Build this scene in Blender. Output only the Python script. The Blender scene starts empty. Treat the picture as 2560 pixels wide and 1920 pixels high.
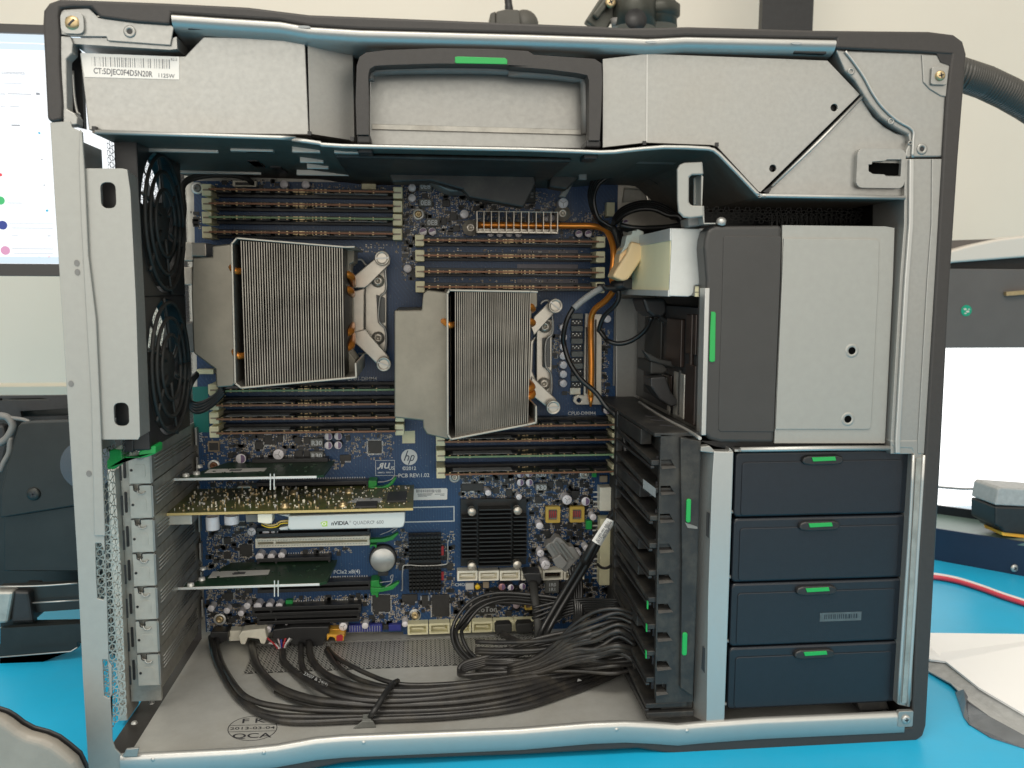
import bpy, math, random
from math import sin, cos, pi, radians
from mathutils import Vector, Matrix
from mathutils.geometry import tessellate_polygon
random.seed(7)
sc = bpy.context.scene
COL = sc.collection
MM = 0.001
# ------------------------------------------------------------------ camera (fitted to the photo; world unit = metre, helpers use mm)
CAM = Vector((200.3075, -507.7988, 293.6031)); F = 2172.46
RW = Matrix(((0.99482018, -0.10156325, 0.00420906), (0.1013903, 0.98846294, -0.11252121), (0.00726752, 0.11236513, 0.99364041)))
cd = bpy.data.cameras.new("camera"); cam = bpy.data.objects.new("camera", cd); COL.objects.link(cam)
cd.sensor_fit = 'HORIZONTAL'; cd.sensor_width = 36.0; cd.lens = 36.0 * F / 2560
cd.clip_start = 0.02; cd.clip_end = 50
RT = RW.transposed()
r_, u_, f_ = RT @ Vector((1, 0, 0)), RT @ Vector((0, 0, 1)), RT @ Vector((0, 1, 0))
cam.matrix_world = Matrix(((r_.x, u_.x, -f_.x, CAM.x * MM), (r_.y, u_.y, -f_.y, CAM.y * MM), (r_.z, u_.z, -f_.z, CAM.z * MM), (0, 0, 0, 1)))
cd.dof.use_dof = True; cd.dof.focus_distance = 0.60; cd.dof.aperture_fstop = cd.lens / 2.0
sc.camera = cam
# ------------------------------------------------------------------ world, lamps, exposure
w = bpy.data.worlds.new("World"); sc.world = w; w.use_nodes = True
wn = w.node_tree; bg = wn.nodes['Background']
tc = wn.nodes.new('ShaderNodeTexCoord'); sx = wn.nodes.new('ShaderNodeSeparateXYZ'); rp = wn.nodes.new('ShaderNodeValToRGB')
mr = wn.nodes.new('ShaderNodeMapRange'); mr.inputs[1].default_value = -1; mr.inputs[2].default_value = 1
wn.links.new(tc.outputs['Generated'], sx.inputs[0]); wn.links.new(sx.outputs['Z'], mr.inputs[0]); wn.links.new(mr.outputs[0], rp.inputs[0])
e = rp.color_ramp.elements
e[0].position = 0.0; e[0].color = (.10, .11, .12, 1)
e[1].position = 1.0; e[1].color = (.90, .86, .76, 1)
x = rp.color_ramp.elements.new(.44); x.color = (.22, .22, .21, 1)
x = rp.color_ramp.elements.new(.56); x.color = (.70, .64, .55, 1)
wn.links.new(rp.outputs[0], bg.inputs['Color']); bg.inputs['Strength'].default_value = 1.0
def area(name, loc, target, sx_, sy_, power, col):
    l = bpy.data.lights.new(name, 'AREA'); l.shape = 'RECTANGLE'; l.size = sx_; l.size_y = sy_; l.energy = power; l.color = col
    o = bpy.data.objects.new(name, l); COL.objects.link(o); o.location = loc
    o.rotation_euler = (Vector(target) - Vector(loc)).to_track_quat('-Z', 'Y').to_euler(); return o
area("ceiling_lamp", (0.15, -0.75, 1.75), (0.26, 0.0, 0.2), 1.3, 0.5, 15, (1.0, .94, .84))
area("front_fill", (0.25, -2.2, 0.75), (0.25, 0.1, 0.2), 3.2, 2.2, 26, (1.0, .95, .86))  # added frontal fill from behind the camera, lifts the interior
area("left_fill", (-0.9, -1.5, 0.9), (0.2, 0.1, 0.2), 1.8, 1.8, 8, (1.0, .97, .92))  # added soft fill from the left, no known window; brightens left-facing sides
sc.view_settings.view_transform = 'Standard'; sc.view_settings.look = 'None'; sc.view_settings.exposure = 0.0; sc.view_settings.gamma = 1.0
sc.cycles.use_denoising = True
sc.cycles.max_bounces = 7; sc.cycles.diffuse_bounces = 4; sc.cycles.glossy_bounces = 4; sc.cycles.caustics_reflective = False; sc.cycles.caustics_refractive = False
# ------------------------------------------------------------------ pixel -> metric helpers (photo pixels 2560x1920, used to read real positions)
TL = dict(S=(0, 0, 1), D=(0, 0, 1.1573), T1=(0, 0, .31646), T2=(620, 0, .31646), T3=(1240, 0, .31646), T4=(1860, 0, .31646), T5=(0, 460, .31646),
          T6=(440, 400, .27125), T7=(1000, 400, .27125), T8=(1500, 460, .31646), U1=(440, 850, .27125), U2=(950, 750, .27125), U3=(440, 1250, .27125),
          U4=(1000, 1150, .27125), U5=(1400, 900, .27125), U6=(1500, 1300, .31646), U7=(0, 960, .31646), U8=(0, 1400, .31646),
          V1=(2100, 400, .42202), V2=(2100, 1100, .494), V3=(600, 1500, .31646), V4=(1200, 1500, .31646), V5=(1350, 380, .24108))
def at(t, x, y, ax, v):
    ox, oy, s = TL[t]; px, py = ox + x * s, oy + y * s
    d = RT @ Vector(((px - 1280) / F, 1.0, -(py - 960) / F))
    k = (v - CAM[ax]) / d[ax]
    return CAM + d * k
def P(t, x, y, Y):
    q = at(t, x, y, 1, Y); return (q.x, q.z)
def PL(t, pts, Y): return [P(t, a, b, Y) for a, b in pts]
def rect(t, x0, y0, x1, y1, Y):
    ym, xm = (y0 + y1) / 2, (x0 + x1) / 2
    return (P(t, x0, ym, Y)[0], P(t, x1, ym, Y)[0], P(t, xm, y1, Y)[1], P(t, xm, y0, Y)[1])
def lin(c): return tuple(((v / 255) / 12.92 if v / 255 <= .04045 else ((v / 255 + .055) / 1.055) ** 2.4) for v in c)
# ------------------------------------------------------------------ materials
def mat(name, col, metal=0.0, rough=0.5, var=0.0, scale=60, bump=0.0, bscale=900, col2=None, emit=None, spec=0.5, alpha=1, rvar=0.0, dust=0.0, dscale=40, tr=0, stretch=None):
    m = bpy.data.materials.new(name); m.use_nodes = True; nt = m.node_tree; b = nt.nodes['Principled BSDF']
    c = tuple(col) + (1,)
    b.inputs['Base Color'].default_value = c; b.inputs['Metallic'].default_value = metal; b.inputs['Roughness'].default_value = rough
    b.inputs['Specular IOR Level'].default_value = spec
    if tr: b.inputs['Transmission Weight'].default_value = tr
    if emit:
        b.inputs['Emission Color'].default_value = tuple(emit[:3]) + (1,); b.inputs['Emission Strength'].default_value = emit[3]
    geo = nt.nodes.new('ShaderNodeTexCoord'); src = geo.outputs['Object']
    if stretch:
        mp = nt.nodes.new('ShaderNodeMapping'); mp.inputs['Scale'].default_value = stretch; nt.links.new(src, mp.inputs[0]); src = mp.outputs[0]
    out = None
    if var:
        n = nt.nodes.new('ShaderNodeTexNoise'); n.inputs['Scale'].default_value = scale; n.inputs['Detail'].default_value = 6; n.inputs['Roughness'].default_value = .65
        nt.links.new(src, n.inputs['Vector'])
        mx = nt.nodes.new('ShaderNodeMix'); mx.data_type = 'RGBA'
        c2 = col2 if col2 else tuple(v * (1 - var) for v in col)
        ra = nt.nodes.new('ShaderNodeMapRange'); ra.inputs[1].default_value = .35; ra.inputs[2].default_value = .68
        nt.links.new(n.outputs['Fac'], ra.inputs[0]); nt.links.new(ra.outputs[0], mx.inputs[0])
        mx.inputs[6].default_value = c; mx.inputs[7].default_value = tuple(c2) + (1,)
        out = mx.outputs[2]
        if rvar:
            rr = nt.nodes.new('ShaderNodeMapRange'); rr.inputs[1].default_value = .3; rr.inputs[2].default_value = .7
            rr.inputs[3].default_value = rough - rvar; rr.inputs[4].default_value = rough + rvar
            nt.links.new(n.outputs['Fac'], rr.inputs[0]); nt.links.new(rr.outputs[0], b.inputs['Roughness'])
    if dust:   # pale dust that settled in patches
        n2 = nt.nodes.new('ShaderNodeTexNoise'); n2.inputs['Scale'].default_value = dscale; n2.inputs['Detail'].default_value = 8; n2.inputs['Roughness'].default_value = .7
        nt.links.new(src, n2.inputs['Vector'])
        r2 = nt.nodes.new('ShaderNodeMapRange'); r2.inputs[1].default_value = .45; r2.inputs[2].default_value = .75; r2.inputs[4].default_value = dust
        nt.links.new(n2.outputs['Fac'], r2.inputs[0])
        m2 = nt.nodes.new('ShaderNodeMix'); m2.data_type = 'RGBA'; nt.links.new(r2.outputs[0], m2.inputs[0])
        if out: nt.links.new(out, m2.inputs[6])
        else: m2.inputs[6].default_value = c
        m2.inputs[7].default_value = (.33, .29, .22, 1); out = m2.outputs[2]
    if out: nt.links.new(out, b.inputs['Base Color'])
    if bump:
        n3 = nt.nodes.new('ShaderNodeTexNoise'); n3.inputs['Scale'].default_value = bscale; n3.inputs['Detail'].default_value = 3
        nt.links.new(src, n3.inputs['Vector'])
        bp = nt.nodes.new('ShaderNodeBump'); bp.inputs['Strength'].default_value = bump; bp.inputs['Distance'].default_value = .0004
        nt.links.new(n3.outputs['Fac'], bp.inputs['Height']); nt.links.new(bp.outputs[0], b.inputs['Normal'])
    return m
K = {}
K['galv'] = mat('galvanised_steel', (.365, .366, .350), .6, .38, .07, 380, .04, 900, rvar=.05, dust=.16, dscale=10)
K['steel'] = mat('bright_steel', (.50, .50, .48), .65, .36, .04, 120, 0, 500, rvar=.03)
K['tin'] = mat('dusty_tin', (.47, .46, .42), .6, .42, .3, 90, .1, 700, dust=.35, dscale=30)
K['floor'] = mat('dusty_floor_steel', (.58, .58, .55), .35, .40, .12, 60, .1, 700, dust=.45, dscale=12)
K['paint'] = mat('pale_coated_metal', (.37, .37, .345), .35, .42, .05, 200, .05, 900)
K['trim'] = mat('black_trim_plastic', (.040, .036, .034), 0, .46, .15, 300, .25, 1800)
K['blk'] = mat('black_plastic', (.022, .022, .023), 0, .42, .3, 150, .1, 900)
K['dusty'] = mat('dusty_black_plastic', (.02, .02, .02), 0, .5, .3, 120, .15, 900, dust=.14, dscale=55)
K['bez'] = mat('charcoal_bezel', (.011, .015, .022), 0, .36, .15, 260, .2, 2200)
K['cover'] = mat('charcoal_cover', (.045, .043, .041), 0, .42, .12, 60, .2, 2200)
K['green'] = mat('green_plastic', (.015, .36, .075), 0, .4)
K['green2'] = mat('green_latch', (.02, .30, .05), 0, .4, .2, 200)
K['pcb2'] = mat('green_board', (.014, .055, .022), 0, .38, .45, 300, .1, 1200)
K['pcb3'] = mat('olive_green_board', (.050, .085, .025), 0, .4, .6, 260, .1, 1200, col2=(.14, .11, .04))
K['dimm'] = mat('module_board', (.018, .035, .018), 0, .4, .4, 400)
K['copper'] = mat('copper_edge', (.25, .115, .06), .2, .5, .2, 400)
K['gedge'] = mat('green_edge', (.20, .32, .16), 0, .5, .2, 400)
K['yedge'] = mat('yellow_edge', (.62, .47, .19), 0, .5, .15, 400)
K['chip'] = mat('black_chip', (.030, .029, .028), 0, .45, .25, 300, .1, 1500)
K['chipg'] = mat('grey_chip', (.16, .165, .155), 0, .5, .2, 300)
K['cream'] = mat('cream_plastic', (.82, .78, .52), 0, .45, .12, 90)
K['ivory'] = mat('ivory_plastic', (.92, .88, .74), 0, .45, .15, 90)
K['peach'] = mat('peach_plastic', (1.0, .72, .40), 0, .45, .05, 90)
K['milky'] = mat('milky_plastic', (.56, .60, .54), 0, .35, .05, 90)
K['beige'] = mat('beige_label', (1.0, .91, .60), 0, .5, .06, 30)
K['white'] = mat('white_paper', (.86, .84, .80), 0, .6, .04, 90)
K['ltgrey'] = mat('pale_grey_paper', (.42, .43, .43), 0, .6, .2, 200)
K['void'] = mat('dark_opening', (.004, .004, .004), 0, .9, spec=0)
K['ink'] = mat('black_ink', (.03, .03, .035), 0, .6)
K['ink2'] = mat('faded_ink', (.16, .16, .17), 0, .6)
K['silk'] = mat('silkscreen_white', (.62, .66, .68), 0, .6)
K['captop'] = mat('capacitor_aluminium', (.84, .81, .84), .05, .4, .08, 300)
K['mark'] = mat('capacitor_mark', (.20, .13, .24), 0, .4)
K['sleeve'] = mat('capacitor_sleeve', (.05, .045, .06), 0, .35)
K['cable'] = mat('black_cable', (.022, .021, .021), 0, .33, .3, 120, .1, 600, dust=.14, dscale=60)
K['wire'] = mat('black_wire', (.018, .018, .018), 0, .28)
K['orange'] = mat('copper_heat_pipe', (1.0, .36, .06), .55, .30, .12, 200)
K['nickel'] = mat('nickel', (.66, .61, .53), .55, .33, .1, 200)
K['fin'] = mat('fin_metal', (.36, .335, .29), .7, .36, .55, 26)  # mottled tone stands in for uneven reflections on the fin edges
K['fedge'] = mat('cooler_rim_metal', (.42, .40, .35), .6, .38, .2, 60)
K['finside'] = mat('painted_shade_fin_side', (.03, .028, .024), .4, .5, .4, 60)  # near-black tone paints in the shade deep between the fins
K['tab'] = mat('worn_tab_steel', (.60, .585, .53), .35, .42, .14, 120, .06, 700, dust=.25, dscale=25)
K['silver'] = mat('pale_drive_metal', (.60, .61, .59), .3, .4, .05, 200)
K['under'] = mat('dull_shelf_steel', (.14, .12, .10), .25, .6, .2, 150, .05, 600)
K['louver'] = mat('louver_steel', (.5, .5, .47), .7, .4)
K['shroud'] = mat('cooler_shroud_metal', (.25, .232, .19), .7, .40, .25, 35, .06, 600)
K['sinkblk'] = mat('black_anodised', (.022, .022, .022), .3, .35, .2, 200)
K['gold'] = mat('gold_contact', (.70, .50, .22), .9, .3)
K['brass'] = mat('brass', (.62, .48, .27), .8, .35, .2, 200)
K['amber'] = mat('amber_coil', (.58, .40, .08), 0, .4)
K['redp'] = mat('red_plastic', (.45, .03, .04), 0, .45)
K['orangep'] = mat('orange_plastic', (.80, .42, .05), 0, .45)
K['bluep'] = mat('blue_pins', (.03, .04, .25), 0, .45)
K['teal'] = mat('teal_plastic', (.0, .16, .14), 0, .4)
K['grey'] = mat('grey_plastic', (.20, .195, .185), 0, .42, .15, 120)
K['smd1'] = mat('grey_component', (.58, .57, .55), .1, .4)
K['smd2'] = mat('tan_component', (.30, .24, .17), 0, .5)
K['smd3'] = mat('black_component', (.02, .02, .02), 0, .4)
K['smd4'] = mat('solder', (.75, .75, .72), .4, .35)
K['rubb'] = mat('dark_rubber', (.03, .03, .028), 0, .6, .2, 90)
K['wine'] = mat('brown_wrap', (.028, .017, .013), .2, .35, .5, 40)
# motherboard: blue solder mask with fine traces
def board_mat():
    m = bpy.data.materials.new('blue_board'); m.use_nodes = True; nt = m.node_tree; b = nt.nodes['Principled BSDF']; L = nt.links.new
    g = nt.nodes.new('ShaderNodeTexCoord')
    def wave(rot, sc_, dist):
        mp = nt.nodes.new('ShaderNodeMapping'); mp.inputs['Rotation'].default_value = (0, rot, 0); L(g.outputs['Object'], mp.inputs[0])
        wv = nt.nodes.new('ShaderNodeTexWave'); wv.inputs['Scale'].default_value = sc_; wv.inputs['Distortion'].default_value = dist; wv.inputs['Detail'].default_value = 1
        wv.inputs['Detail Scale'].default_value = 2; wv.bands_direction = 'X'
        L(mp.outputs[0], wv.inputs['Vector']); return wv
    w1, w2 = wave(radians(38), 120, 1.2), wave(0, 150, .8)
    n = nt.nodes.new('ShaderNodeTexNoise'); n.inputs['Scale'].default_value = 22; L(g.outputs['Object'], n.inputs['Vector'])
    th = nt.nodes.new('ShaderNodeMath'); th.operation = 'GREATER_THAN'; th.inputs[1].default_value = .5; L(n.outputs['Fac'], th.inputs[0])
    mx = nt.nodes.new('ShaderNodeMix'); mx.data_type = 'FLOAT'; L(th.outputs[0], mx.inputs[0]); L(w1.outputs['Fac'], mx.inputs[2]); L(w2.outputs['Fac'], mx.inputs[3])
    gt = nt.nodes.new('ShaderNodeMapRange'); gt.inputs[1].default_value = .62; gt.inputs[2].default_value = .9; L(mx.outputs[0], gt.inputs[0])
    c = nt.nodes.new('ShaderNodeMix'); c.data_type = 'RGBA'; c.inputs[6].default_value = (.008, .045, .132, 1); c.inputs[7].default_value = (.013, .064, .165, 1); L(gt.outputs[0], c.inputs[0])
    v = nt.nodes.new('ShaderNodeTexVoronoi'); v.inputs['Scale'].default_value = 330; L(g.outputs['Object'], v.inputs['Vector'])
    vt = nt.nodes.new('ShaderNodeMath'); vt.operation = 'LESS_THAN'; vt.inputs[1].default_value = .16; L(v.outputs['Distance'], vt.inputs[0])
    c2 = nt.nodes.new('ShaderNodeMix'); c2.data_type = 'RGBA'; c2.inputs[7].default_value = (.12, .16, .22, 1); L(c.outputs[2], c2.inputs[6])
    q = nt.nodes.new('ShaderNodeMath'); q.operation = 'MULTIPLY'; q.inputs[1].default_value = .6; L(vt.outputs[0], q.inputs[0]); L(q.outputs[0], c2.inputs[0])
    L(c2.outputs[2], b.inputs['Base Color']); b.inputs['Roughness'].default_value = .38
    return m
K['board'] = board_mat()
# ------------------------------------------------------------------ mesh builder (mm)
class MB:
    def __init__(s): s.v = []; s.f = []; s.sm = []; s.mi = []; s.m = 0
    def add(s, vs, fs, smooth=False):
        o = len(s.v); s.v += [tuple(a) for a in vs]
        for f in fs: s.f.append(tuple(i + o for i in f)); s.sm.append(smooth); s.mi.append(s.m)
        return s
    def box(s, x0, x1, y0, y1, z0, z1):
        vs = [(a, b, c) for c in (z0, z1) for b in (y0, y1) for a in (x0, x1)]
        return s.add(vs, [(0, 2, 3, 1), (4, 5, 7, 6), (0, 1, 5, 4), (2, 6, 7, 3), (0, 4, 6, 2), (1, 3, 7, 5)])
    def rb(s, t, x0, y0, x1, y1, Yb, h):      # box over a photo rectangle whose near face is at depth Yb-h
        X0, X1, Z0, Z1 = rect(t, x0, y0, x1, y1, Yb - h); return s.box(X0, X1, Yb - h, Yb, Z0, Z1)
    def ob(s, c, ax, ay, az, hx, hy, hz):     # oriented box
        c = Vector(c); vs = [c + ax * (i * hx) + ay * (j * hy) + az * (k * hz) for k in (-1, 1) for j in (-1, 1) for i in (-1, 1)]
        return s.add(vs, [(0, 2, 3, 1), (4, 5, 7, 6), (0, 1, 5, 4), (2, 6, 7, 3), (0, 4, 6, 2), (1, 3, 7, 5)])
    def bar(s, p0, p1, w, h, up=(0, 1, 0)):   # rectangular bar between two points
        p0, p1 = Vector(p0), Vector(p1); d = (p1 - p0); L = d.length; d.normalize(); u = Vector(up); sd = d.cross(u).normalized(); u = sd.cross(d)
        return s.ob((p0 + p1) / 2, d, sd, u, L / 2, w / 2, h / 2)
    def plate(s, outer, holes, y0, y1, smooth=False):
        loops = [outer] + list(holes); pts = [p for l in loops for p in l]; n = len(pts)
        if holes:
            tri = tessellate_polygon([[Vector((p[0], p[1], 0)) for p in l] for l in loops])
            fs = [tuple(t) for t in tri] + [tuple(i + n for i in reversed(t)) for t in tri]
        else: fs = [tuple(range(n)), tuple(range(2 * n - 1, n - 1, -1))]
        s.add([(p[0], y0, p[1]) for p in pts] + [(p[0], y1, p[1]) for p in pts], fs)
        k = 0; sf = []
        for l in loops:
            m = len(l)
            for i in range(m): a, b = k + i, k + (i + 1) % m; sf.append((a, b, b + n, a + n))
            k += m
        o = len(s.v) - 2 * n
        for f in sf: s.f.append(tuple(i + o for i in f)); s.sm.append(smooth); s.mi.append(s.m)
        return s
    def cyl(s, p0, p1, r0, r1=None, n=16, cap=True):
        p0, p1 = Vector(p0), Vector(p1); r1 = r0 if r1 is None else r1; d = (p1 - p0).normalized()
        a = d.orthogonal().normalized(); b = d.cross(a)
        vs = [p0 + (a * cos(2 * pi * i / n) + b * sin(2 * pi * i / n)) * r0 for i in range(n)] + [p1 + (a * cos(2 * pi * i / n) + b * sin(2 * pi * i / n)) * r1 for i in range(n)]
        s.add(vs, [(i, (i + 1) % n, (i + 1) % n + n, i + n) for i in range(n)], True)
        if cap:
            o = len(s.v) - 2 * n
            s.f += [tuple(o + i for i in range(n)), tuple(o + n + i for i in reversed(range(n)))]; s.sm += [False] * 2; s.mi += [s.m] * 2
        return s
    def lathe(s, prof, c, d, n=24):            # prof: (radius, height along d)
        c = Vector(c); d = Vector(d).normalized(); a = d.orthogonal().normalized(); b = d.cross(a); vs = []
        for r, h in prof: vs += [c + d * h + (a * cos(2 * pi * i / n) + b * sin(2 * pi * i / n)) * r for i in range(n)]
        fs = [(k * n + i, k * n + (i + 1) % n, (k + 1) * n + (i + 1) % n, (k + 1) * n + i) for k in range(len(prof) - 1) for i in range(n)]
        return s.add(vs, fs, True)
    def tube(s, pts, r, n=8, sub=5, flat=None):
        P_ = [Vector(p) for p in pts]; q = []
        if sub > 1 and len(P_) > 2:
            E_ = [P_[0] * 2 - P_[1]] + P_ + [P_[-1] * 2 - P_[-2]]
            for i in range(1, len(E_) - 2):
                a, b, c, d = E_[i - 1:i + 3]
                for k in range(sub):
                    t = k / sub; q.append(.5 * ((2 * b) + (c - a) * t + (2 * a - 5 * b + 4 * c - d) * t * t + (3 * b - a - 3 * c + d) * t ** 3))
            q.append(P_[-1])
        else: q = P_
        vs = []; up = Vector((0, 1, 0)) if abs((q[1] - q[0]).normalized().y) < .9 else Vector((1, 0, 0)); m = len(q)
        for i, p in enumerate(q):
            t = (q[min(i + 1, m - 1)] - q[max(i - 1, 0)]).normalized(); sd = t.cross(up)
            if sd.length < 1e-4: sd = t.orthogonal()
            sd.normalize(); up = sd.cross(t).normalized()
            rr = r[i * (len(r) - 1) // max(1, m - 1)] if isinstance(r, (list, tuple)) else r
            ru = rr if flat is None else flat
            vs += [p + sd * (rr * cos(2 * pi * j / n)) + up * (ru * sin(2 * pi * j / n)) for j in range(n)]
        s.add(vs, [(i * n + j, i * n + (j + 1) % n, (i + 1) * n + (j + 1) % n, (i + 1) * n + j) for i in range(m - 1) for j in range(n)], True)
        o = len(s.v) - m * n; s.f += [tuple(o + j for j in reversed(range(n))), tuple(o + (m - 1) * n + j for j in range(n))]; s.sm += [False] * 2; s.mi += [s.m] * 2
        return s
    def sweep(s, path, prof, smooth=True):     # path (X,Z) left to right, prof (Y,dz)
        n = len(prof); vs = [(x, y, z + dz) for x, z in path for y, dz in prof]
        return s.add(vs, [(i * n + j, (i + 1) * n + j, (i + 1) * n + j + 1, i * n + j + 1) for i in range(len(path) - 1) for j in range(n - 1)], smooth)
    def perf(s, o, u, v, nu, nv, cu, cv, r, k=8, stag=True):  # perforated sheet: grid of holes
        o, u, v = Vector(o), Vector(u), Vector(v)
        for i in range(nu):
            for j in range(nv):
                off = cv / 2 if (stag and i % 2) else 0
                c = o + u * (cu * (i + .5)) + v * (cv * (j + .5) + off)
                rx, ry = (r if isinstance(r, tuple) else (r, r)); ring = []; sq = []
                for a in range(k):
                    t = 2 * pi * (a + .5) / k; ring.append(c + u * rx * cos(t) + v * ry * sin(t))
                    m_ = max(abs(cos(t)), abs(sin(t))); sq.append(c + u * (cu / 2) * cos(t) / m_ + v * (cv / 2) * sin(t) / m_)
                s.add(ring + sq, [(a, (a + 1) % k, (a + 1) % k + k, a + k) for a in range(k)])
        return s
    def mesh(s, vs, fs): return s.add(vs, fs)
    def build(s, name, m, parent=None, bev=0.0, seg=2):
        me = bpy.data.meshes.new(name); L = Vector((0, 0, 0))
        if parent is not None: L = parent.matrix_world_mm
        me.from_pydata([((a[0] - L[0]) * MM, (a[1] - L[1]) * MM, (a[2] - L[2]) * MM) for a in s.v], [], s.f)
        ms = m if isinstance(m, (list, tuple)) else [m]
        for k_ in ms: me.materials.append(K[k_] if isinstance(k_, str) else k_)
        me.polygons.foreach_set('use_smooth', s.sm); me.polygons.foreach_set('material_index', [min(i, len(ms) - 1) for i in s.mi])
        me.validate(); me.update()
        import bmesh
        if len(s.f) < 60000:
            bm = bmesh.new(); bm.from_mesh(me); bmesh.ops.recalc_face_normals(bm, faces=bm.faces); bm.to_mesh(me); bm.free()
        o = bpy.data.objects.new(name, me); COL.objects.link(o)
        if parent is not None: o.parent = parent.o
        if bev:
            b = o.modifiers.new('bevel', 'BEVEL'); b.width = bev * MM; b.segments = seg; b.limit_method = 'ANGLE'; b.angle_limit = radians(40)
        return Node(o, L)
class Node:
    def __init__(s, o, L): s.o = o; s.matrix_world_mm = L
ROOTS = {}
def tag(n, label, cat, group=None, kind=None):
    o = n.o
    if label and not 4 <= len(label.split()) <= 16: print('LABELLEN', len(label.split()), label)
    if label: o['label'] = label
    if cat: o['category'] = cat
    if group: o['group'] = group
    if kind: o['kind'] = kind
    return n
def thing(name, label, cat, loc=(0, 0, 0), group=None):
    o = bpy.data.objects.new(name, None); o.empty_display_size = .01; COL.objects.link(o); o.location = Vector(loc) * MM
    return tag(Node(o, Vector(loc)), label, cat, group)
def copy_tree(n, loc, label, rot=None):
    def cp(o, par):
        c = o.copy(); COL.objects.link(c); c.parent = par
        for ch in list(o.children): cp(ch, c)
        return c
    c = cp(n.o, None); c.location = Vector(loc) * MM; c['label'] = label
    if rot: c.rotation_euler = rot
    return Node(c, Vector(loc))
_tx = {}
def text(mb, s, size, X, Y, Z, ang=0.0, align='CENTER', sxx=1.0, n=None, u=None, v=None, bold=0.0):
    """lettering as thin faces; default plane faces the viewer side (-Y)"""
    key = (s, align, bold)
    if key not in _tx:
        c = bpy.data.curves.new('lettering', 'FONT'); c.body = s; c.align_x = align; c.align_y = 'CENTER'; c.resolution_u = 3; c.offset = bold
        o = bpy.data.objects.new('lettering', c); COL.objects.link(o)
        dg = bpy.context.evaluated_depsgraph_get(); me = bpy.data.meshes.new_from_object(o.evaluated_get(dg))
        _tx[key] = ([tuple(q.co) for q in me.vertices], [tuple(p.vertices) for p in me.polygons])
        bpy.data.objects.remove(o); bpy.data.curves.remove(c); bpy.data.meshes.remove(me)
    vs, fs = _tx[key]; u = Vector(u or (cos(ang), 0, sin(ang))); v = Vector(v or (-sin(ang), 0, cos(ang))); o = Vector((X, Y, Z))
    mb.add([o + u * (a[0] * size * sxx) + v * (a[1] * size) for a in vs], fs); return mb
def circ(cx, cz, r, n=20, rz=None, a0=0): return [(cx + r * cos(a0 + 2 * pi * i / n), cz + (rz or r) * sin(a0 + 2 * pi * i / n)) for i in range(n)]
def rrect(x0, x1, z0, z1, r, n=5):
    o = []
    for cx, cz, a in ((x1 - r, z1 - r, 0), (x0 + r, z1 - r, pi / 2), (x0 + r, z0 + r, pi), (x1 - r, z0 + r, 3 * pi / 2)):
        o += [(cx + r * cos(a + pi / 2 * i / n), cz + r * sin(a + pi / 2 * i / n)) for i in range(n + 1)]
    return o
def screw(name, X, Y, Z, r, parent, m='nickel', h=1.6, slot='+', d=(0, -1, 0), label=None):
    b = MB(); b.lathe([(0, h), (r * .6, h), (r * .92, h * .75), (r, h * .3), (r, 0)], (X, Y, Z), d, 18)
    n = b.build(name, m, parent)
    s2 = MB(); ang = random.uniform(0, pi)
    for k in range(2 if slot == '+' else 1):
        a = ang + k * pi / 2; u = Vector((cos(a), 0, sin(a))); s2.ob((X, Y - h - .02, Z), u, Vector((0, 1, 0)), Vector((-sin(a), 0, cos(a))), r * (.5 if slot == '+' else .8), .12, r * .12)
    s2.build('screw_slot', 'ink', n); return n
def cable(name, label, cat, specs, r, m='wire', group=None, n=8, sub=5):
    """specs: (tile, x, y, axis, value) points"""
    pts = []
    rr = max(r) if isinstance(r, (list, tuple)) else r
    for t, x, y, ax, v in specs:
        q = at(t, x, y, ax, v)
        if q.z < 8.6 + rr and 10 < q.x < 500 and 0 < q.y < 190: q = at(t, x, y, 2, 8.6 + rr)   # keep it on the case floor
        pts.append(q)
    b = MB(); b.tube(pts, r, n, sub); return tag(b.build(name, m), label, cat, group)
# ================================================================== SETTING
K['mat'] = mat('blue_bench_mat', (.012, .45, .76), 0, .42, .10, 9, .12, 500, dust=.07, dscale=7)
K['wallp'] = mat('cream_wall_paint', (.84, .77, .665), 0, .8, .05, 3, .35, 60)
b = MB(); b.box(-1400, 2200, -400, 900, -30, 0); tag(b.build('bench_top', 'mat'), None, None, kind='structure')
b = MB(); b.box(-2500, 3500, 900, 930, -1200, 2400); tag(b.build('wall', 'wallp'), None, None, kind='structure')
# ------------------------------------------------------------------ monitor behind the left edge
K['glow'] = mat('lit_screen', (0, 0, 0), 0, .4, emit=(.93, .97, 1.0, 1.15))
K['glow2'] = mat('lit_tab_bar', (0, 0, 0), 0, .4, emit=(.72, .86, .97, 1.0))
K['glowg'] = mat('lit_grey_text', (0, 0, 0), 0, .4, emit=(.34, .36, .40, .9))
K['glowd'] = mat('lit_faint_text', (0, 0, 0), 0, .4, emit=(.68, .72, .76, 1.0))
K['glowc'] = mat('lit_cyan', (0, 0, 0), 0, .4, emit=(.02, .48, .72, 1)); K['glowr'] = mat('lit_red', (0, 0, 0), 0, .4, emit=(.85, .06, .08, 1))
K['glown'] = mat('lit_green', (0, 0, 0), 0, .4, emit=(.05, .55, .18, 1)); K['glowb'] = mat('lit_navy', (0, 0, 0), 0, .4, emit=(.02, .05, .30, 1))
K['glowy'] = mat('lit_yellow', (0, 0, 0), 0, .4, emit=(.9, .65, .08, 1)); K['glowp'] = mat('lit_pink', (0, 0, 0), 0, .4, emit=(.75, .35, .55, 1))
K['mbez'] = mat('monitor_bezel', (.04, .036, .034), 0, .4)
mY = 330
mt = thing('computer_monitor', 'black framed monitor with a lit white web page, behind the left edge of the case', 'monitor', (-60, mY, 0))
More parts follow.
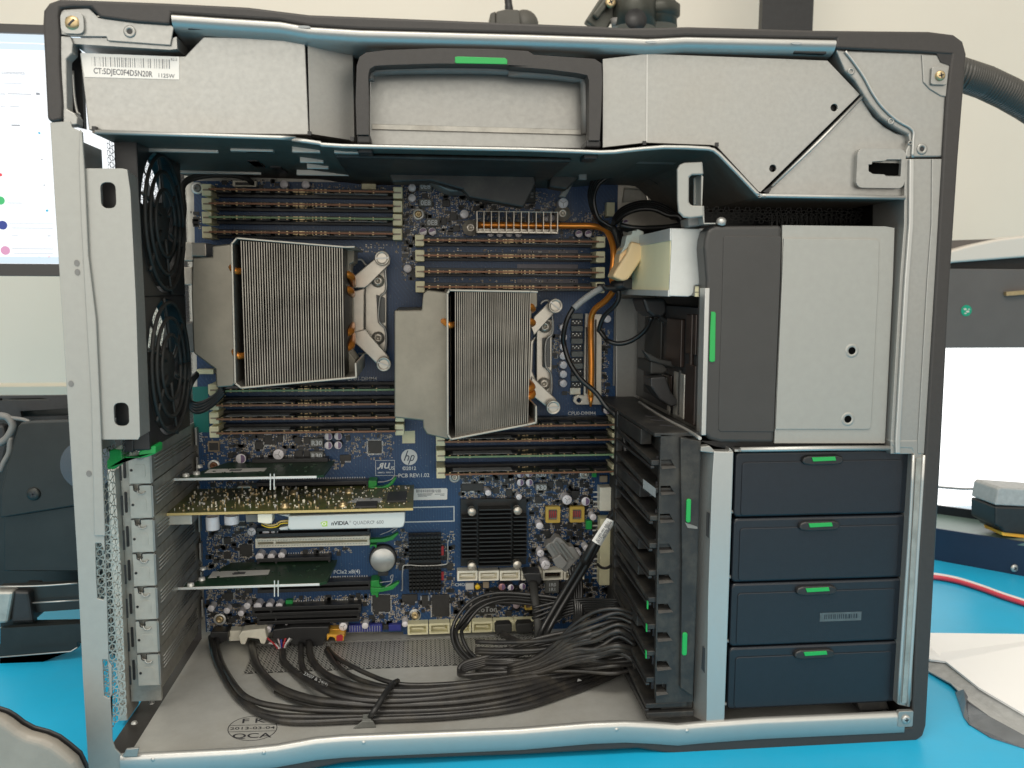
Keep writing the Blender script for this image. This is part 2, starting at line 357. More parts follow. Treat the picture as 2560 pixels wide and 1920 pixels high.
zt, zb = P('S', 60, 62, mY)[1], P('S', 60, 690, mY)[1]; zs0, zs1 = P('S', 60, 660, mY)[1], P('S', 60, 84, mY)[1]; xr = 120
b = MB(); b.plate(rrect(-480, xr, zb, zt, 6), [rrect(-468, xr - 12, zs0, zs1, .5)], mY - 2, mY + 22); b.box(-478, xr - 2, mY + 6, mY + 30, zb + 2, zt - 2); b.build('bezel', 'mbez', mt, .8)
b = MB(); b.box(-467, xr - 13, mY + 1, mY + 5, zs0 + .3, zs1 - .3); scr = b.build('screen', 'glow', mt)
b = MB(); X0, X1, Z0, Z1 = rect('S', 0, 86, 120, 106, mY); b.box(-466, xr - 14, mY + .2, mY + .9, Z0, zs1 - .6); b.box(-466, xr - 14, mY + .2, mY + .9, P('S', 60, 110, mY)[1], P('S', 60, 124, mY)[1]); b.box(-466, xr - 14, mY + .2, mY + .9, zs0 + .5, P('S', 60, 642, mY)[1]); b.build('tab_bar', 'glow2', scr)
b = MB()
q = P('T1', -140, 567, mY); text(b, 'all channel comments', 4.7, *(P('T1', 195, 565, mY)[0], mY + .2, q[1]), align='RIGHT')
for (x0, y0, x1, y1) in ((0, 740, 40, 744), (60, 740, 245, 744), (285, 732, 312, 750), (0, 842, 40, 845), (90, 985, 155, 994), (325, 1255, 335, 1262), (343, 1458, 353, 1466)): q_ = MB(); q_.rb('T1', x0, y0, x1, y1, mY + .9, .6); q_.build('text_line', 'glowg', scr)
bx = b
def each(name, m, par, rects):
    for r in rects:
        q = MB(); q.rb(*r); q.build(name, m, par)
b.build('text_line', 'glowg', scr)
b = MB()
for (x0, y0, x1, y1) in ((30, 655, 170, 661), (150, 288, 300, 296), (0, 345, 320, 356), (80, 838, 150, 846), (60, 1600, 170, 1606)): q_ = MB(); q_.rb('T1', x0, y0, x1, y1, mY + .9, .5); q_.build('faint_text', 'glowd', scr)
for (x0, y0, x1, y1) in ((90, 345, 420, 352), (90, 405, 140, 412), (375, 405, 400, 415), (95, 508, 420, 516), (110, 545, 420, 552), (75, 150, 180, 154), (70, 310, 420, 315), (140, 580, 165, 608), (215, 580, 245, 608)): q_ = MB(); q_.rb('T5', x0, y0, x1, y1, mY + .9, .5); q_.build('faint_text', 'glowd', scr)
for (t, x, y, r, m) in (('T1', 118, 292, 12, 'glowr'), ('T1', 308, 1050, 7, 'glowc'), ('T5', 0, 130, 30, 'glown'), ('T5', 18, 325, 32, 'glowb'), ('T5', 40, 525, 32, 'glowp'), ('T5', 75, 593, 18, 'glowc'), ('T5', 310, 590, 15, 'glowc'), ('T5', 388, 590, 16, 'glowr'), ('T5', 370, 210, 8, 'glowc'), ('T5', 0, 590, 12, 'glowy'), ('T1', 0, 1380, 12, 'glowr')):
    x_, z_ = P(t, x, y, mY); b = MB(); b.cyl((x_, mY + .9, z_), (x_, mY + .3, z_), r * .31646 * .385 * 1.02); b.build('screen_icon', m, scr)
b = MB(); b.box(-440, -380, mY + 22, mY + 40, 0, zb + 40); b.box(-480, -300, mY - 40, mY + 90, 0.2, 12); b.build('stand', 'mbez', mt, 1)
# ------------------------------------------------------------------ black chassis pieces lying on the bench at left
K['dkmetal'] = mat('dark_painted_steel', (.030, .034, .033), .4, .33, .25, 30, .1, 900)
pt = thing('dark_metal_chassis', 'stripped dark steel chassis shell with slots, leaning open on the bench left of the tower', 'computer chassis', (-150, 200, 0))
Y = 190
b = MB(); b.plate(PL('U7', [(0, 870), (50, 660), (140, 335), (165, 308), (240, 298), (760, 282), (1040, 270), (1040, 900), (560, 970), (0, 1060)], Y), [], Y, Y + 8); b.build('side_panel', 'dkmetal', pt, 1.2)
b = MB(); b.plate(PL('U7', [(0, 1062), (560, 975), (1040, 905), (1040, 1500), (0, 1500)], Y), [], Y + 6, Y + 14); b.build('lower_panel', 'dkmetal', pt, 1)
b = MB(); b.plate(PL('U7', [(-90, 96), (1040, 96), (1040, 1750), (-90, 1750)], Y + 62), [], Y + 62, Y + 70); b.build('rear_panel', 'dkmetal', pt)
b = MB(); b.plate(PL('U7', [(-40, 320), (30, 330), (60, 480), (20, 640), (-40, 700)], Y + 40), [], Y + 40, Y + 50); b.build('hinge_block', 'blk', pt, 2)
x_, z_ = P('U7', 268, 868, Y); screw('panel_screw', x_, Y, z_, 5.2, pt, 'dkmetal', 2)
b = MB(); b.plate(PL('U7', [(0, 95), (560, 88), (560, 290), (0, 290)], Y + 50), [PL('U7', [(0, 130), (400, 125), (330, 108), (0, 112)], Y + 50), PL('U7', [(160, 215), (560, 190), (560, 250), (170, 262)], Y + 50)], Y + 50, Y + 54); b.build('top_rail', 'blk', pt, .8)
b = MB(); b.tube([at('U7', x, y, 1, Y + 30) for x, y in ((70, 265), (180, 280), (235, 300))], 1.6); b.tube([at('U7', x, y, 1, Y + 30) for x, y in ((0, 250), (60, 265), (100, 330), (60, 420), (0, 470))], 3.0); b.tube([at('U7', x, y, 1, Y + 30) for x, y in ((0, 690), (30, 620), (70, 540), (80, 420))], 2.2); b.build('hinge_arm', 'grey', pt)
for (pts, hs, dy) in (([(0, 205), (612, 180), (625, 180), (1040, 170), (1040, 475), (0, 535)], [[(260, 415), (640, 388), (640, 488), (270, 495)]], 0),
                      ([(0, 540), (1040, 480), (1040, 800), (940, 860), (700, 890), (0, 935)], [[(-60, 690), (610, 645), (612, 700), (560, 722), (-60, 770)]], -14), ([(0, 945), (700, 895), (700, 945), (0, 1010)], [], -18)):
    b = MB(); b.plate(PL('U8', pts, Y + dy), [PL('U8', h, Y + dy) for h in hs], Y + dy, Y + dy + 6); b.build('slotted_frame', 'dkmetal', pt, .8)
b = MB(); b.tube([at('U8', x, y, 1, Y - 4) for x, y in ((0, 210), (300, 205), (612, 184))], .7, 6, 3); b.tube([at('U8', x, y, 1, Y - 4) for x, y in ((240, 340), (625, 318))], .7, 6, 1); b.tube([at('U8', x, y, 1, Y - 4) for x, y in ((0, 535), (640, 496))], .6, 6, 1); b.tube([at('U8', x, y, 1, Y - 22) for x, y in ((0, 768), (560, 722), (612, 690))], .5, 6, 1); b.tube([at('U8', x, y, 1, Y - 20) for x, y in ((0, 938), (655, 890))], .6, 6, 1); b.tube([at('U8', x, y, 1, Y - 20) for x, y in ((0, 972), (655, 915))], .5, 6, 1)
b.build('rolled_edge', 'steel', pt)
b = MB(); b.plate(PL('U8', [(-60, 250), (105, 250), (60, 500), (-60, 510)], Y - 10), [], Y - 10, Y + 5); b.build('bent_bracket', 'tin', pt, 2)
b = MB(); b.plate(PL('U8', [(105, 245), (225, 250), (262, 495), (80, 500)], Y - 8), [], Y - 8, Y + 20); b.build('black_clip', 'blk', pt, 2)
b = MB(); c = P('U7', 690, 640, Y - 6); R_ = c[0] - P('U7', 478, 640, Y - 6)[0]; b.plate(circ(c[0], c[1], R_, 48), [circ(c[0], c[1], 7.5, 24)], Y - 7, Y - 5.8)
K['disc'] = mat('disc_plastic', (.10, .12, .14), .7, .2); tag(b.build('optical_disc', 'disc'), 'shiny silver disc hung over the dark steel panel, half hidden by the tower', 'disc')
# pale housing in the lower left foreground
K['pale'] = mat('pale_taupe_plastic', (.30, .27, .23), 0, .4, .2, 30, .2, 800)
t_ = thing('device_housing', 'pale taupe rounded plastic housing cut by the lower left corner', 'device housing', (-60, -60, 0))
Y = -40
o_ = PL('U8', [(-300, 1160), (0, 1255), (60, 1290), (130, 1345), (210, 1388), (330, 1420), (420, 1460), (500, 1520), (590, 1595), (640, 1700), (660, 1900), (-300, 2100)], Y)
b = MB(); b.plate(o_, [], Y, Y + 9, True); b.build('shell', 'pale', t_, 4, 5)
o2 = [(x + .2, z + .4) for x, z in o_]
b = MB(); b.plate(o2, [], Y + 9.2, Y + 11, True); b.build('dark_edge', 'blk', t_, 1.5, 3)
# ------------------------------------------------------------------ right-hand background
Y = 520
e_ = thing('lab_instrument', 'grey bench instrument with bright window, pale lid and green round sticker, right of the tower', 'instrument', (850, Y, 0))
K['instr'] = mat('warm_grey_panel', (.115, .105, .10), 0, .5, .1, 30, .15, 900)
K['lid'] = mat('pale_lid_plastic', (.66, .61, .55), 0, .35)
K['lamp'] = mat('lit_window', (0, 0, 0), 0, .5, emit=(1, 1, .98, 2.0))
X0, X1, Z0, Z1 = rect('S', 2300, 672, 2700, 870, Y); b = MB(); b.box(X0 - 90, X1 + 60, Y, Y + 60, Z0, Z1); b.build('front_panel', 'instr', e_, 1.5)
X0, X1, Z2, Z3 = rect('S', 2300, 640, 2700, 671, Y + 15); b = MB(); b.box(X0 - 90, X1 + 60, Y + 15, Y + 70, Z2, Z3 + 1); b.build('shadow_gap', 'blk', e_)
b = MB(); b.plate(PL('V1', [(600, 620), (680, 608), (1300, 560), (1300, 430), (1090, 450), (930, 470), (790, 500), (680, 530), (600, 560)], Y - 6), [], Y - 6, Y + 70); b.build('lid', 'lid', e_, 3, 4)
b = MB(); b.plate(PL('V1', [(600, 560), (680, 525), (800, 495), (950, 467), (900, 468), (600, 478)], Y + 10), [], Y + 10, Y + 60); b.build('rear_ledge', 'instr', e_)
X0, X1, Z4, Z5 = rect('S', 2300, 871, 2700, 1262, Y + 8); b = MB(); b.box(X0 - 90, X1 + 60, Y + 8, Y + 20, Z4, Z5); b.build('bright_window', 'lamp', e_)
b = MB(); b.box(X0 - 90, X1 + 60, Y + 21, Y + 70, 0, Z5 + 2); b.build('back_body', 'instr', e_)
K['base'] = mat('base_painted_reflection', (.30, .42, .52), 0, .35); b = MB(); b.box(X0 - 90, X1 + 60, Y - 10, Y + 20, 0, Z4); b.build('base_skirt', 'base', e_)  # pale blue reflection is painted into the base colour
x_, z_ = P('V1', 747, 892, Y); r = 43 * .42202 * .385
b = MB(); b.cyl((x_, Y, z_), (x_, Y - .7, z_), r, n=28)
K['teal2'] = mat('green_sticker', (.0, .33, .19), 0, .4); st = b.build('round_sticker', 'teal2', e_)
b = MB()
for q, (dx, dz, rr) in enumerate(((-2, 1.8, 2.2), (1.6, -1.2, 2.4), (-1.2, -3.4, 1.6), (3.2, 1.6, 1.3))): b.plate(circ(x_ + dx, z_ + dz, rr, 9, rr * .55), [], Y - 1, Y - .75)
b.build('sticker_print', 'lid', st)
b = MB(); p0, p1 = at('V1', 978, 793, 1, Y - 3), at('V1', 1200, 775, 1, Y - 3); b.bar(p0, p1, 5, 5); tag(b.build('hex_key', 'brass'), 'brass coloured square bar resting against the grey instrument panel', 'hex key')
# dark tray with adapter
b = MB(); Y = 430
td = thing('dark_tray', 'low dark blue metal tray standing on the blue bench mat right of the tower', 'tray', (820, 380, 0))
bt = [at('V2', x, y, 2, 0) for x, y in ((470, 605), (931, 690), (1100, 725))]; tp3 = [at('V2', x, y, 1, q.y) for (x, y), q in zip(((470, 445), (931, 515), (1100, 540)), bt)]
bk = [p + Vector((0, 3, 0)) for p in bt + tp3]; b.add(bt + tp3 + bk, [(0, 1, 4, 3), (1, 2, 5, 4), (6, 9, 10, 7), (7, 10, 11, 8), (3, 4, 10, 9), (4, 5, 11, 10), (0, 3, 9, 6), (2, 8, 11, 5), (0, 6, 7, 1), (1, 7, 8, 2)]); K['navy'] = mat('navy_tray_paint', (.022, .035, .07), .2, .4, .15, 40); b.build('tray_front', 'navy', td)
b = MB(); pa = [tp3[0] + Vector((0, 3, -1)), tp3[2] + Vector((0, 3, -1))]; pb = [p + Vector((20, 75, 0)) for p in pa]
K['trayin'] = mat('tray_inside', (.14, .21, .19), 0, .4, .2, 20)
b.add([pa[0], pa[1], pb[1], pb[0], pa[0] - Vector((0, 0, 4)), pa[1] - Vector((0, 0, 4)), pb[1] - Vector((0, 0, 4)), pb[0] - Vector((0, 0, 4))], [(0, 1, 2, 3), (4, 7, 6, 5), (0, 4, 5, 1), (1, 5, 6, 2), (2, 6, 7, 3), (3, 7, 4, 0)]); b.build('tray_inside', 'trayin', td)
b = MB(); b.bar(pb[0] + Vector((0, 2, 4)), pb[1] + Vector((0, 2, 4)), 12, 3); b.build('tray_rear', 'bez', td)
q = bt[0].lerp(bt[1], .89); x_, z_ = P('V2', 882, 648, q.y - 1); screw('tray_screw', x_, q.y - 1, z_, 4.0, td, 'steel', 2)
ta = thing('power_adapter', 'black adapter block with grey ribbed top and yellow underside, sitting on the dark tray', 'adapter', (870, 395, 60)); Y = bt[1].y + 12
b = MB(); b.plate(PL('V2', [(785, 330), (800, 250), (815, 240), (1100, 260), (1100, 345)], Y), [], Y, Y + 40); b.build('ribbed_top', 'ltgrey', ta, 1.5)
b = MB(); b.plate(PL('V2', [(783, 335), (1100, 345), (1100, 495), (830, 470), (815, 448), (783, 430)], Y), [], Y - 1, Y + 40); b.build('body', 'blk', ta, 2)
b = MB(); b.plate(PL('V2', [(815, 465), (1100, 497), (1100, 512), (820, 482)], Y + 2), [], Y + 1, Y + 30); b.build('yellow_base', 'orangep', ta)
cable('thin_cable', 'thin grey cable running to the black adapter in front of the bright window', 'cable', [('V2', x, y, 1, 505) for x, y in ((440, 232), (520, 240), (640, 248), (740, 243), (805, 250))], 1.6, 'grey')
K['redw'] = mat('red_wire', (.62, .05, .08), 0, .4); K['whw'] = mat('white_wire', (.8, .76, .76), 0, .4)
wp = [(440, 688), (500, 692), (600, 712), (720, 750), (830, 790), (1000, 845)]
cable('red_wire', 'red wire lying on the blue mat right of the tower', 'wire', [('V2', x, y + 5, 2, 3) for x, y in wp], 2.4, 'redw')
cable('white_wire', 'white wire lying against the red one on the blue mat', 'wire', [('V2', x, y - 7, 2, 4) for x, y in wp], 2.2, 'whw')
K['paperw'] = mat('bright_white_paper', (.94, .94, .94), 0, .5, bump=.9, bscale=38)
b = MB(); ps = [at('V2', x, y, 2, z) for x, y, z in ((400, 975, 3), (1200, 985, 3), (1200, 1560, 4), (930, 1385, 7), (700, 1250, 9), (535, 1120, 8), (455, 1110, 5), (400, 1090, 3))]
n_ = len(ps); b.add(list(ps) + [p - Vector((0, 0, 1.5)) for p in ps], [tuple(range(n_)), tuple(range(2 * n_ - 1, n_ - 1, -1))] + [(i, (i + 1) % n_, (i + 1) % n_ + n_, i + n_) for i in range(n_)]); tag(b.build('paper_sheet', 'paperw'), 'bright white paper sheet lying on the blue mat at the right edge', 'paper')
K['foil'] = mat('antistatic_foil', (.30, .33, .38), .8, .22, .4, 30, .8, 60)
fb = thing('antistatic_bag', 'crumpled grey antistatic bag under the white paper at lower right', 'bag', (560, 20, 0))
def sheet(pts, name, m):
    b = MB(); ps = [at('V2', x, y, 2, z) for x, y, z in pts]; n_ = len(ps); b.add(list(ps) + [p - Vector((0, 0, 1)) for p in ps], [tuple(range(n_)), tuple(range(2 * n_ - 1, n_ - 1, -1))] + [(i, (i + 1) % n_, (i + 1) % n_ + n_, i + n_) for i in range(n_)]); return b.build(name, m, fb)
sheet([(440, 1115, 2), (540, 1120, 6), (700, 1255, 7), (935, 1395, 5), (1200, 1560, 3), (1200, 1640, 2), (931, 1495, 2), (760, 1400, 3), (650, 1320, 4), (560, 1230, 3), (440, 1165, 2)], 'pale_flap', 'ltgrey')
sheet([(640, 1310, 3), (760, 1400, 3), (931, 1495, 2), (1200, 1640, 2), (1200, 1700, .5), (931, 1560, .5), (760, 1505, .6), (655, 1440, .6)], 'silver_fold', 'foil')
sheet([(583, 1275, 1), (625, 1262, 7), (648, 1300, 4), (636, 1335, 5), (655, 1440, 1), (625, 1400, .8)], 'silver_corner', 'foil')
# top: post, plug, microscope head, hose
b = MB(); Y = 700; X0, X1, _, _ = rect('S', 1905, 20, 2033, 60, Y); b.box(X0, X1, Y, Y + 12, 0, 1300); tag(b.build('shelf_post', 'blk'), 'flat black upright post against the cream wall behind the tower', 'post')
Y = 560; pg = thing('power_plug', 'grey wall plug with a cord, showing above the top rail of the tower', 'plug', P('S', 1265, 40, Y)[:1] + (Y, P('S', 1265, 40, Y)[1]))
K['taupe'] = mat('dark_taupe_rubber', (.085, .08, .068), 0, .5, .15, 60)
b = MB(); b.plate(PL('T3', [(0, 220), (0, 90), (30, 82), (80, 70), (180, 75), (192, 105), (195, 220)], Y), [], Y, Y + 30); b.plate(PL('T3', [(-45, 220), (-45, 100), (0, 82), (0, 220)], Y), [], Y + 2, Y + 28); b.build('plug_body', 'taupe', pg, 1.5)
b = MB(); b.tube([at('T3', x, y, 1, Y + 10) for x, y in ((105, 90), (100, 40), (92, -40), (80, -160))], [5, 4.5, 4, 4], 10); b.build('cord', 'blk', pg)
b = MB(); b.lathe([(0, 8), (13, 7), (16, 3), (17, 0)], at('T3', 225, 190, 1, Y + 15), (0, -1, 0), 20); b.build('socket_face', 'taupe', pg)
Y = 520; ms = thing('microscope_head', 'dark olive stereo microscope head showing above the top rail', 'microscope', P('S', 1575, 40, Y)[:1] + (Y, P('S', 1575, 40, Y)[1]))
K['olive'] = mat('dark_olive_metal', (.060, .062, .050), .3, .4, .3, 40)
def pY_(x, y, Y_): return at('T3', x, y, 1, Y_)
b = MB(); b.cyl(pY_(1290, -60, Y), pY_(1280, 215, Y), 18, 22, 24); b.lathe([(20, 0), (24, 3), (24, 14), (20, 17)], pY_(1290, 30, Y), (0, 0, -1), 24); b.build('eyepiece_tube', 'olive', ms)
b = MB(); b.cyl(pY_(1100, -80, Y - 10), pY_(1090, 230, Y - 10), 24, 25, 24); b.build('objective_barrel', 'olive', ms)
b = MB(); b.lathe([(0, .6), (12.5, .6), (12.5, 0)], pY_(1105, 155, Y - 36), (0, -1, .15), 24); b.build('lens_glass', 'blk', ms)
b = MB(); b.bar(pY_(960, -60, Y), pY_(770, 230, Y), 26, 14); b.bar(pY_(900, -20, Y - 12), pY_(780, 140, Y - 12), 8, 8); b.build('clamp_arm', 'olive', ms, 2)
b = MB(); b.cyl(pY_(950, 150, Y - 14), pY_(950, 215, Y - 14), 7, 5, 16); b.build('focus_knob', 'grey', ms)
screw('clamp_screw', pY_(905, 20, Y - 18).x, Y - 18, pY_(905, 20, Y - 18).z, 6, ms, 'brass', 3)
b = MB(); pr = [at('T4', x, y, 1, 300) for x, y in ((1500, 520), (1750, 600), (1900, 650), (2080, 735), (2230, 820), (2400, 930))]
q_ = []; n0 = 46
for i in range(n0 * 1):
    t = i / (n0 - 1) * (len(pr) - 1); k = min(int(t), len(pr) - 2); q_.append(pr[k].lerp(pr[k + 1], t - k))
vsr = []
for i, p_ in enumerate(q_):
    d = (q_[min(i + 1, n0 - 1)] - q_[max(i - 1, 0)]).normalized(); b.lathe([(13.4, -2.6), (15.4, -1.2), (15.4, .9), (13.4, 2.4)], p_, d, 20)
K['hose'] = mat('hose_black', (.05, .048, .043), 0, .4); tag(b.build('corrugated_hose', 'hose'), 'black corrugated flexible hose arching out behind the upper right corner', 'hose')

b = MB(); X0, X1, Z0, Z1 = rect('U7', -600, 0, 900, 92, 620); b.box(X0, X1, 600, 640, Z0, Z0 + 14); K['ledge'] = mat('cream_ledge', (.80, .76, .64), 0, .6); tag(b.build('wall_ledge', 'ledge', None, 1), 'cream ledge along the wall low behind the left edge of the tower', 'ledge')
# ================================================================== COMPUTER CASE
case = thing('computer_case', 'large galvanised tower case with charcoal trim standing on the blue mat, its side panel off', 'computer case', (262, 0, 0))
Y = 0
outer = [(5, 300), (116, 300)]
O1 = PL('S', [(117, 296), (110, 140), (106, 60), (108, 26), (122, 7), (150, -3), (400, 6), (620, 17), (700, 27), (772, 36), (900, 41), (1221, 54), (1500, 65), (1560, 69), (1651, 68), (1720, 66), (2034, 75), (2322, 78), (2385, 86), (2408, 103), (2417, 135), (2396, 400), (2373, 750), (2355, 1100), (2316, 1815), (2308, 1841), (2290, 1853), (2253, 1859), (1900, 1877), (1760, 1887), (1690, 1887), (1655, 1882), (1595, 1872), (1300, 1888), (929, 1901), (850, 1910), (777, 1925), (700, 1945), (330, 1960)], Y)
I1 = PL('S', [(330, 1928), (600, 1913), (690, 1905), (740, 1894), (790, 1889), (1200, 1866), (1500, 1849), (1580, 1846), (1640, 1849), (1694, 1852), (1900, 1842), (2100, 1829), (2278, 1816), (2282, 1767), (2297, 1396), (2315, 1100), (2340, 695), (2357, 400), (2366, 250), (2372, 190), (2379, 137), (2303, 131), (2088, 121), (2091, 98), (1940, 95), (1715, 90), (1640, 95), (1613, 95), (1320, 84), (900, 73), (772, 65), (700, 51), (429, 34), (424, 62), (340, 56), (250, 44), (228, 19), (180, 18), (150, 22), (147, 40), (150, 89), (150, 165), (157, 262), (155, 300), (128, 306)], Y)
b = MB(); b.plate(O1 + I1, [], 0, 16); b.build('outer_trim', 'trim', case, 1.6, 3)
b = MB(); b.box(2, 520, 17, 203, 437, 441.5); b.box(2, 500, 17, 203, -1, 3); b.box(516, 520, 17, 203, -1, 441); b.box(2, 520, 199, 203, 0, 441); b.build('outer_shell', 'trim', case)
# top rail
rail = PL('S', [(429, 35), (560, 44), (700, 53), (772, 66), (900, 74), (1320, 85), (1560, 93), (1620, 96), (1715, 91), (1940, 96), (2090, 99)], 0)
prof = [(3, .3), (.8, 0), (-.6, -.9), (-.9, -2.0), (-.4, -3.6), (.6, -5.2), (2.5, -6.8), (6, -8.0), (12, -8.8), (26, -9.3)]
b = MB(); b.sweep(rail, prof); tr = b.build('top_rail', 'steel', case)
for (t, x, y) in (('T2', 445, 213), ('T3', 1225, 332), ('T4', 415, 343)):
    b = MB(); b.cyl(at(t, x, y, 1, -.7), at(t, x, y, 1, -1.2), 0.1); x_, z_ = P(t, x, y, -1); b = MB(); b.plate(circ(x_, z_, 3.4, 12, .7), [], -1.3, -.9); b.build('rail_notch', 'ltgrey', tr)
for (t, x0, y0, x1, y1) in (('T1', 1490, 205, 1780, 245), ('T2', 600, 262, 820, 298), ('T3', 850, 362, 1065, 392), ('T4', 385, 400, 640, 430)):
    X0, X1, Z0, Z1 = rect(t, x0, y0, x1, y1, 4); b = MB(); b.box(X0, X1, 2, 9, Z0, Z1); b.build('rail_tab', 'blk' if t in ('T1', 'T4') else 'galv', tr, .5)
b = MB(); b.box(20, 500, 26, 190, 431.5, 433); b.build('top_sheet', 'galv', case)
# corner plate, upper left
b = MB(); b.plate(PL('T1', [(470, 75), (700, 62), (780, 140), (1000, 160), (1345, 198), (1372, 215), (1345, 358), (850, 322), (840, 290), (570, 288), (470, 270)], 2), [], 2, 3.2); b.build('corner_plate', 'galv', case, .4)
b = MB(); b.plate(PL('T1', [(845, 322), (1345, 358), (1365, 300), (1395, 290), (1400, 385), (1340, 392), (570, 345), (560, 300), (845, 300)], 3.5), [], 3.5, 26); b.build('corner_channel', 'galv', case)
X0, X1, Z0, Z1 = rect('T1', 478, 95, 660, 265, 0)
b = MB(); b.plate(rrect(X0, X1, Z0, Z1, 3), [rrect(X0 + 2.4, X1 - 2.4, Z0 + 2.4, Z1 - 2.4, 2)], 0, 2); b.build('screw_boss', 'galv', case, .5)
b = MB(); b.lathe([(0, 3.2), (2.2, 3.0), (4.4, 1.6), (4.8, 0)], ((X0 + X1) / 2, 2, (Z0 + Z1) / 2), (0, -1, 0), 20); cs = b.build('corner_screw', 'brass', case)
b = MB(); b.ob(((X0 + X1) / 2, -1.2, (Z0 + Z1) / 2), Vector((.7, 0, .7)), Vector((0, 1, 0)), Vector((-.7, 0, .7)), 2.2, .2, .5); b.build('screw_slot', 'ink', cs)
def rivet(t, x, y, Yp, r=2.6, hole=True, par=case):
    x_, z_ = P(t, x, y, Yp); b = MB(); b.lathe([(r * .42, .2), (r * .5, .7), (r * .85, .7), (r, .3), (r, 0)], (x_, Yp, z_), (0, -1, 0), 18); n = b.build('rivet', 'galv', par)
    if hole: b = MB(); b.cyl((x_, Yp, z_), (x_, Yp - .25, z_), r * .44, n=12); b.build('rivet_hole', 'blk', n)
rivet('T1', 1025, 250, 2, 3.3)
b = MB(); b.plate(PL('T1', [(470, 285), (555, 285), (575, 340), (570, 420), (522, 470), (530, 860), (590, 895), (612, 930), (608, 985), (500, 990), (490, 830), (478, 520)], 1.5), [], 1.5, 10); b.build('hinge_edge', 'galv', case, .6)
b = MB(); b.plate(PL('T1', [(560, 300), (640, 420), (665, 1015), (600, 1000), (560, 860)], 20), [], 20, 24); b.build('side_recess', 'blk', case)
b = MB(); b.tube([at('T1', x, y, 1, 12) for x, y in ((572, 560), (585, 760), (610, 890), (632, 900))], .9, 6, 3); b.build('wire_edge', 'steel', case)
# corner plate, upper right
cp = PL('T4', [(725, 388), (800, 398), (1100, 408), (1400, 418), (1640, 430), (1620, 700), (1600, 900), (1580, 1240), (1345, 1243), (1290, 1250), (1272, 1235), (1278, 1190), (1310, 1120), (1300, 1065), (1190, 1005), (1085, 930), (1000, 830), (930, 720), (880, 640), (800, 560), (765, 480)], 2)
b = MB(); b.plate(cp, [], 2, 22); b.build('corner_plate', 'galv', case, 1.0, 2)
b = MB(); b.plate(PL('T4', [(1405, 430), (1640, 438), (1600, 765), (1560, 760), (1470, 705), (1418, 650)], 1.2), [], 1.2, 2.2); b.build('corner_step', 'galv', case, .5)
X0, X1, Z0, Z1 = rect('T4', 1505, 405, 1640, 492, 1); b = MB(); b.plate([(X0, Z1), (X1, Z1), (X1, Z0 - 2), (X0 + 4, Z0)], [], .6, 1.1); b.build('trim_notch', 'blk', case)
X0, X1, Z0, Z1 = rect('T4', 1478, 530, 1605, 672, 0); b = MB(); b.plate(rrect(X0, X1, Z0, Z1, 1.4), [], -.6, 1); b.build('screw_tab', 'galv', case, .3); screw('corner_screw', (X0 + X1) / 2, -.6, (Z0 + Z1) / 2, 3.0, case, 'brass', 1.8)
b = MB(); b.tube([at('T4', x, y, 1, 1.2) for x, y in ((800, 405), (860, 480), (950, 610), (1020, 740), (1100, 850), (1210, 950), (1330, 1025), (1335, 1120), (1330, 1245))], .9, 8, 4); b.build('bent_flange', 'steel', case)
rivet('T4', 1405, 1178, 2, 3.4); rivet('T4', 1310, 1130, 2, 1.4); rivet('T4', 845, 565, 2, 2.2, False); rivet('T4', 1160, 958, 2, 2.2, False)
# right frame upright
def Rl(y):   # left edge px of the upright at photo row y
    pts = [(392, 2262), (557, 2262), (569, 2256), (700, 2250), (1100, 2227)]
    for (a, xa), (c_, xc) in zip(pts, pts[1:]):
        if y <= c_: return xa + (xc - xa) * (y - a) / (c_ - a)
    return 2227
rows = [397, 560, 700, 900, 1100, 1135]
def strip(dx0, dx1, Y0, Y1, name, m='galv', bev=.4):
    L_ = [P('S', Rl(y) + dx0, y, Y0) for y in rows]; R2 = [P('S', Rl(y) + dx1, y, Y0) for y in rows]; b = MB(); b.plate(L_ + R2[::-1], [], Y0, Y1); return b.build(name, m, case, bev)
strip(0, 98, 2.2, 40, 'frame_upright'); strip(12, 25, .4, 2.4, 'upright_rib', 'steel', .8); strip(68, 94, 1.4, 2.4, 'upright_rib', 'galv', .8)
b = MB(); b.plate(PL('V2', [(255, 0), (260, 30), (300, 42), (362, 45), (372, 70), (292, 1340), (345, 1352), (368, 1310), (378, 1100), (410, 500), (425, 250), (435, 0)], 2), [], 2, 24); lo = b.build('frame_upright', 'galv', case, .8)
b = MB(); b.tube([at('V2', x, y, 1, 1.5) for x, y in ((372, 75), (350, 480), (322, 900), (294, 1330))], 1.1, 8, 3); b.tube([at('V2', x, y, 1, 1.5) for x, y in ((425, 75), (398, 480), (372, 900), (343, 1345))], 1.3, 8, 3); b.build('upright_rib', 'steel', case)
b = MB(); b.plate(PL('V2', [(385, 90), (412, 90), (360, 1000), (338, 1330), (312, 1330), (340, 900)], 1.6), [], 1.2, 2); b.build('upright_groove', 'tin', case)
X0, X1, Z0, Z1 = rect('V2', 290, 1368, 365, 1448, 0); b = MB(); b.plate(rrect(X0, X1, Z0, Z1, 1), [], -1.2, 2); b.build('screw_tab', 'galv', case, .3); screw('corner_screw', (X0 + X1) / 2, -1.2, (Z0 + Z1) / 2, 2.9, case, 'steel', 1.4)
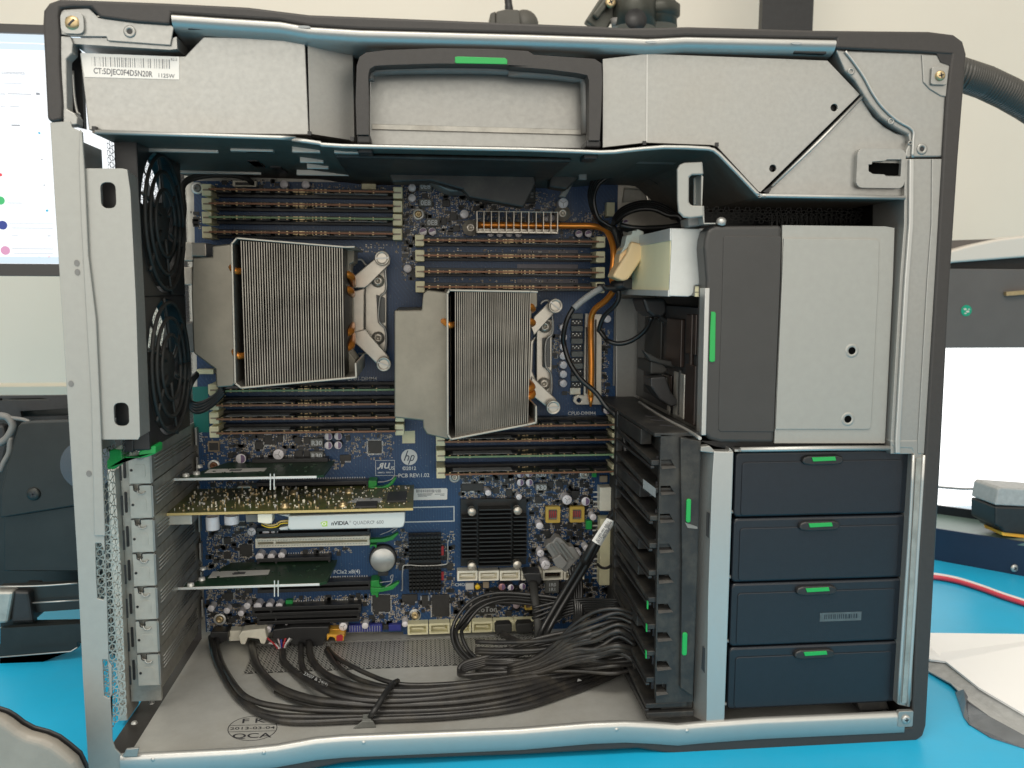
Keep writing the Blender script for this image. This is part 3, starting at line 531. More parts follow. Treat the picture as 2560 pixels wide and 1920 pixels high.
# rear strip (left)
ls = PL('S', [(125, 306), (136, 492), (147, 660), (193, 1400), (207, 1700), (222, 1935), (310, 1935), (330, 1905), (306, 1890), (288, 1872), (280, 1850), (273, 1700), (264, 1400), (250, 1000), (241, 800), (222, 640), (212, 420), (206, 330), (180, 318), (176, 303)], 1)
b = MB(); b.plate(ls, [PL('S', [(238, 1358), (253, 1358), (262, 1380), (263, 1490), (258, 1500), (243, 1496), (240, 1440)], 1), PL('S', [(256, 1649), (268, 1649), (279, 1665), (280, 1735), (272, 1746), (260, 1740)], 1)], 1, 2.2); b.build('rear_frame', 'paint', case, .3)
b = MB(); b.plate(PL('S', [(200, 322), (206, 330), (212, 420), (222, 640), (241, 800), (250, 1000), (264, 1340), (236, 1340), (228, 1000), (216, 800), (203, 560), (197, 400)], .4), [], -.2, 1); b.build('rear_frame_bend', 'paint', case, .6)
for (t, x, y) in (('T5', 607, 625), ('T5', 612, 697), ('T5', 562, 1578), ('U7', 703, 708)): x_, z_ = P(t, x, y, 1); b = MB(); b.plate(circ(x_, z_, 1.5, 9, 1.9), [], .7, .98); b.build('scuff_mark', 'grey', case)
b = MB(); ax_ = 2.2
b.box(2, 3.2, 2.2, 66, 192, 376); b.build('rear_wall_flange', 'galv', case)
# perforated rear wall (real holes)
b = MB(); b.perf((22, 20, 190), (0, 1, 0), (0, 0, 1), 38, 46, 4.4, 4.0, (1.75, 1.55), 6); pw = b.build('perforated_rear_wall', 'galv', case)
b = MB(); b.perf((3, 4, 14), (0, 1, 0), (0, 0, 1), 8, 24, 7.8, 7.4, (3.1, 2.9), 6); b.build('side_mesh', 'tab', case)
b = MB(); b.perf((5.2, 6, 30), (.8, .6, 0), (0, 0, 1), 4, 22, 4.4, 5.6, (1.7, 2.1), 6); b.build('slot_mesh', 'tab', case)
# bottom lip
lip = PL('S', [(300, 1890), (345, 1888), (600, 1875), (690, 1866), (790, 1848), (860, 1842), (1300, 1824), (1480, 1809), (1564, 1806), (1630, 1809), (1694, 1814), (1760, 1808), (1900, 1798), (2200, 1785), (2262, 1782)], 0)
lp = [(10, -4.5), (6, -2.2), (4, -.4), (2.4, .2), (.8, -.2), (-.4, -1.4), (-.7, -3), (-.7, -13), (1.2, -14)]
b = MB(); b.sweep(lip, lp); bl = b.build('bottom_lip', 'steel', case)
for (t, x, y) in (('U8', 1208, 1578), ('U8', 2085, 1522), ('V3', 188, 1210), ('V3', 977, 1127), ('V4', 1080, 1025), ('V4', 1637, 1035)): x_, z_ = P(t, x, y, -.7); b = MB(); b.lathe([(0, .5), (.9, .35), (1.3, 0)], (x_, -.7, z_), (0, -1, 0), 12); b.build('lip_dimple', 'steel', bl)
b = MB(); b.plate(PL('U8', [(1000, 1490), (1100, 1480), (1085, 1550), (960, 1552), (985, 1520)], -1.2), [], -1.8, 0); b.build('corner_tab', 'galv', case, .4)
# floor with a perforated band at the back
b = MB(); b.box(20, 512, 3, 122, 6.6, 8); b.box(20, 66, 122, 190, 6.6, 8); b.box(300, 512, 122, 190, 6.6, 8); b.box(66, 300, 176, 190, 6.6, 8); b.build('floor_pan', 'floor', case)
b = MB(); b.perf((66, 122, 8), (1, 0, 0), (0, 1, 0), 65, 13, 3.6, 4.1, (.95, 1.35), 6); b.box(66, 300, 122, 178, 4.5, 5.0); b.build('perforated_floor', 'floor', case)
b = MB(); b.box(66, 300, 122, 178, 5.0, 5.3); b.build('dark_underlay', 'blk', case)  # black sheet put under the perforations so the holes read dark
st = MB(); ctr = at('V3', -160 + 25, 1010, 2, 8.1)
c0 = at('U8', 1995, 1328, 2, 8.1); ex = (at('U8', 2190, 1325, 2, 8.1) - at('U8', 1800, 1335, 2, 8.1)) / 2; ey = (at('U8', 2010, 1235, 2, 8.1) - at('U8', 1985, 1428, 2, 8.1)) / 2
un, vn = ex.normalized(), ey.normalized(); a_, b_ = ex.length, ey.length; N = 40
for i in range(N):
    t0, t1 = 2 * pi * i / N, 2 * pi * (i + 1) / N
    f = lambda t, k: c0 + un * (a_ * k * cos(t)) + vn * (b_ * k * sin(t))
    st.add([f(t0, .975), f(t1, .975), f(t1, 1.01), f(t0, 1.01)], [(0, 1, 2, 3)])
for s_ in (.26, -.26): p0 = c0 + vn * (b_ * s_); st.add([p0 - un * a_ * .95 - vn * .25, p0 + un * a_ * .95 - vn * .25, p0 + un * a_ * .95 + vn * .25, p0 - un * a_ * .95 + vn * .25], [(0, 1, 2, 3)])
for s_, dy, sz in (('F K', .60, 8), ('2013-03-04', 0, 4.4), ('QCA', -.62, 8)):
    p0 = c0 + vn * (b_ * dy); text(st, s_, sz * (b_ / 9.5) * .62, *p0, u=un, v=vn, sxx=1.35, bold=.012)
st.build('inspection_stamp', 'ink', case)
for (x, y) in ((1062, 1290), (1200, 1130)): p = at('U8', x, y, 2, 8); b = MB(); b.lathe([(0, 1.6), (1.6, 1.2), (2.2, 0)], p, (0, 0, 1), 12); b.build('floor_rivet', 'steel', case)
# mid shelf (divides the upper bay from the board bay)
sh = [(21, 377)] + PL('S', [(237, 327), (700, 341), (730, 345), (800, 355), (857, 362), (1320, 371), (1503, 378), (1560, 374), (1661, 365), (1760, 368), (1778, 371), (1800, 384), (1890, 478), (1898, 485), (1914, 488)], 0) + [(404, 348), (491, 348)]
sh2 = [(x, z - 1.3) for x, z in sh]
b = MB(); n = len(sh)
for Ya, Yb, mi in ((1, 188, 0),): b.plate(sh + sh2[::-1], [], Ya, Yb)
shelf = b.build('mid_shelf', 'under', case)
b = MB(); b.tube([(x, .6, z - .6) for x, z in sh[1:]], 1.25, 8, 2); b.build('shelf_lip', 'steel', case)
zsh = 374.5
for (t, x0, y0, x1, y1, m) in (('T2', 0, 1185, 212, 1210, 'steel'), ('T2', 690, 1198, 990, 1225, 'steel'), ('T1', 1840, 1182, 2170, 1208, 'steel'), ('T2', 355, 1190, 575, 1204, 'steel'), ('T2', 415, 1272, 600, 1282, 'steel'), ('T2', 470, 1320, 640, 1330, 'steel'), ('T1', 1090, 1188, 1720, 1194, 'steel'), ('T2', 390, 1374, 800, 1382, 'steel'), ('T1', 1400, 1362, 2060, 1368, 'steel'),
                            ('T2', 30, 1270, 105, 1320, 'blk'), ('T2', 205, 1318, 285, 1362, 'blk'), ('T2', 900, 1278, 985, 1325, 'blk'), ('T2', 812, 1322, 893, 1362, 'blk'), ('T1', 1985, 1270, 2060, 1310, 'blk')):
    z_ = 370.6 if (t == 'T2' and x0 > 500) else (374.3 if t == 'T1' or x0 < 220 else 371.9)
    q0, q1 = at(t, x0, (y0 + y1) / 2, 2, z_), at(t, x1, (y0 + y1) / 2, 2, z_); qa, qb = at(t, (x0 + x1) / 2, y0, 2, z_), at(t, (x0 + x1) / 2, y1, 2, z_)
    ymn, ymx = min(qa.y, qb.y), max(qa.y, qb.y)
    if m == 'steel': ymx = ymn + min((ymx - ymn) * .5, 5)
    b = MB(); b.box(q0.x, q1.x, ymn, ymx, z_ - (1.2 if m == 'steel' else .4), z_ + 3); b.build('stamped_louver' if m == 'steel' else 'shelf_hole', 'louver' if m == 'steel' else m, case, .5 if m == 'steel' else 0)
# black air baffle hanging under the shelf middle
b = MB(); b.plate(PL('T2', [(1075, 1205), (1700, 1215), (2212, 1225), (2280, 1440), (2180, 1640), (1750, 1560), (1700, 1500), (1450, 1430), (1140, 1440), (1100, 1330)], 95), [], 95, 110); b.box(150, 290, 20, 110, 367.5, 370); b.build('air_baffle', 'dusty', case, 1.5)
b = MB(); b.plate(PL('T3', [(0, 1240), (680, 1250), (660, 1400), (560, 1500), (420, 1480), (430, 1380), (200, 1370), (0, 1420)], 110), [], 110, 124); b.build('air_baffle', 'dusty', case, 1.5)
b = MB(); b.plate(PL('T2', [(1425, 1415), (1740, 1425), (1740, 1510), (1600, 1515), (1520, 1480)], 120), [], 120, 150); b.build('baffle_foot', 'grey', case, 1)
b = MB(); b.plate(PL('T2', [(1710, 1310), (1830, 1300), (1830, 1530), (1770, 1560), (1745, 1500), (1745, 1400)], 100), [], 99, 140); b.build('baffle_strap', 'rubb', case, 2)
b = MB(); b.plate(PL('T3', [(655, 1310), (720, 1310), (720, 1420), (655, 1420)], 100), [], 100, 104); b.plate(PL('T3', [(540, 1480), (610, 1450), (550, 1560), (495, 1555)], 130), [], 130, 134); b.build('metal_clip', 'grey', case, .8)
for (x, y) in ((1475, 1262), (1535, 1225)): p = at('T3', x, y, 1, 60); b = MB(); b.lathe([(0, 3), (2.6, 2.4), (3.4, 0)], p, (0, -1, 0), 14); b.build('shelf_screw', 'steel', case)
b = MB(); b.bar(at('T3', 770, 1268, 1, 60), at('T3', 1500, 1285, 1, 60), 1.6, 8); b.build('shelf_flange', 'galv', case)
# dark vent under the right end of the shelf
b = MB(); b.perf((380, 66, 347), (1, 0, 0), (0, .3, -1), 33, 3, 3.6, 3.2, (1.35, 1.1), 6); b.build('front_vent_mesh', 'rubb', case)
b = MB()
for i in range(17): b.box(440 + i * 3.6, 441.4 + i * 3.6, 80, 110, 326, 344)
b.box(400, 500, 110, 112, 300, 348); b.build('vent_grille', 'blk', case)
# triangular cover plate with latch pocket
b = MB(); hole = PL('T4', [(985, 1300), (1010, 1298), (1015, 1278), (1115, 1270), (1130, 1260), (1245, 1260), (1238, 1393), (1125, 1392), (1110, 1378), (1020, 1374), (985, 1352)], 2)
tp = PL('T4', [(930, 760), (945, 800), (1020, 920), (1110, 1000), (1200, 1050), (1300, 1070), (1270, 1180), (1260, 1550), (1240, 1560), (185, 1545), (215, 1470)], 6)
b.plate(tp, [], 6, 12); b.build('triangular_cover', 'galv', case, .8)
b = MB(); b.tube([at('T4', x, y, 1, 5) for x, y in ((935, 765), (600, 1110), (220, 1475))], .9, 8, 1); b.build('cover_fold', 'steel', case)
b = MB(); b.plate(PL('T4', [(150, 1515), (215, 1470), (222, 1480), (190, 1525)], 4), [], 4, 6); b.build('cover_gap', 'blk', case)
X0, X1, Z0, Z1 = rect('T4', 885, 1175, 1268, 1488, 3); b = MB(); b.plate(rrect(X0, X1, Z0, Z1, 4), [hole], 2, 6.5); b.build('latch_pocket', 'galv', case, 1.6, 3)
b = MB(); b.plate([(x * 1.0, z) for x, z in rrect(X0 + 8, X1 - 2, Z0 + 8, Z1 - 8, 2)], [], 4.6, 5.0); b.build('latch_slot', 'void', case)
# board tray behind the motherboard and the side step next to it
b = MB(); b.box(20, 512, 191, 193, 6, 376); b.build('board_tray', 'tin', case)
b = MB(); b.plate(PL('T8', [(125, 900), (345, 900), (370, 1000), (370, 1080), (420, 1240), (420, 1643 + 60), (125, 1643 + 60)], 183), [], 183, 190); b.build('tray_step', 'galv', case, .8)
b = MB(); b.box(353.5, 355.2, 181.9, 182.9, 213, 281); b.build('tray_seam', 'grey', case)
b = MB(); b.plate(PL('V5', [(640, 320), (850, 280), (1100, 330), (1230, 520), (1400, 620), (1450, 780), (900, 780), (820, 640), (600, 560)], 186), [PL('V5', [(880, 380), (1090, 390), (1110, 500), (860, 520)], 186)], 186, 189); b.build('tray_bracket', 'nickel', case, 1)
# slot bracket column: tabs facing the viewer
tabY = 70
b = MB(); b.plate(PL('U7', [(845, 680), (905, 680), (960, 1500), (1000, 2200 + 400), (1010, 2660), (945, 2665), (935, 2400), (880, 1500)], tabY - 4), [], tabY - 4, tabY + 20); b.build('slot_retainer_rail', 'tab', case, .6)
b = MB(); b.box(3, 22.6, tabY + 3, tabY + 6, 14, 188); b.box(16, 17.5, tabY + 8, 190, 14, 190); b.build('slot_back_plate', 'tin', case)
gb = thing('slot_clamp', 'green plastic clamp lever on top of the expansion slot column', 'clamp', (10, 62, 188))
b = MB(); b.plate(PL('U7', [(862, 525), (905, 515), (960, 520), (965, 575), (1090, 570), (1100, 530), (1215, 485), (1232, 495), (1230, 550), (1155, 580), (1100, 585), (1000, 585), (945, 620), (905, 675), (845, 672), (842, 610), (862, 580)], 30), [], 30, 44); b.build('lever', 'green', gb, 1.2)
b = MB(); b.plate(PL('U7', [(965, 440), (1055, 440), (1055, 540), (965, 540)], 27), [], 27, 40); b.build('post', 'blk', gb, .8)
# fan bracket
fb_ = thing('fan_bracket', 'tall pale metal bracket with two oval holes standing in front of the rear fans', 'bracket', (30, 2, 200))
hs = [[(x, z) for x, z in rrect(*rect(*a, 2), 3.2)] for a in (('T1', 795, 1440, 915, 1645), ('U7', 900, 148, 1018, 332))]
b = MB(); b.plate(PL('S', [(212, 421), (305, 421), (318, 424), (326, 480), (340, 760), (350, 1090), (345, 1099), (253, 1099), (245, 1010), (222, 640)], 2), hs, 2, 3.4); b.build('face', 'paint', fb_, .4)
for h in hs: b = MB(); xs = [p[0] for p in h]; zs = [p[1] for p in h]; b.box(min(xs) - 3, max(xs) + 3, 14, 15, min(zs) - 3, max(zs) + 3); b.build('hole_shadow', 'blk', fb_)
sp = [(318, 424), (326, 480), (340, 760), (350, 1092)]; b = MB(); L0 = [at('S', x, y, 1, 2.4) for x, y in sp]
R0 = [at('S', x, y, 1, 14) for x, y in ((343, 445), (349, 520), (362, 760), (375, 1078))]; vs = L0 + R0; b.add(vs, [(i, i + 1, i + 5, i + 4) for i in range(3)])
b.add([p + Vector((-1.2, .6, 0)) for p in vs], [(i, i + 1, i + 5, i + 4) for i in range(3)]); b.build('return_flange', 'galv', fb_)
# rear fans
def fan(zc, label):
    f = thing('case_fan', label, 'fan', (36, 74, zc), 'rear case fans'); Xf = 36; yc = 74; R_ = 44
    b = MB()
    sq = [(28, zc - 46), (120, zc - 46), (120, zc + 46), (28, zc + 46)]
    fr = MB(); o = [(yc + a, zc + c) for a, c in ((-46, -46), (46, -46), (46, 46), (-46, 46))]; inn = circ(yc, zc, R_, 40)
    tri = tessellate_polygon([[Vector((p[0], p[1], 0)) for p in o], [Vector((p[0], p[1], 0)) for p in inn]]); pts = o + inn; n = len(pts)
    fr.add([(Xf, a, c) for a, c in pts] + [(Xf - 13, a, c) for a, c in pts], [tuple(t) for t in tri] + [tuple(i + n for i in t) for t in tri] + [(i, (i + 1) % 4, (i + 1) % 4 + n, i + n) for i in range(4)] + [(4 + i, 4 + (i + 1) % 40, 4 + (i + 1) % 40 + n, 4 + i + n) for i in range(40)])
    fr.build('frame', 'blk', f, .8)
    for rr in (42, 32, 21):
        g = MB(); g.tube([(Xf + 1.6, yc + rr * cos(2 * pi * i / 32), zc + rr * sin(2 * pi * i / 32)) for i in range(33)], 1.3, 6, 1); g.build('guard_ring', 'rubb', f)
    for k in range(6):
        a = pi / 6 + k * pi / 3; g = MB(); g.tube([(Xf + 1.0, yc + 10 * cos(a), zc + 10 * sin(a)), (Xf + 1.0, yc + 28 * cos(a + .12), zc + 28 * sin(a + .12)), (Xf + 1.0, yc + 46 * cos(a + .2), zc + 46 * sin(a + .2))], 1.1, 6, 3); g.build('guard_spoke', 'rubb', f)
    for k in range(7):
        a = 2 * pi * k / 7; g = MB(); m = 6; vs = []
        for i in range(m + 1):
            rr = 13 + (R_ - 1.5 - 13) * i / m
            for s_, dx in ((-.36, -9.5), (.36, -1.5)): t = a + s_ + .25 * i / m; vs.append((Xf + dx, yc + rr * cos(t), zc + rr * sin(t)))
        g.add(vs, [(2 * i, 2 * i + 1, 2 * i + 3, 2 * i + 2) for i in range(m)], True); g.build('blade', 'rubb', f)
    g = MB(); g.lathe([(0, 1), (11, 1), (13, -.5), (13, -10)], (Xf - .5, yc, zc), (1, 0, 0), 24); g.build('hub', 'rubb', f)
fan(332, 'upper black case fan behind the pale bracket'); fan(240, 'lower black case fan, above the green clamp')
# ================================================================== POWER SUPPLY across the top
ps = thing('power_supply', 'long silver power supply with carry handle across the top of the case', 'power supply', (200, 10, 378))
b = MB(); b.plate(PL('S', [(199, 133), (222, 325), (440, 333), (620, 336), (772, 337), (762, 98), (700, 95), (509, 92), (462, 141)], 8), [], 8, 170); b.build('housing', 'galv', ps, .5)
fa = [at('T2', 470, 315, 1, 8.2), at('T2', 825, 400, 1, 20), at('T2', 840, 1110, 1, 20), at('T2', 488, 1055, 1, 8.2)]
b = MB(); b.add(fa + [p + Vector((0, 60, 0)) for p in fa], [(0, 1, 2, 3), (1, 5, 6, 2), (0, 4, 5, 1), (3, 2, 6, 7)]); b.build('angled_face', 'beige' if 0 else 'galv', ps)
X0, X1, Z0, Z1 = rect('T2', 955, 560, 2212 + 620, 1165, 22); zr = Z1
b = MB(); b.plate(PL('S', [(925, 150), (1462, 160), (1470, 372), (925, 362)], 24), [], 24, 160); b.build('recessed_panel', 'galv', ps, .5)
b = MB(); b.bar(at('S', 930, 317, 1, 23.4), at('S', 1455, 331, 1, 23.4), 3.2, 1.4, (0, 1, 0)); b.build('panel_groove', 'tin', ps, .3)
rc = [(1507, 147), (1613, 135), (1617, 134), (1940, 146), (2069, 151), (2150, 236), (1901, 481), (1895, 478), (1794, 368), (1780, 363), (1613, 357), (1507, 369)]
hl = [circ(*P('T4', 713, 850, 5), 2.2, 14), circ(*P('T4', 228, 1330, 5), 2.2, 14)]
b = MB(); b.plate(PL('S', rc, 5), hl, 5, 7); b.build('right_cover', 'galv', ps, .5)
b = MB(); b.plate([(x - 1, z) for x, z in PL('S', [(1520, 160), (2060, 165), (2130, 236), (1900, 460), (1790, 350), (1520, 350)], 9)], [], 9, 110); b.build('housing', 'blk', ps)
b = MB(); b.bar(at('T3', 1193, 430, 1, 4.9), at('T3', 1190, 1120, 1, 4.9), .8, .5); b.build('cover_fold', 'steel', ps)
for (t, x, y) in (('T2', 485, 1052), ('T2', 822, 1095), ('T3', 1172, 1128), ('T3', 1745, 1140), ('T1', 742, 1012)): x_, z_ = P(t, x, y, 4.5); b = MB(); b.box(x_ - 1, x_ + 1, 4, 8, z_ - 1.2, z_ + 1); b.build('corner_relief', 'blk', ps)
# PSU label
lY = 7.7; q = PL('T1', [(635, 418), (1415, 448), (1415, 628), (668, 608)], lY); b = MB(); b.plate(q, [], lY, lY + .25); lb = b.build('serial_label', 'white', ps)
b = MB(); random.seed(3); x = 722.0
while x < 1345:
    wdt = random.choice((3, 4, 6, 9)); y0 = 447 + (x - 722) * .035; q0, q1 = P('T1', x, y0, lY - .1), P('T1', x + wdt, y0 + 75, lY - .1); b.box(q0[0], q1[0], lY - .12, lY - .05, q1[1], q0[1]); x += wdt + random.choice((3, 4, 5, 7, 10))
x_, z_ = P('T1', 990, 575, lY); text(b, 'CT:5DJEC0F4D5N20R', 4.3, x_ - 1.2, lY - .1, z_, -.035, sxx=.78, bold=.016)
x_, z_ = P('T1', 1312, 600, lY); text(b, '1125W', 3.0, x_, lY - .1, z_, -.035, bold=.01)
x_, z_ = P('T1', 1375, 473, lY); text(b, 'R2-3', 1.8, x_, lY - .1, z_, -.035); b.build('label_print', 'ink2', lb)
# handle
hY = 1
ho = PL('T2', [(858, 1065), (850, 800), (858, 520), (880, 450), (930, 415), (1100, 395), (1500, 380), (1900, 385), (2212, 402)], hY) + PL('T3', [(300, 432), (560, 450), (780, 465), (835, 500), (840, 640), (832, 900), (820, 1110)], hY)
hi = PL('T3', [(735, 1110), (735, 640), (722, 595), (640, 578), (400, 548), (100, 525)], hY) + PL('T2', [(2212, 523), (1900, 507), (1500, 503), (1100, 515), (1000, 522), (962, 545), (950, 600), (955, 850), (955, 1065)], hY)
hd = MB(); hd.plate(ho + hi, [], hY, hY + 10); hn = hd.build('handle', 'trim', ps, 1.5, 3)
b = MB(); X = PL('T2', [(1635, 450), (1660, 446), (2030, 458), (2048, 472), (2048, 508), (1645, 500), (1635, 490)], hY - .2); b.plate(X, [], hY - .4, hY + .3); b.build('green_strip', 'green', hn, .2)
for (t, x0, y0, x1, y1) in (('T2', 862, 1065, 970, 1135), ('T3', 712, 1108, 825, 1168)): X0, X1, Z0, Z1 = rect(t, x0, y0, x1, y1, 4); b = MB(); b.box(X0, X1, 3, 20, Z0, Z1); b.build('handle_foot', 'blk', ps, 1)
for (t, x0, y0, x1, y1) in (('T2', 868, 1172, 985, 1215), ('T3', 690, 1205, 800, 1262)): X0, X1, Z0, Z1 = rect(t, x0, y0, x1, y1, 8); b = MB(); b.box(X0, X1, 6, 20, Z0, Z1); b.build('handle_hook', 'blk', ps, .8)
# handle inner lip (taupe edge of the scooped recess)
hq = PL('T2', [(965, 640), (968, 600), (985, 575), (1100, 556), (1500, 548), (1900, 552), (2212, 568)], 14) + PL('T3', [(100, 572), (400, 592), (620, 618), (700, 660), (705, 1060)], 14)
b = MB(); b.tube([(x, 14, z) for x, z in hq], 2.6, 8, 2); b.build('recess_rim', 'grey', ps)
# interior ceiling of the upper bay
b = MB(); b.box(150, 345, 150, 190, 378, 430); b.build('bay_back', 'blk', ps)
# ================================================================== MOTHERBOARD
YB = 185.0   # face of the board
mb_ = thing('motherboard', 'large dark blue circuit board crowded with components, mounted upright at the back of the case', 'motherboard', (190, YB, 12))
b = MB(); bo = PL('S', [(484, 452), (1545, 462), (1538, 900), (1538, 1590), (1010, 1596), (1008, 1580), (515, 1580), (500, 1300), (492, 900)], YB); b.plate(bo, [], YB, YB + 1.8); b.build('circuit_board', 'board', mb_)
b = MB(); X0, X1, Z0, Z1 = rect('U1', 160, 430, 300, 850, YB); b.box(X0, X1, YB - .4, YB - .1, Z0, Z1); b.build('teal_tape', 'teal', mb_)
# capacitors: (tile, x, y, radius in tile px, height, kind)
caps = [('T6', 995, 225, 35, 8, 0), ('T6', 1195, 228, 35, 8, 0), ('T6', 2175, 255, 34, 8, 0), ('T6', 2175, 350, 34, 8, 0), ('T6', 2133, 1000, 36, 8, 0), ('T7', 593, 497, 38, 8, 0), ('T7', 213, 660, 36, 8, 1),
        ('T7', 297, 660, 35, 8, 1), ('T7', 1505, 397, 46, 10, 2), ('T7', 1650, 680, 32, 8, 1), ('T7', 1737, 680, 32, 8, 1), ('T7', 835, 678, 30, 6, 0), ('T7', 920, 680, 30, 6, 0), ('T7', 1005, 680, 30, 6, 0), ('T7', 1092, 682, 30, 6, 0),
        ('T7', 1355, 540, 26, 8, 0), ('T7', 1402, 535, 28, 8, 0), ('T7', 1912, 1465, 34, 10, 0), ('T7', 2080, 575, 28, 8, 1)]
caps += [('U2', 1690, y, 35, 8, 0) for y in (255, 345, 430, 515, 600, 685, 770)] + [('U2', 2095, 1015, 38, 8, 1)]
caps += [('U1', 1405, 890, 36, 8, 1), ('U1', 1495, 888, 36, 8, 1), ('U1', 1405, 972, 36, 8, 1), ('U1', 1495, 970, 36, 8, 1), ('U1', 598, 1095, 46, 10, 1), ('U1', 943, 1055, 48, 11, 2)]
caps += [('U3', 697, 293, 38, 10, 2), ('U3', 828, 298, 30, 9, 0), ('U3', 908, 295, 30, 9, 0), ('U3', 770, 525, 37, 10, 0), ('U3', 876, 525, 31, 9, 0), ('U3', 972, 512, 31, 9, 0), ('U3', 323, 1000, 30, 9, 0), ('U3', 468, 1020, 29, 9, 0), ('U3', 598, 1045, 28, 9, 0),
         ('U3', 655, 976, 31, 9, 0), ('U3', 752, 983, 37, 10, 0), ('U3', 860, 976, 32, 9, 0), ('U3', 950, 980, 32, 9, 0), ('U3', 845, 1196, 32, 10, 2), ('U3', 1020, 1178, 32, 10, 2), ('U3', 1540, 1168, 38, 11, 2), ('U3', 1743, 1160, 30, 9, 0), ('U3', 2110, 1145, 28, 9, 0)]
caps += [('U4', 1110, 130, 35, 8, 1), ('U4', 1190, 125, 35, 8, 1), ('U4', 1110, 208, 34, 8, 1), ('U4', 1193, 208, 34, 8, 1), ('U4', 812, 303, 29, 9, 0), ('U4', 1097, 340, 28, 9, 0), ('U4', 1540, 367, 46, 10, 2), ('U4', 1712, 382, 42, 9, 1), ('U4', 1780, 527, 32, 9, 0),
         ('U4', 1287, 607, 34, 9, 0), ('U4', 1295, 860, 34, 9, 2), ('U4', 1342, 967, 44, 11, 2), ('U4', 1715, 812, 30, 9, 0), ('U4', 1640, 862, 32, 9, 0), ('U4', 1022, 1175, 30, 8, 1), ('U4', 1130, 1165, 32, 8, 1), ('U4', 940, 1170, 34, 8, 3), ('U4', 1073, 1340, 33, 8, 4)]
K['rose'] = mat('capacitor_rose', (.45, .22, .22), .2, .4); K['mauve'] = mat('capacitor_mauve', (.50, .40, .42), .3, .4)
for i, (t, x, y, r, h, kd) in enumerate(caps):
    Yt = YB - h; c = at(t, x, y, 1, Yt); R_ = r * TL[t][2] * (c - CAM).y / F
    b = MB(); b.m = 1; b.lathe([(R_, h - .0), (R_, .8), (R_ * 1.05, 0)], (c.x, YB, c.z), (0, -1, 0), 18); b.m = 0
    b.lathe([(0, h + .25), (R_ * .86, h + .25), (R_, h - .1)], (c.x, YB, c.z), (0, -1, 0), 18)
    n = b.build('capacitor', ['rose' if kd == 3 else 'mauve' if kd == 4 else 'captop', 'captop' if kd in (0, 2) else 'sleeve'], mb_)
    if kd in (1, 3) :
        b = MB(); a0 = -pi / 2 if t != 'T7' else pi * .1; b.plate([(c.x + R_ * .84 * cos(a0 + pi * k / 8), c.z + R_ * .84 * sin(a0 + pi * k / 8)) for k in range(9)], [], Yt - .38, Yt - .2); b.build('polarity_mark', 'mark', n)
    if kd == 2:
        b = MB(); a = random.uniform(0, 3); Yq = Yt - .32
        for da in (0, 2.1, 4.2): b.ob((c.x + cos(a + da) * R_ * .35, Yq, c.z + sin(a + da) * R_ * .35), Vector((cos(a + da), 0, sin(a + da))), Vector((0, 1, 0)), Vector((-sin(a + da), 0, cos(a + da))), R_ * .35, .1, .16)
        b.build('vent_score', 'grey', n)
def comp(name, t, x0, y0, x1, y1, h, m='chip', bev=.25, par=mb_, y=YB):
    b = MB(); b.rb(t, x0, y0, x1, y1, y, h); return b.build(name, m, par, bev)
def pins(n, t, x0, y0, x1, y1, sides='lrtb', pitch=.9, y=YB):
    X0, X1, Z0, Z1 = rect(t, x0, y0, x1, y1, y - .3); b = MB()
    if 't' in sides or 'b' in sides:
        k = int((X1 - X0) / pitch)
        for i in range(k):
            xx = X0 + (i + .5) * (X1 - X0) / k
            if 't' in sides: b.box(xx - .2, xx + .2, y - .6, y, Z1, Z1 + 1.1)
            if 'b' in sides: b.box(xx - .2, xx + .2, y - .6, y, Z0 - 1.1, Z0)
    if 'l' in sides or 'r' in sides:
        k = int((Z1 - Z0) / pitch)
        for i in range(k):
            zz = Z0 + (i + .5) * (Z1 - Z0) / k
            if 'l' in sides: b.box(X0 - 1.1, X0, y - .6, y, zz - .2, zz + .2)
            if 'r' in sides: b.box(X1, X1 + 1.1, y - .6, y, zz - .2, zz + .2)
    b.build('pins', 'smd4', n)
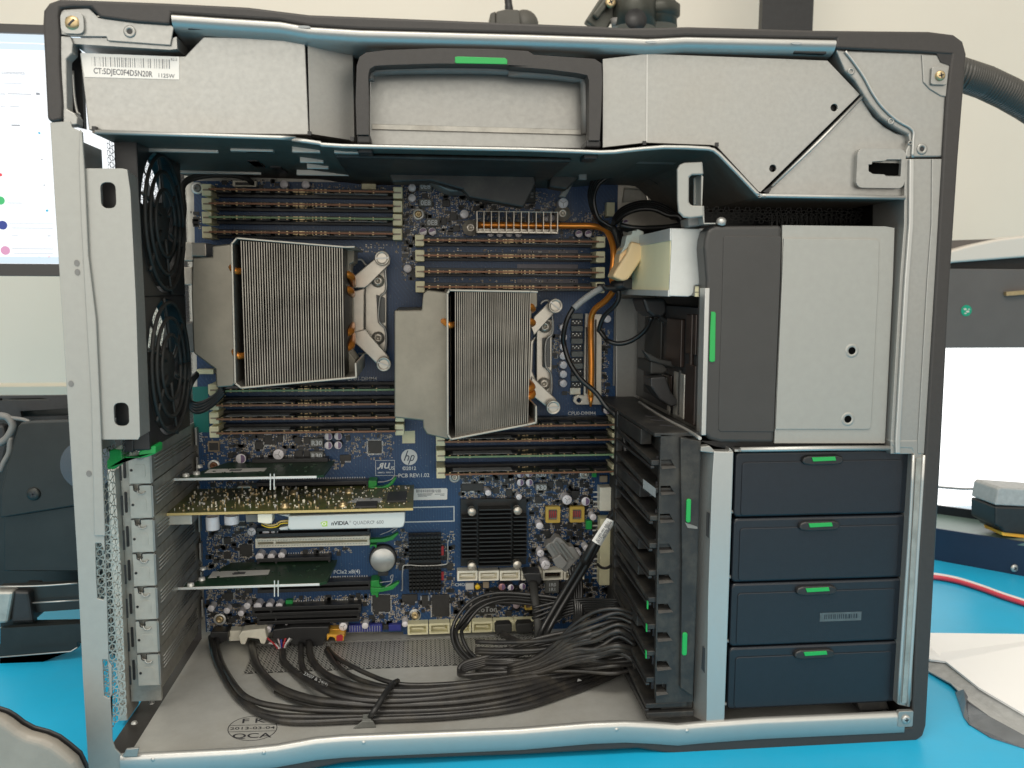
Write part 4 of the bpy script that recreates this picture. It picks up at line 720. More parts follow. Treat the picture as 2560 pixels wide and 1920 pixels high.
chips = [('T7', 460, 480, 525, 555, ''), ('T7', 490, 605, 550, 660, ''), ('T7', 835, 330, 905, 405, 'tb'), ('T7', 380, 530, 430, 600, ''), ('T7', 390, 370, 460, 430, ''), ('T7', 675, 425, 720, 470, ''),
         ('U1', 725, 935, 800, 1010, 'lrtb'), ('U1', 815, 880, 885, 965, 'tb'), ('U1', 1090, 895, 1155, 955, ''), ('U1', 1175, 895, 1240, 955, ''), ('U1', 1095, 1022, 1165, 1085, ''), ('U1', 1180, 1020, 1235, 1085, ''), ('U1', 1770, 930, 1895, 1045, 'lrtb'),
         ('U1', 1510, 1060, 1612, 1115, 'b'), ('U1', 480, 1040, 525, 1090, ''), ('U1', 1565, 885, 1605, 925, ''), ('U1', 935, 875, 985, 940, 'lr'),
         ('U3', 585, 415, 700, 520, 'lrtb'), ('U3', 440, 478, 503, 545, 'tb'), ('U3', 440, 350, 505, 410, 'lr'), ('U3', 1810, 880, 1975, 1030, 'lrtb'), ('U3', 485, 1090, 545, 1135, 'tb'), ('U3', 443, 858, 525, 920, 'lr'), ('U3', 2050, 595, 2105, 635, 'tb'), ('U3', 570, 205, 640, 240, 'tb'), ('U3', 635, 810, 700, 860, ''),
         ('U4', 570, 218, 770, 285, 'tb'), ('U4', 295, 1243, 455, 1445, 'lr'), ('U4', 662, 1275, 882, 1420, 'lrtb'), ('U4', 18, 1240, 160, 1305, 'b'), ('U4', 200, 1250, 258, 1350, 'lr'), ('U4', 858, 258, 915, 310, ''), ('U4', 975, 275, 1035, 330, ''), ('U4', 1583, 285, 1648, 350, 'tb'),
         ('U4', 1245, 338, 1308, 402, 'tb'), ('U4', 970, 172, 1010, 218, 'lr'), ('U4', 1362, 195, 1415, 245, ''), ('U4', 1440, 195, 1500, 245, ''), ('U4', 970, 1395, 1030, 1440, ''), ('U4', 430, 950, 490, 1005, ''), ('U4', 1470, 1130, 1560, 1190, ''), ('U4', 1655, 210, 1690, 250, 'lr')]
chips += [('U4', x, y, x + 52, y + 46, '') for y in (592, 655) for x in (1330, 1425, 1540, 1625)]
for t, x0, y0, x1, y1, s_ in chips:
    n = comp('chip', t, x0, y0, x1, y1, 1.8)
    if s_: pins(n, t, x0, y0, x1, y1, s_)
    if (x1 - x0) > 110 and (y1 - y0) > 90:
        x_, z_ = P(t, x0 + 14, y1 - 14, YB - 1.8); b = MB(); b.plate(circ(x_, z_, .6, 8), [], YB - 1.95, YB - 1.8); b.build('pin_mark', 'chipg', n)
    if t == 'U4' and x0 == 662: b = MB(); x_, z_ = P(t, 770, 1380, YB - 1.8); text(b, 'nuvoTon', 6.2, x_, YB - 1.9, z_, bold=.012); b.build('chip_print', 'ltgrey', n)
# PLCC socket, inductors with printed values, coils
n = comp('chip_socket', 'U1', 292, 935, 398, 1030, 3.2, 'smd2', .4); comp('chip', 'U1', 305, 948, 388, 1018, 3.9, 'chip', .2)
for t, x0, y0, x1, y1, s_ in (('U1', 1235, 908, 1357, 985, 'R30'), ('U1', 1235, 1028, 1357, 1103, 'R30'), ('T7', 175, 195, 295, 285, '0E8'), ('T7', 175, 355, 298, 428, '0E8'), ('T7', 240, 535, 358, 612, '0E8'), ('U4', 1245, 100, 1355, 160, 'R30'), ('U4', 1248, 218, 1358, 285, 'R30'), ('U4', 1340, 1108, 1466, 1228, '1R0\n1R1')):
    n = comp('inductor', t, x0, y0, x1, y1, 5, 'chipg', .5); x_, z_ = P(t, (x0 + x1) / 2, (y0 + y1) / 2 + 5, YB - 5); b = MB(); text(b, s_, 5.2 if '\n' not in s_ else 4, x_, YB - 5.1, z_, bold=.02); b.build('value_print', 'silk', n)
for i, y in enumerate((125, 240, 355, 475, 585, 700)):
    comp('inductor', 'U2', 1765, y, 1872, y + 50, 5, 'chipg', .4); n = comp('driver_chip', 'U2', 1762, y + 58, 1868, y + 108, 2, 'chip', .2); b = MB()
    for q in range(5): b.rb('U2', 1775 + q * 17, y + 66 + (q % 2) * 16, 1783 + q * 17, y + 76 + (q % 2) * 16, YB - 2, .3)
    b.build('solder_dots', 'smd4', n)
for t, x0, y0, x1, y1 in (('U4', 1343, 430, 1477, 580), ('U4', 1565, 430, 1700, 575), ('U4', 1148, 1262, 1222, 1382)):
    X0, X1, Z0, Z1 = rect(t, x0, y0, x1, y1, YB - 5); b = MB(); w_ = (X1 - X0) * .2
    b.plate(rrect(X0, X1, Z0, Z1, 1.2), [rrect(X0 + w_, X1 - w_, Z0 + w_, Z1 - w_, .8)], YB - 5, YB); n = b.build('coil', 'amber', mb_, .5)
    b = MB(); b.box(X0 + w_ - .2, X1 - w_ + .2, YB - 3, YB - .5, Z0 + w_ - .2, Z1 - w_ + .2); b.build('coil_core', 'chipg', n)
    b = MB()
    for q in range(4): xx = X0 + w_ + 1.2 + q * (X1 - X0 - 2 * w_ - 2.4) / 3; b.tube([(xx, YB - 3.1, Z0 + w_ + 1.5), (xx, YB - 3.8, (Z0 + Z1) / 2), (xx, YB - 3.1, Z1 - w_ - 1.5)], .45, 6, 3)
    b.build('winding', 'redp', n)
# coin battery
n = MB(); c = at('U3', 1905, 555, 1, YB - 9); n.lathe([(0, 9), (9.3, 9), (10, 8.4), (10, 0)], (c.x, YB, c.z), (0, -1, 0), 40); bt = n.build('coin_battery', 'steel', mb_)
b = MB(); b.lathe([(10.2, 5), (11, 5), (11, 0)], (c.x, YB, c.z), (0, -1, 0), 40); b.box(c.x - 4, c.x + 4, YB - 7, YB, c.z - 13.5, c.z - 9.8); b.build('battery_holder', 'blk', bt)
# mounting screws with washer rings
for t, x, y, r, m in (('U4', 503, 158, 52, 'nickel'), ('U4', 1700, 130, 46, 'nickel'), ('U4', 135, 1425, 52, 'brass'), ('T6', 195, 258, 53, 'grey'), ('T7', 170, 500, 52, 'brass'), ('U1', 348, 1160, 54, 'copper'), ('U3', 403, 1100, 56, 'brass'), ('U3', 2205, 1065, 52, 'brass')):
    c = at(t, x, y, 1, YB - 1); R_ = r * TL[t][2] * (c - CAM).y / F; b = MB(); b.lathe([(R_ * .68, 1.2), (R_, 1.2), (R_, 0)], (c.x, YB, c.z), (0, -1, 0), 28); n = b.build('mounting_ring', 'smd4', mb_)
    b = MB(); b.lathe([(0, 1.8), (R_ * .2, 1.8), (R_ * .22, 2.6), (R_ * .55, 2.4), (R_ * .66, .4)], (c.x, YB, c.z), (0, -1, 0), 20); b.build('mounting_screw', m, n)
# slots for expansion cards
def slot(t, x0, y0, x1, y1, m, label=None, h=11, latch=None, contacts=True):
    X0, X1, Z0, Z1 = rect(t, x0, y0, x1, y1, YB - h); zc = (Z0 + Z1) / 2; b = MB(); n = None
    g = .9; b.box(X0, X1, YB - h, YB, zc + g, zc + 3.8); b.box(X0, X1, YB - h, YB, zc - 3.8, zc - g); b.box(X0, X0 + 2, YB - h, YB, zc - g, zc + g); b.box(X1 - 2, X1, YB - h, YB, zc - g, zc + g); xk = X0 + 14; b.box(xk, xk + 1.6, YB - h, YB, zc - g, zc + g); b.box(X0, X1, YB - 2, YB, zc - g, zc + g)
    n = b.build('expansion_slot', m, mb_, .25)
    b = MB(); k = int((X1 - X0) / (2.0 if m != 'ivory' else 1.27))
    for i in range(k):
        xx = X0 + 2 + i * (X1 - X0 - 4) / k
        if m == 'ivory': b.box(xx, xx + .35, YB - h - .08, YB - h + .3, zc + 1.6, zc + 2.6); b.box(xx, xx + .35, YB - h - .08, YB - h + .3, zc - 2.6, zc - 1.6)
        else: b.box(xx, xx + .5, YB - .7, YB, zc + 3.8, zc + 4.8)
    b.build('contacts', 'ink2' if m == 'ivory' else 'smd4', n)
    return n, X0, X1, zc
K['slotblk'] = mat('slot_black', (.017, .017, .018), 0, .35, .2, 200)
slot('U1', 700, 1112, 1400, 1168, 'slotblk'); slot('U1', 740, 1318, 1775, 1385, 'slotblk'); slot('U3', 730, 335, 1785, 440, 'ivory'); slot('U3', 745, 535, 1425, 618, 'slotblk')
slot('U3', 750, 755, 1795, 850, 'slotblk'); slot('U3', 700, 980, 1705, 1060, 'slotblk'); slot('U3', 745, 1062, 1690, 1128, 'slotblk'); slot('U3', 740, 250, 1785, 330, 'slotblk')
def latch(t, pts, blk, name='slot_latch'):
    b = MB(); b.plate(PL(t, pts, YB - 12), [], YB - 16, YB - 11); b.plate(PL(t, blk, YB - 12), [], YB - 14, YB); return b.build(name, 'green2', mb_, .5)
latch('U1', [(1775, 1385), (1800, 1340), (1900, 1345), (1960, 1320), (2020, 1255), (2035, 1262), (2000, 1320), (1930, 1370), (1850, 1375), (1800, 1388)], [(1775, 1292), (1850, 1292), (1855, 1330), (1800, 1388), (1773, 1388)])
latch('U3', [(1790, 350), (1900, 345), (1975, 325), (2040, 288), (2055, 298), (2000, 355), (1930, 375), (1790, 382)], [(1790, 405), (1850, 405), (1850, 435), (1835, 435), (1832, 420), (1805, 420), (1800, 435), (1788, 435)])
latch('U3', [(1795, 790), (1900, 795), (1980, 775), (2050, 738), (2062, 750), (2000, 810), (1900, 832), (1795, 838)], [(1795, 738), (1870, 730), (1875, 770), (1900, 800), (1865, 860), (1865, 890), (1845, 890), (1840, 870), (1800, 870)])
b = MB()
for t, pts in (('U3', [(1880, 320), (1960, 290), (2010, 262), (2040, 262), (1990, 300)]), ('U3', [(1880, 760), (1985, 745), (1975, 710), (2000, 690), (1985, 760), (1930, 800)]), ('U1', [(1860, 1310), (1920, 1305), (1985, 1285), (2010, 1255), (2050, 1250)])): b.tube([at(t, x, y, 1, YB - 17) for x, y in pts], .35, 6, 3)
b.build('latch_spring', 'ltgrey', mb_)
# connectors along edges
def sata(t, x0, y0, x1, y1, m='ivory', inner='tan', dk='ivory'):
    X0, X1, Z0, Z1 = rect(t, x0, y0, x1, y1, YB - 9); b = MB(); zc = (Z0 + Z1) / 2; w_ = X1 - X0
    b.plate(rrect(X0, X1, Z0, Z1, .4, 2), [[(X0 + w_ * .1, Z0 + 1.2), (X1 - w_ * .1, Z0 + 1.2), (X1 - w_ * .1, Z1 - 1.8), (X0 + w_ * .1, Z1 - 1.8)]], YB - 9, YB); n = b.build('drive_socket', m, mb_, .25)
    b = MB(); b.box(X0 + .5, X1 - .5, YB - 3, YB - .5, Z0 + .5, Z1 - .5); b.build('socket_well', dk, n)
    b = MB(); b.box(X0 + w_ * .2, X1 - w_ * .22, YB - 8.2, YB - 2, zc - .1, zc + .9); b.box(X1 - w_ * .3, X1 - w_ * .22, YB - 8.2, YB - 2, zc - 1.2, zc + .1); b.build('socket_tongue', dk if dk != 'ivory' else 'ivory', n)
    b = MB()
    for q in range(7): xx = X0 + w_ * (.24 + .07 * q); b.box(xx, xx + .35, YB - 8.3, YB - 3, zc - .35, zc - .1)
    b.build('contacts', 'gold', n)
for i, x in enumerate((527, 724, 920, 1118, 1315, 1511)): sata('U4', x, 1022 - i * 1.2, x + 188, 1114 - i * 2, 'ivory' if i != 4 else 'ivory', dk='ivory' if i != 4 else 'wine')
for i, x in enumerate((70, 268, 466, 664, 860, 1054)): sata('U4', x, 1512 - i * 7, x + 190, 1610 - i * 7, 'cream', dk='cream')
n = comp('power_socket', 'U4', 1842, 252, 2018, 470, 12, 'ivory', .6)
b = MB()
for q in range(4): b.rb('U4', 1782, 290 + q * 44, 1842, 302 + q * 44, YB - 3, 1)
b.build('pins', 'smd4', n)
n = comp('power_socket', 'U4', 1842, 540, 2000, 1155, 12, 'cream', .6); b = MB()
for q in range(12): b.rb('U4', 1775, 600 + q * 44, 1842, 610 + q * 44, YB - 3, 1)
b.build('pins', 'smd4', n)
comp('power_socket_body', 'U4', 1990, 560, 2100, 1190, 8, 'blk', .5)
n = comp('pin_header', 'T7', 930, 235, 1250, 392, 7, 'rubb', .4); b = MB()
for q in range(7):
    for k in range(2): b.rb('T7', 965 + q * 40, 300 + k * 30, 990 + q * 40, 318 + k * 30, YB - 7, .6)
b.build('pins', 'grey', n)
comp('fan_header', 'T6', 522, 190, 740, 246, 6, 'ivory', .4); comp('fan_header_pins', 'T6', 545, 205, 720, 232, 6.6, 'chip', .2); comp('small_header', 'T6', 1710, 190, 1842, 272, 6, 'cream', .4)
comp('fan_header', 'T7', 1905, 390, 1980, 520, 8, 'cream', .4); comp('fan_header', 'U1', 295, 410, 380, 500, 7, 'cream', .4); comp('fan_header', 'U1', 190, 270, 345, 315, 7, 'cream', .4)
n = comp('blue_pin_header', 'U3', 1590, 1152, 1900, 1215, 5, 'bluep', .2); comp('blue_pin_header', 'U3', 1960, 1150, 2075, 1205, 5, 'bluep', .2)
b = MB()
for q in range(13): b.rb('U3', 1600 + q * 23, 1160, 1605 + q * 23, 1214, YB - 5, .3)
b.build('pins', 'ltgrey', n)
comp('switch', 'U3', 1910, 1152, 1960, 1195, 3, 'chip', .2)
comp('cable_socket', 'U3', 1392, 1190, 1560, 1262, 9, 'orangep', .5); comp('cable_socket', 'U3', 485, 1205, 615, 1300, 10, 'ivory', .5); comp('cable_socket', 'U3', 620, 1200, 825, 1262, 9, 'ivory', .5); comp('socket_key', 'U3', 715, 1172, 762, 1200, 9, 'orangep', .3)
comp('jumper', 'U3', 1010, 925, 1075, 985, 5, 'green', .3); comp('jumper', 'U4', 1775, 105, 1812, 160, 5, 'green', .3); comp('jumper', 'U4', 1716, 562, 1770, 640, 5, 'green', .4)
n = comp('reset_button_base', 'U4', 682, 1145, 760, 1205, 3, 'chip', .3); c = at('U4', 716, 1173, 1, YB - 4.5); b = MB(); b.lathe([(0, 4.6), (1.9, 4.6), (2.1, 4.2), (2.1, 0)], (c.x, YB, c.z), (0, -1, 0), 18); K['ybtn'] = mat('yellow_button', (.80, .52, .02), 0, .4); b.build('reset_button', 'ybtn', n)
comp('small_header', 'U4', 605, 1135, 680, 1195, 2, 'smd1', .2); comp('small_header', 'U4', 765, 1125, 820, 1180, 2, 'smd2', .2); comp('resistor_block', 'U2', 1752, 812, 1850, 872, 4, 'ivory', .5); comp('trimmer', 'U4', 1842, 145, 1912, 205, 3, 'smd2', .3); comp('jack_block', 'U4', 2040, 925, 2092, 992, 14, 'ltgrey', .4)
for t, x0, y0, x1, y1 in (('U3', 590, 583, 733, 637), ('U1', 557, 1343, 695, 1412)):
    X0, X1, Z0, Z1 = rect(t, x0, y0, x1, y1, YB - 4); b = MB(); b.plate(rrect(X0, X1, Z0, Z1, (Z1 - Z0) * .48, 6), [], YB - 4, YB); b.build('crystal', 'nickel', mb_, .6)
# heatsinks on the board
c0 = rect('U4', 565, 392, 1178, 1010, YB - 16); X0, X1, Z0, Z1 = c0
b = MB(); b.box(X0, X1, YB - 5, YB - 1, Z0, Z1); nf = 15
fz = [(Z1 - 6 - i * (Z1 - Z0 - 9) / (nf - 1)) for i in range(nf)]
for i, z in enumerate(fz):
    th = .55
    for (a, c_) in ((0, .24), (.26, .76), (.78, 1)):
        if c_ - a < .4 and (i < 2 or i > nf - 3): continue
        xa, xb = X0 + (X1 - X0) * a + .3, X0 + (X1 - X0) * c_ - .3; b.box(xa, xb, YB - 16, YB - 5, z - th, z + th)
    if i in (0, 1, nf - 1, nf - 2): pass
hs_ = b.build('chipset_heatsink', 'sinkblk', mb_, .15)
for (x, y) in ((663, 478), (1085, 468), (663, 980), (1080, 965)):
    c = at('U4', x, y, 1, YB - 19); b = MB(); b.lathe([(0, 1.2), (3, 1.0), (3.6, 0), (3.0, 0), (3.0, -7)], c, (0, -1, 0), 20); s1 = b.build('spring_screw', 'nickel', hs_)
    b = MB()
X0, X1, Z0, Z1 = rect('U4', 78, 700, 382, 1232, YB - 12)
b = MB(); b.box(X0, X1, YB - 4, YB - 1.5, Z0, Z1)
for i in range(9):
    for j in range(15):
        if j == 7: continue
        x_, z_ = X0 + (i + .5) * (X1 - X0) / 9, Z0 + (j + .5) * (Z1 - Z0) / 15; b.box(x_ - 1.0, x_ + 1.0, YB - 12, YB - 4, z_ - .85, z_ + .85)
ph = b.build('pin_heatsink', 'sinkblk', mb_, .1)
b = MB(); b.tube([at('U4', x, y, 1, YB - 7) for x, y in ((10, 1200), (22, 1190), (25, 1000), (60, 968), (200, 975), (400, 965), (440, 930), (440, 760), (455, 740))], .55, 6, 3); b.build('wire_clip', 'steel', ph)
for y0, y1 in ((795, 880), (1035, 1110)): comp('memory_marker', 'U4', 378, y0, 404, y1, 3, 'redp', .3)
# printed marks
b = MB(); Yp = YB - .12; x_, z_ = P('U1', 2150, 1080, YB); R_ = 75 * .27125 * 693 / F
b.plate(circ(x_, z_, R_, 40), [], Yp, YB - .02); lg = b.build('round_logo', 'silk', mb_)
b = MB()  # slanted strokes of the two letters
K['boardink'] = mat('dark_blue_ink', (.012, .03, .08), 0, .5)
def stroke(pts, w0):
    q = [(x_ + a * R_, z_ + c_ * R_) for a, c_ in pts]
    for (p, r) in zip(q, q[1:]):
        d = Vector((r[0] - p[0], 0, r[1] - p[1])); L_ = d.length; d.normalize(); b.ob(((p[0] + r[0]) / 2, Yp - .05, (p[1] + r[1]) / 2), d, Vector((0, 1, 0)), Vector((-d.z, 0, d.x)), L_ / 2 + w0 * .35, .04, w0)
sl = .36
stroke([(-.62, -.42), (-.18, .82)], .42); stroke([(-.42, .14), (-.16, .20), (-.02, .06), (-.20, -.42)], .40)
stroke([(.30, .20), (-.10, -.92)], .42); stroke([(.26, .17), (.50, .22), (.62, .08), (.50, -.30), (.34, -.42), (.06, -.40)], .36)
b.build('logo_letters', 'boardink', lg)
b = MB()
def T_(s_, t, x, y, sz, ang=0.0, sxx=1.0, bold=.015):
    x__, z__ = P(t, x, y, YB); q_ = MB(); text(q_, s_, sz, x__, YB - .1, z__, ang, sxx=sxx, bold=bold); q_.build('printed_text', 'silk', mb_)
T_('©2012', 'U2', 270, 1553, 4.0); T_('PCB REV:1.02', 'U2', 312, 1618, 4.4, 0, 1.0); T_('CPU0-DIMM4', 'U2', 1860, 1045, 4.0); T_('CPU1-DIMM4', 'U1', 1715, 358, 4.0); T_('PCIe2 x8(4)', 'U3', 1575, 662, 4.4); T_('-PCIe3 x16', 'U3', 1545, 720, 4.4)
T_('CMOS', 'U4', 562, 1150, 3.6); T_('SATA7', 'U4', 155, 1488, 3.0); T_('SATA6', 'U4', 360, 1478, 3.0); T_('8', 'U4', 1940, 215, 5); T_('4A SLI', 'U2', 2012, 545, 2.6, pi / 2); T_('SATA', 'U1', 232, 895, 3.2, pi / 2); T_('FRONT AUD', 'U3', 300, 1110, 3.4, pi / 2); T_('c', 'U1', 1860, 1182, 3.6); T_('US', 'U1', 1985, 1182, 4.0); T_('54MPS3  SB90V-1', 'U1', 1930, 1222, 1.7)
x__, z__ = P('U1', 1920, 1162, YB); text(b, 'R', 6.2, x__ - 2.6, YB - .1, z__, u=(-1, 0, 0), v=(0.25, 0, 1), bold=.04); text(b, 'U', 6.2, x__ + 2.0, YB - .1, z__, u=(1, 0, 0), v=(0.25, 0, 1), bold=.04)
def frame(t, x0, y0, x1, y1, w0):
    X0, X1, Z0, Z1 = rect(t, x0, y0, x1, y1, YB); b.plate([(X0, Z0), (X1, Z0), (X1, Z1), (X0, Z1)], [[(X0 + w0, Z0 + w0), (X1 - w0, Z0 + w0), (X1 - w0, Z1 - w0), (X0 + w0, Z1 - w0)]], YB - .1, YB - .01)
frame('U1', 1838, 1108, 2016, 1250, .3); b.build('approval_mark', 'silk', mb_); b = MB(); frame('U4', -200, 432, 503, 575, .9); b.build('printed_frame', 'silk', mb_); b = MB()
for (x0, y0, x1, y1) in ((2066, 1378, 2212, 1390),): b.rb('U1', x0, y0, x1, y1, YB - .01, .1)
# scattered outlines and vias printed by the dense areas
b.build('printed_line', 'silk', mb_)
q = PL('U4', [(-20, 270), (425, 258), (437, 268), (434, 360), (424, 364), (-20, 372)], YB); b = MB(); b.plate(q, [], YB - .3, YB - .05); sk = b.build('barcode_sticker', 'white', mb_)
b = MB(); x = 150.0
while x < 378:
    wdt = random.choice((3, 5, 7)); b.rb('U4', x, 272, x + wdt, 300, YB - .3, .12); x += wdt + random.choice((3, 4, 6))
for (x0, y0, x1, y1) in ((160, 310, 300, 316), (165, 322, 290, 327), (320, 312, 410, 317), (370, 325, 410, 329), (165, 333, 250, 337)): b.rb('U4', x0, y0, x1, y1, YB - .3, .12)
b.build('sticker_print', 'ink2', sk)
comp('blank_sticker', 'U1', 2085, 838, 2203, 952, .3, 'cream', 0)
# tiny surface components, dense as in the photo
sm = MB(); random.seed(11)
def occupied(): pass
zones = [('T6', 2090, 480, 2212, 1100, .9), ('T6', 1650, 760, 2090, 860, .25), ('T7', 20, 180, 900, 470, 1.0), ('T7', 20, 470, 700, 700, 1.0), ('T7', 700, 390, 1450, 470, .9), ('T7', 1100, 300, 1450, 400, .4), ('T7', 730, 480, 1450, 650, .7), ('T7', 1460, 480, 1900, 740, .6), ('T7', 500, 190, 930, 300, .5), ('T6', 360, 180, 980, 240, .6), ('T6', 1250, 230, 2000, 262, .5),
         ('T7', 250, 825, 1780, 850, .25), ('T7', 250, 1095, 1780, 1120, .3), ('T7', 20, 790, 110, 1110, .6), ('T6', 140, 470, 230, 640, .6), ('U1', 240, 880, 470, 1180, .35), ('U1', 470, 870, 1370, 1110, 1.1), ('U1', 1550, 870, 2010, 1100, .45), ('U1', 1400, 1100, 1540, 1190, .7), ('U1', 290, 1300, 720, 1410, .9),
         ('U3', 290, 220, 720, 640, 1.1), ('U3', 1150, 440, 1610, 500, .8), ('U3', 2020, 370, 2140, 640, 1.0), ('U3', 290, 800, 740, 1170, 1.1), ('U3', 1080, 880, 1790, 970, 1.2), ('U3', 1700, 1030, 2140, 1150, 1.1), ('U3', 1750, 880, 2130, 1040, .6), ('U3', 640, 1120, 1600, 1170, .6), ('U3', 930, 610, 1440, 640, .4),
         ('U4', 560, 110, 1780, 400, 1.0), ('U4', 1190, 380, 1840, 1060, 1.0), ('U4', 0, 640, 70, 1000, .7), ('U4', 385, 660, 500, 1170, .7), ('U4', 480, 1190, 1260, 1500, 1.0), ('U4', 0, 1300, 290, 1400, .6), ('U4', 270, 1180, 480, 1480, .6), ('U4', 1660, 1160, 1960, 1450, .9), ('U4', 820, 1115, 1340, 1260, .6), ('U2', 1590, 330, 1650, 660, .8), ('U2', 2045, 250, 2105, 900, 1.0), ('U2', 1670, 830, 1760, 870, .6), ('U4', 1210, 1100, 1800, 1500, .8)]
for t, x0, y0, x1, y1, dn in zones:
    X0, X1, Z0, Z1 = rect(t, x0, y0, x1, y1, YB); k = int((X1 - X0) * (Z1 - Z0) * .42 * dn)
    for _ in range(k):
        x_, z_ = random.uniform(X0, X1), random.uniform(Z0, Z1); x_ = round(x_ / .75) * .75; z_ = round(z_ / .75) * .75
        a, c_ = random.choice(((.8, .4), (.4, .8), (.6, .3), (.3, .6), (.45, .45), (1.0, .55), (.55, 1.0))); h = random.uniform(.3, .7)
        kd = random.random()
        if kd < .09 and dn > .5: a, c_, h = random.uniform(1.2, 2.4), random.uniform(1.0, 1.8), 1.0; sm.m = 2; sm.box(x_ - a, x_ + a, YB - h, YB, z_ - c_, z_ + c_)
        elif kd < .32: sm.m = 1 if kd < .22 else 2; sm.box(x_ - a, x_ + a, YB - h, YB, z_ - c_, z_ + c_)
        else:
            sm.m = 0 if kd < .8 else 3; e1 = .3
            if a >= c_: sm.box(x_ - a, x_ - a + e1 * a, YB - h, YB, z_ - c_, z_ + c_); sm.box(x_ + a - e1 * a, x_ + a, YB - h, YB, z_ - c_, z_ + c_)
            else: sm.box(x_ - a, x_ + a, YB - h, YB, z_ - c_, z_ - c_ + e1 * c_); sm.box(x_ - a, x_ + a, YB - h, YB, z_ + c_ - e1 * c_, z_ + c_)
            sm.m = 2 if random.random() < .4 else 1
            if a >= c_: sm.box(x_ - a * .7, x_ + a * .7, YB - h * .96, YB, z_ - c_ * .95, z_ + c_ * .95)
            else: sm.box(x_ - a * .95, x_ + a * .95, YB - h * .96, YB, z_ - c_ * .7, z_ + c_ * .7)
n = sm.build('surface_components', ['smd1', 'smd2', 'smd3', 'smd4'], mb_); n.o['kind'] = 'stuff'
# ================================================================== MEMORY
YD = 153.7
def dimm_proto(edge, up):
    d = thing('memory_module', 'memory module', 'memory module', (0, YD, 0), 'memory modules in the motherboard sockets')
    b = MB(); b.box(-66.67, 66.67, YD + .35, YB - 2, -.63, .63); b.build('circuit_board', 'dimm', d)
    b = MB(); b.box(-66.67, 66.67, YD, YD + .6, -.66, .66); b.build('edge', edge, d)
    for s_ in (-1, 1):
        for k in range(9):
            if s_ == -up and k % 1 == 0 or s_ == up:
                x0 = -62 + k * 14 + (0 if k < 4 else 1.2)
                if k == 4: continue
                b = MB(); b.box(x0, x0 + 10.5, YD + 4.5, YD + 17, .63 * s_ if s_ > 0 else -1.8, 1.8 if s_ > 0 else -.63); b.build('memory_chip', 'chip', d, .15)
        b = MB(); random.seed(5)
        for q in range(40):
            x0 = random.uniform(-64, 64) if q < 22 else random.uniform(-8, 8); y0 = YD + random.choice((1.6, 2.4, 3.1, 19, 20.5)); b.box(x0, x0 + random.uniform(.5, 1.4), y0, y0 + .6, (.6 if s_ > 0 else -1.15), (1.15 if s_ > 0 else -.6))
        for x0 in (-52, -41, -27, 27, 38, 52): b.box(x0, x0 + .35, YD + .8, YD + 4.2, (.6 if s_ > 0 else -.9), (.9 if s_ > 0 else -.6))
        b.build('small_component', 'brass', d)
    # label on the visible broad side
    xs = (-60, -14) if up > 0 else (8, 62)
    b = MB(); b.box(xs[0], xs[1], YD + 2.5, YD + 15, 1.8 if up > 0 else -2.0, 2.0 if up > 0 else -1.8); b.build('module_label', 'ltgrey', d)
    # socket pieces: body with two latches
    b = MB(); b.box(-70, 70, YB - 9, YB - .5, .75, 3.3); b.box(-70, 70, YB - 9, YB - .5, -3.3, -.75); b.build('socket_body', 'slotblk' if up > 0 else 'slotblk', d, .2)
    for s_ in (-1, 1):
        b = MB(); xa, xb = sorted((s_ * 64.5, s_ * 73.0)); ya = YD + 6
        b.box(xa + (1.5 if s_ > 0 else 0), xb - (1.5 if s_ < 0 else 0), ya, YB - .5, -4.3, 4.3); n = b.build('latch', 'cream', d, .6)
        b = MB(); xa, xb = sorted((s_ * 66.2, s_ * 72)); b.box(xa, xb, ya - .1, ya + 1, -.6, .6); b.build('latch_groove', 'smd2', n)
    return d
groups = [('upper left', (755, [476, 511, 545, 582]), -1, 'above the left cooler'), ('upper right', (1280, [602, 640, 680, 718]), -1, 'above the right cooler'), ('lower left', (767, [976, 1012, 1046, 1081]), 1, 'below the left cooler'), ('lower right', (1326, [1065, 1102, 1140, 1183]), 1, 'below the right cooler')]
ordn = ['topmost', 'second', 'third', 'lowest']; greens = {(0, 2), (2, 0), (3, 2)}
protos = {}
random.seed(2)
for gi, (nm, (px, ys), up, where) in enumerate(groups):
    for i, py in enumerate(ys):
        c = at('S', px, py, 1, YD); g = (gi, i) in greens; key = (g, up)
        lab = f"{ordn[i]} of the four memory modules {where}, " + ('green' if g else 'copper brown') + ' edge'
        if key not in protos: protos[key] = dimm_proto('gedge' if g else 'copper', up); d = protos[key]; d.o.location = Vector((c.x, YD, c.z)) * MM; d.o['label'] = lab
        else: copy_tree(protos[key], (c.x, YD, c.z), lab)
# pale voided board areas seen between the right-hand modules
b = MB()
for y in (828, 962, 1096): X0, X1, Z0, Z1 = rect('T7', 1080, y, 1640, y + 26, YB); b.box(X0, X1, YB - .25, YB - .05, Z0 - 1, Z1)
K['pale_mask'] = mat('grey_solder_mask', (.20, .19, .22), .2, .45, .3, 60)
b.build('bare_copper_patch', 'pale_mask', mb_)
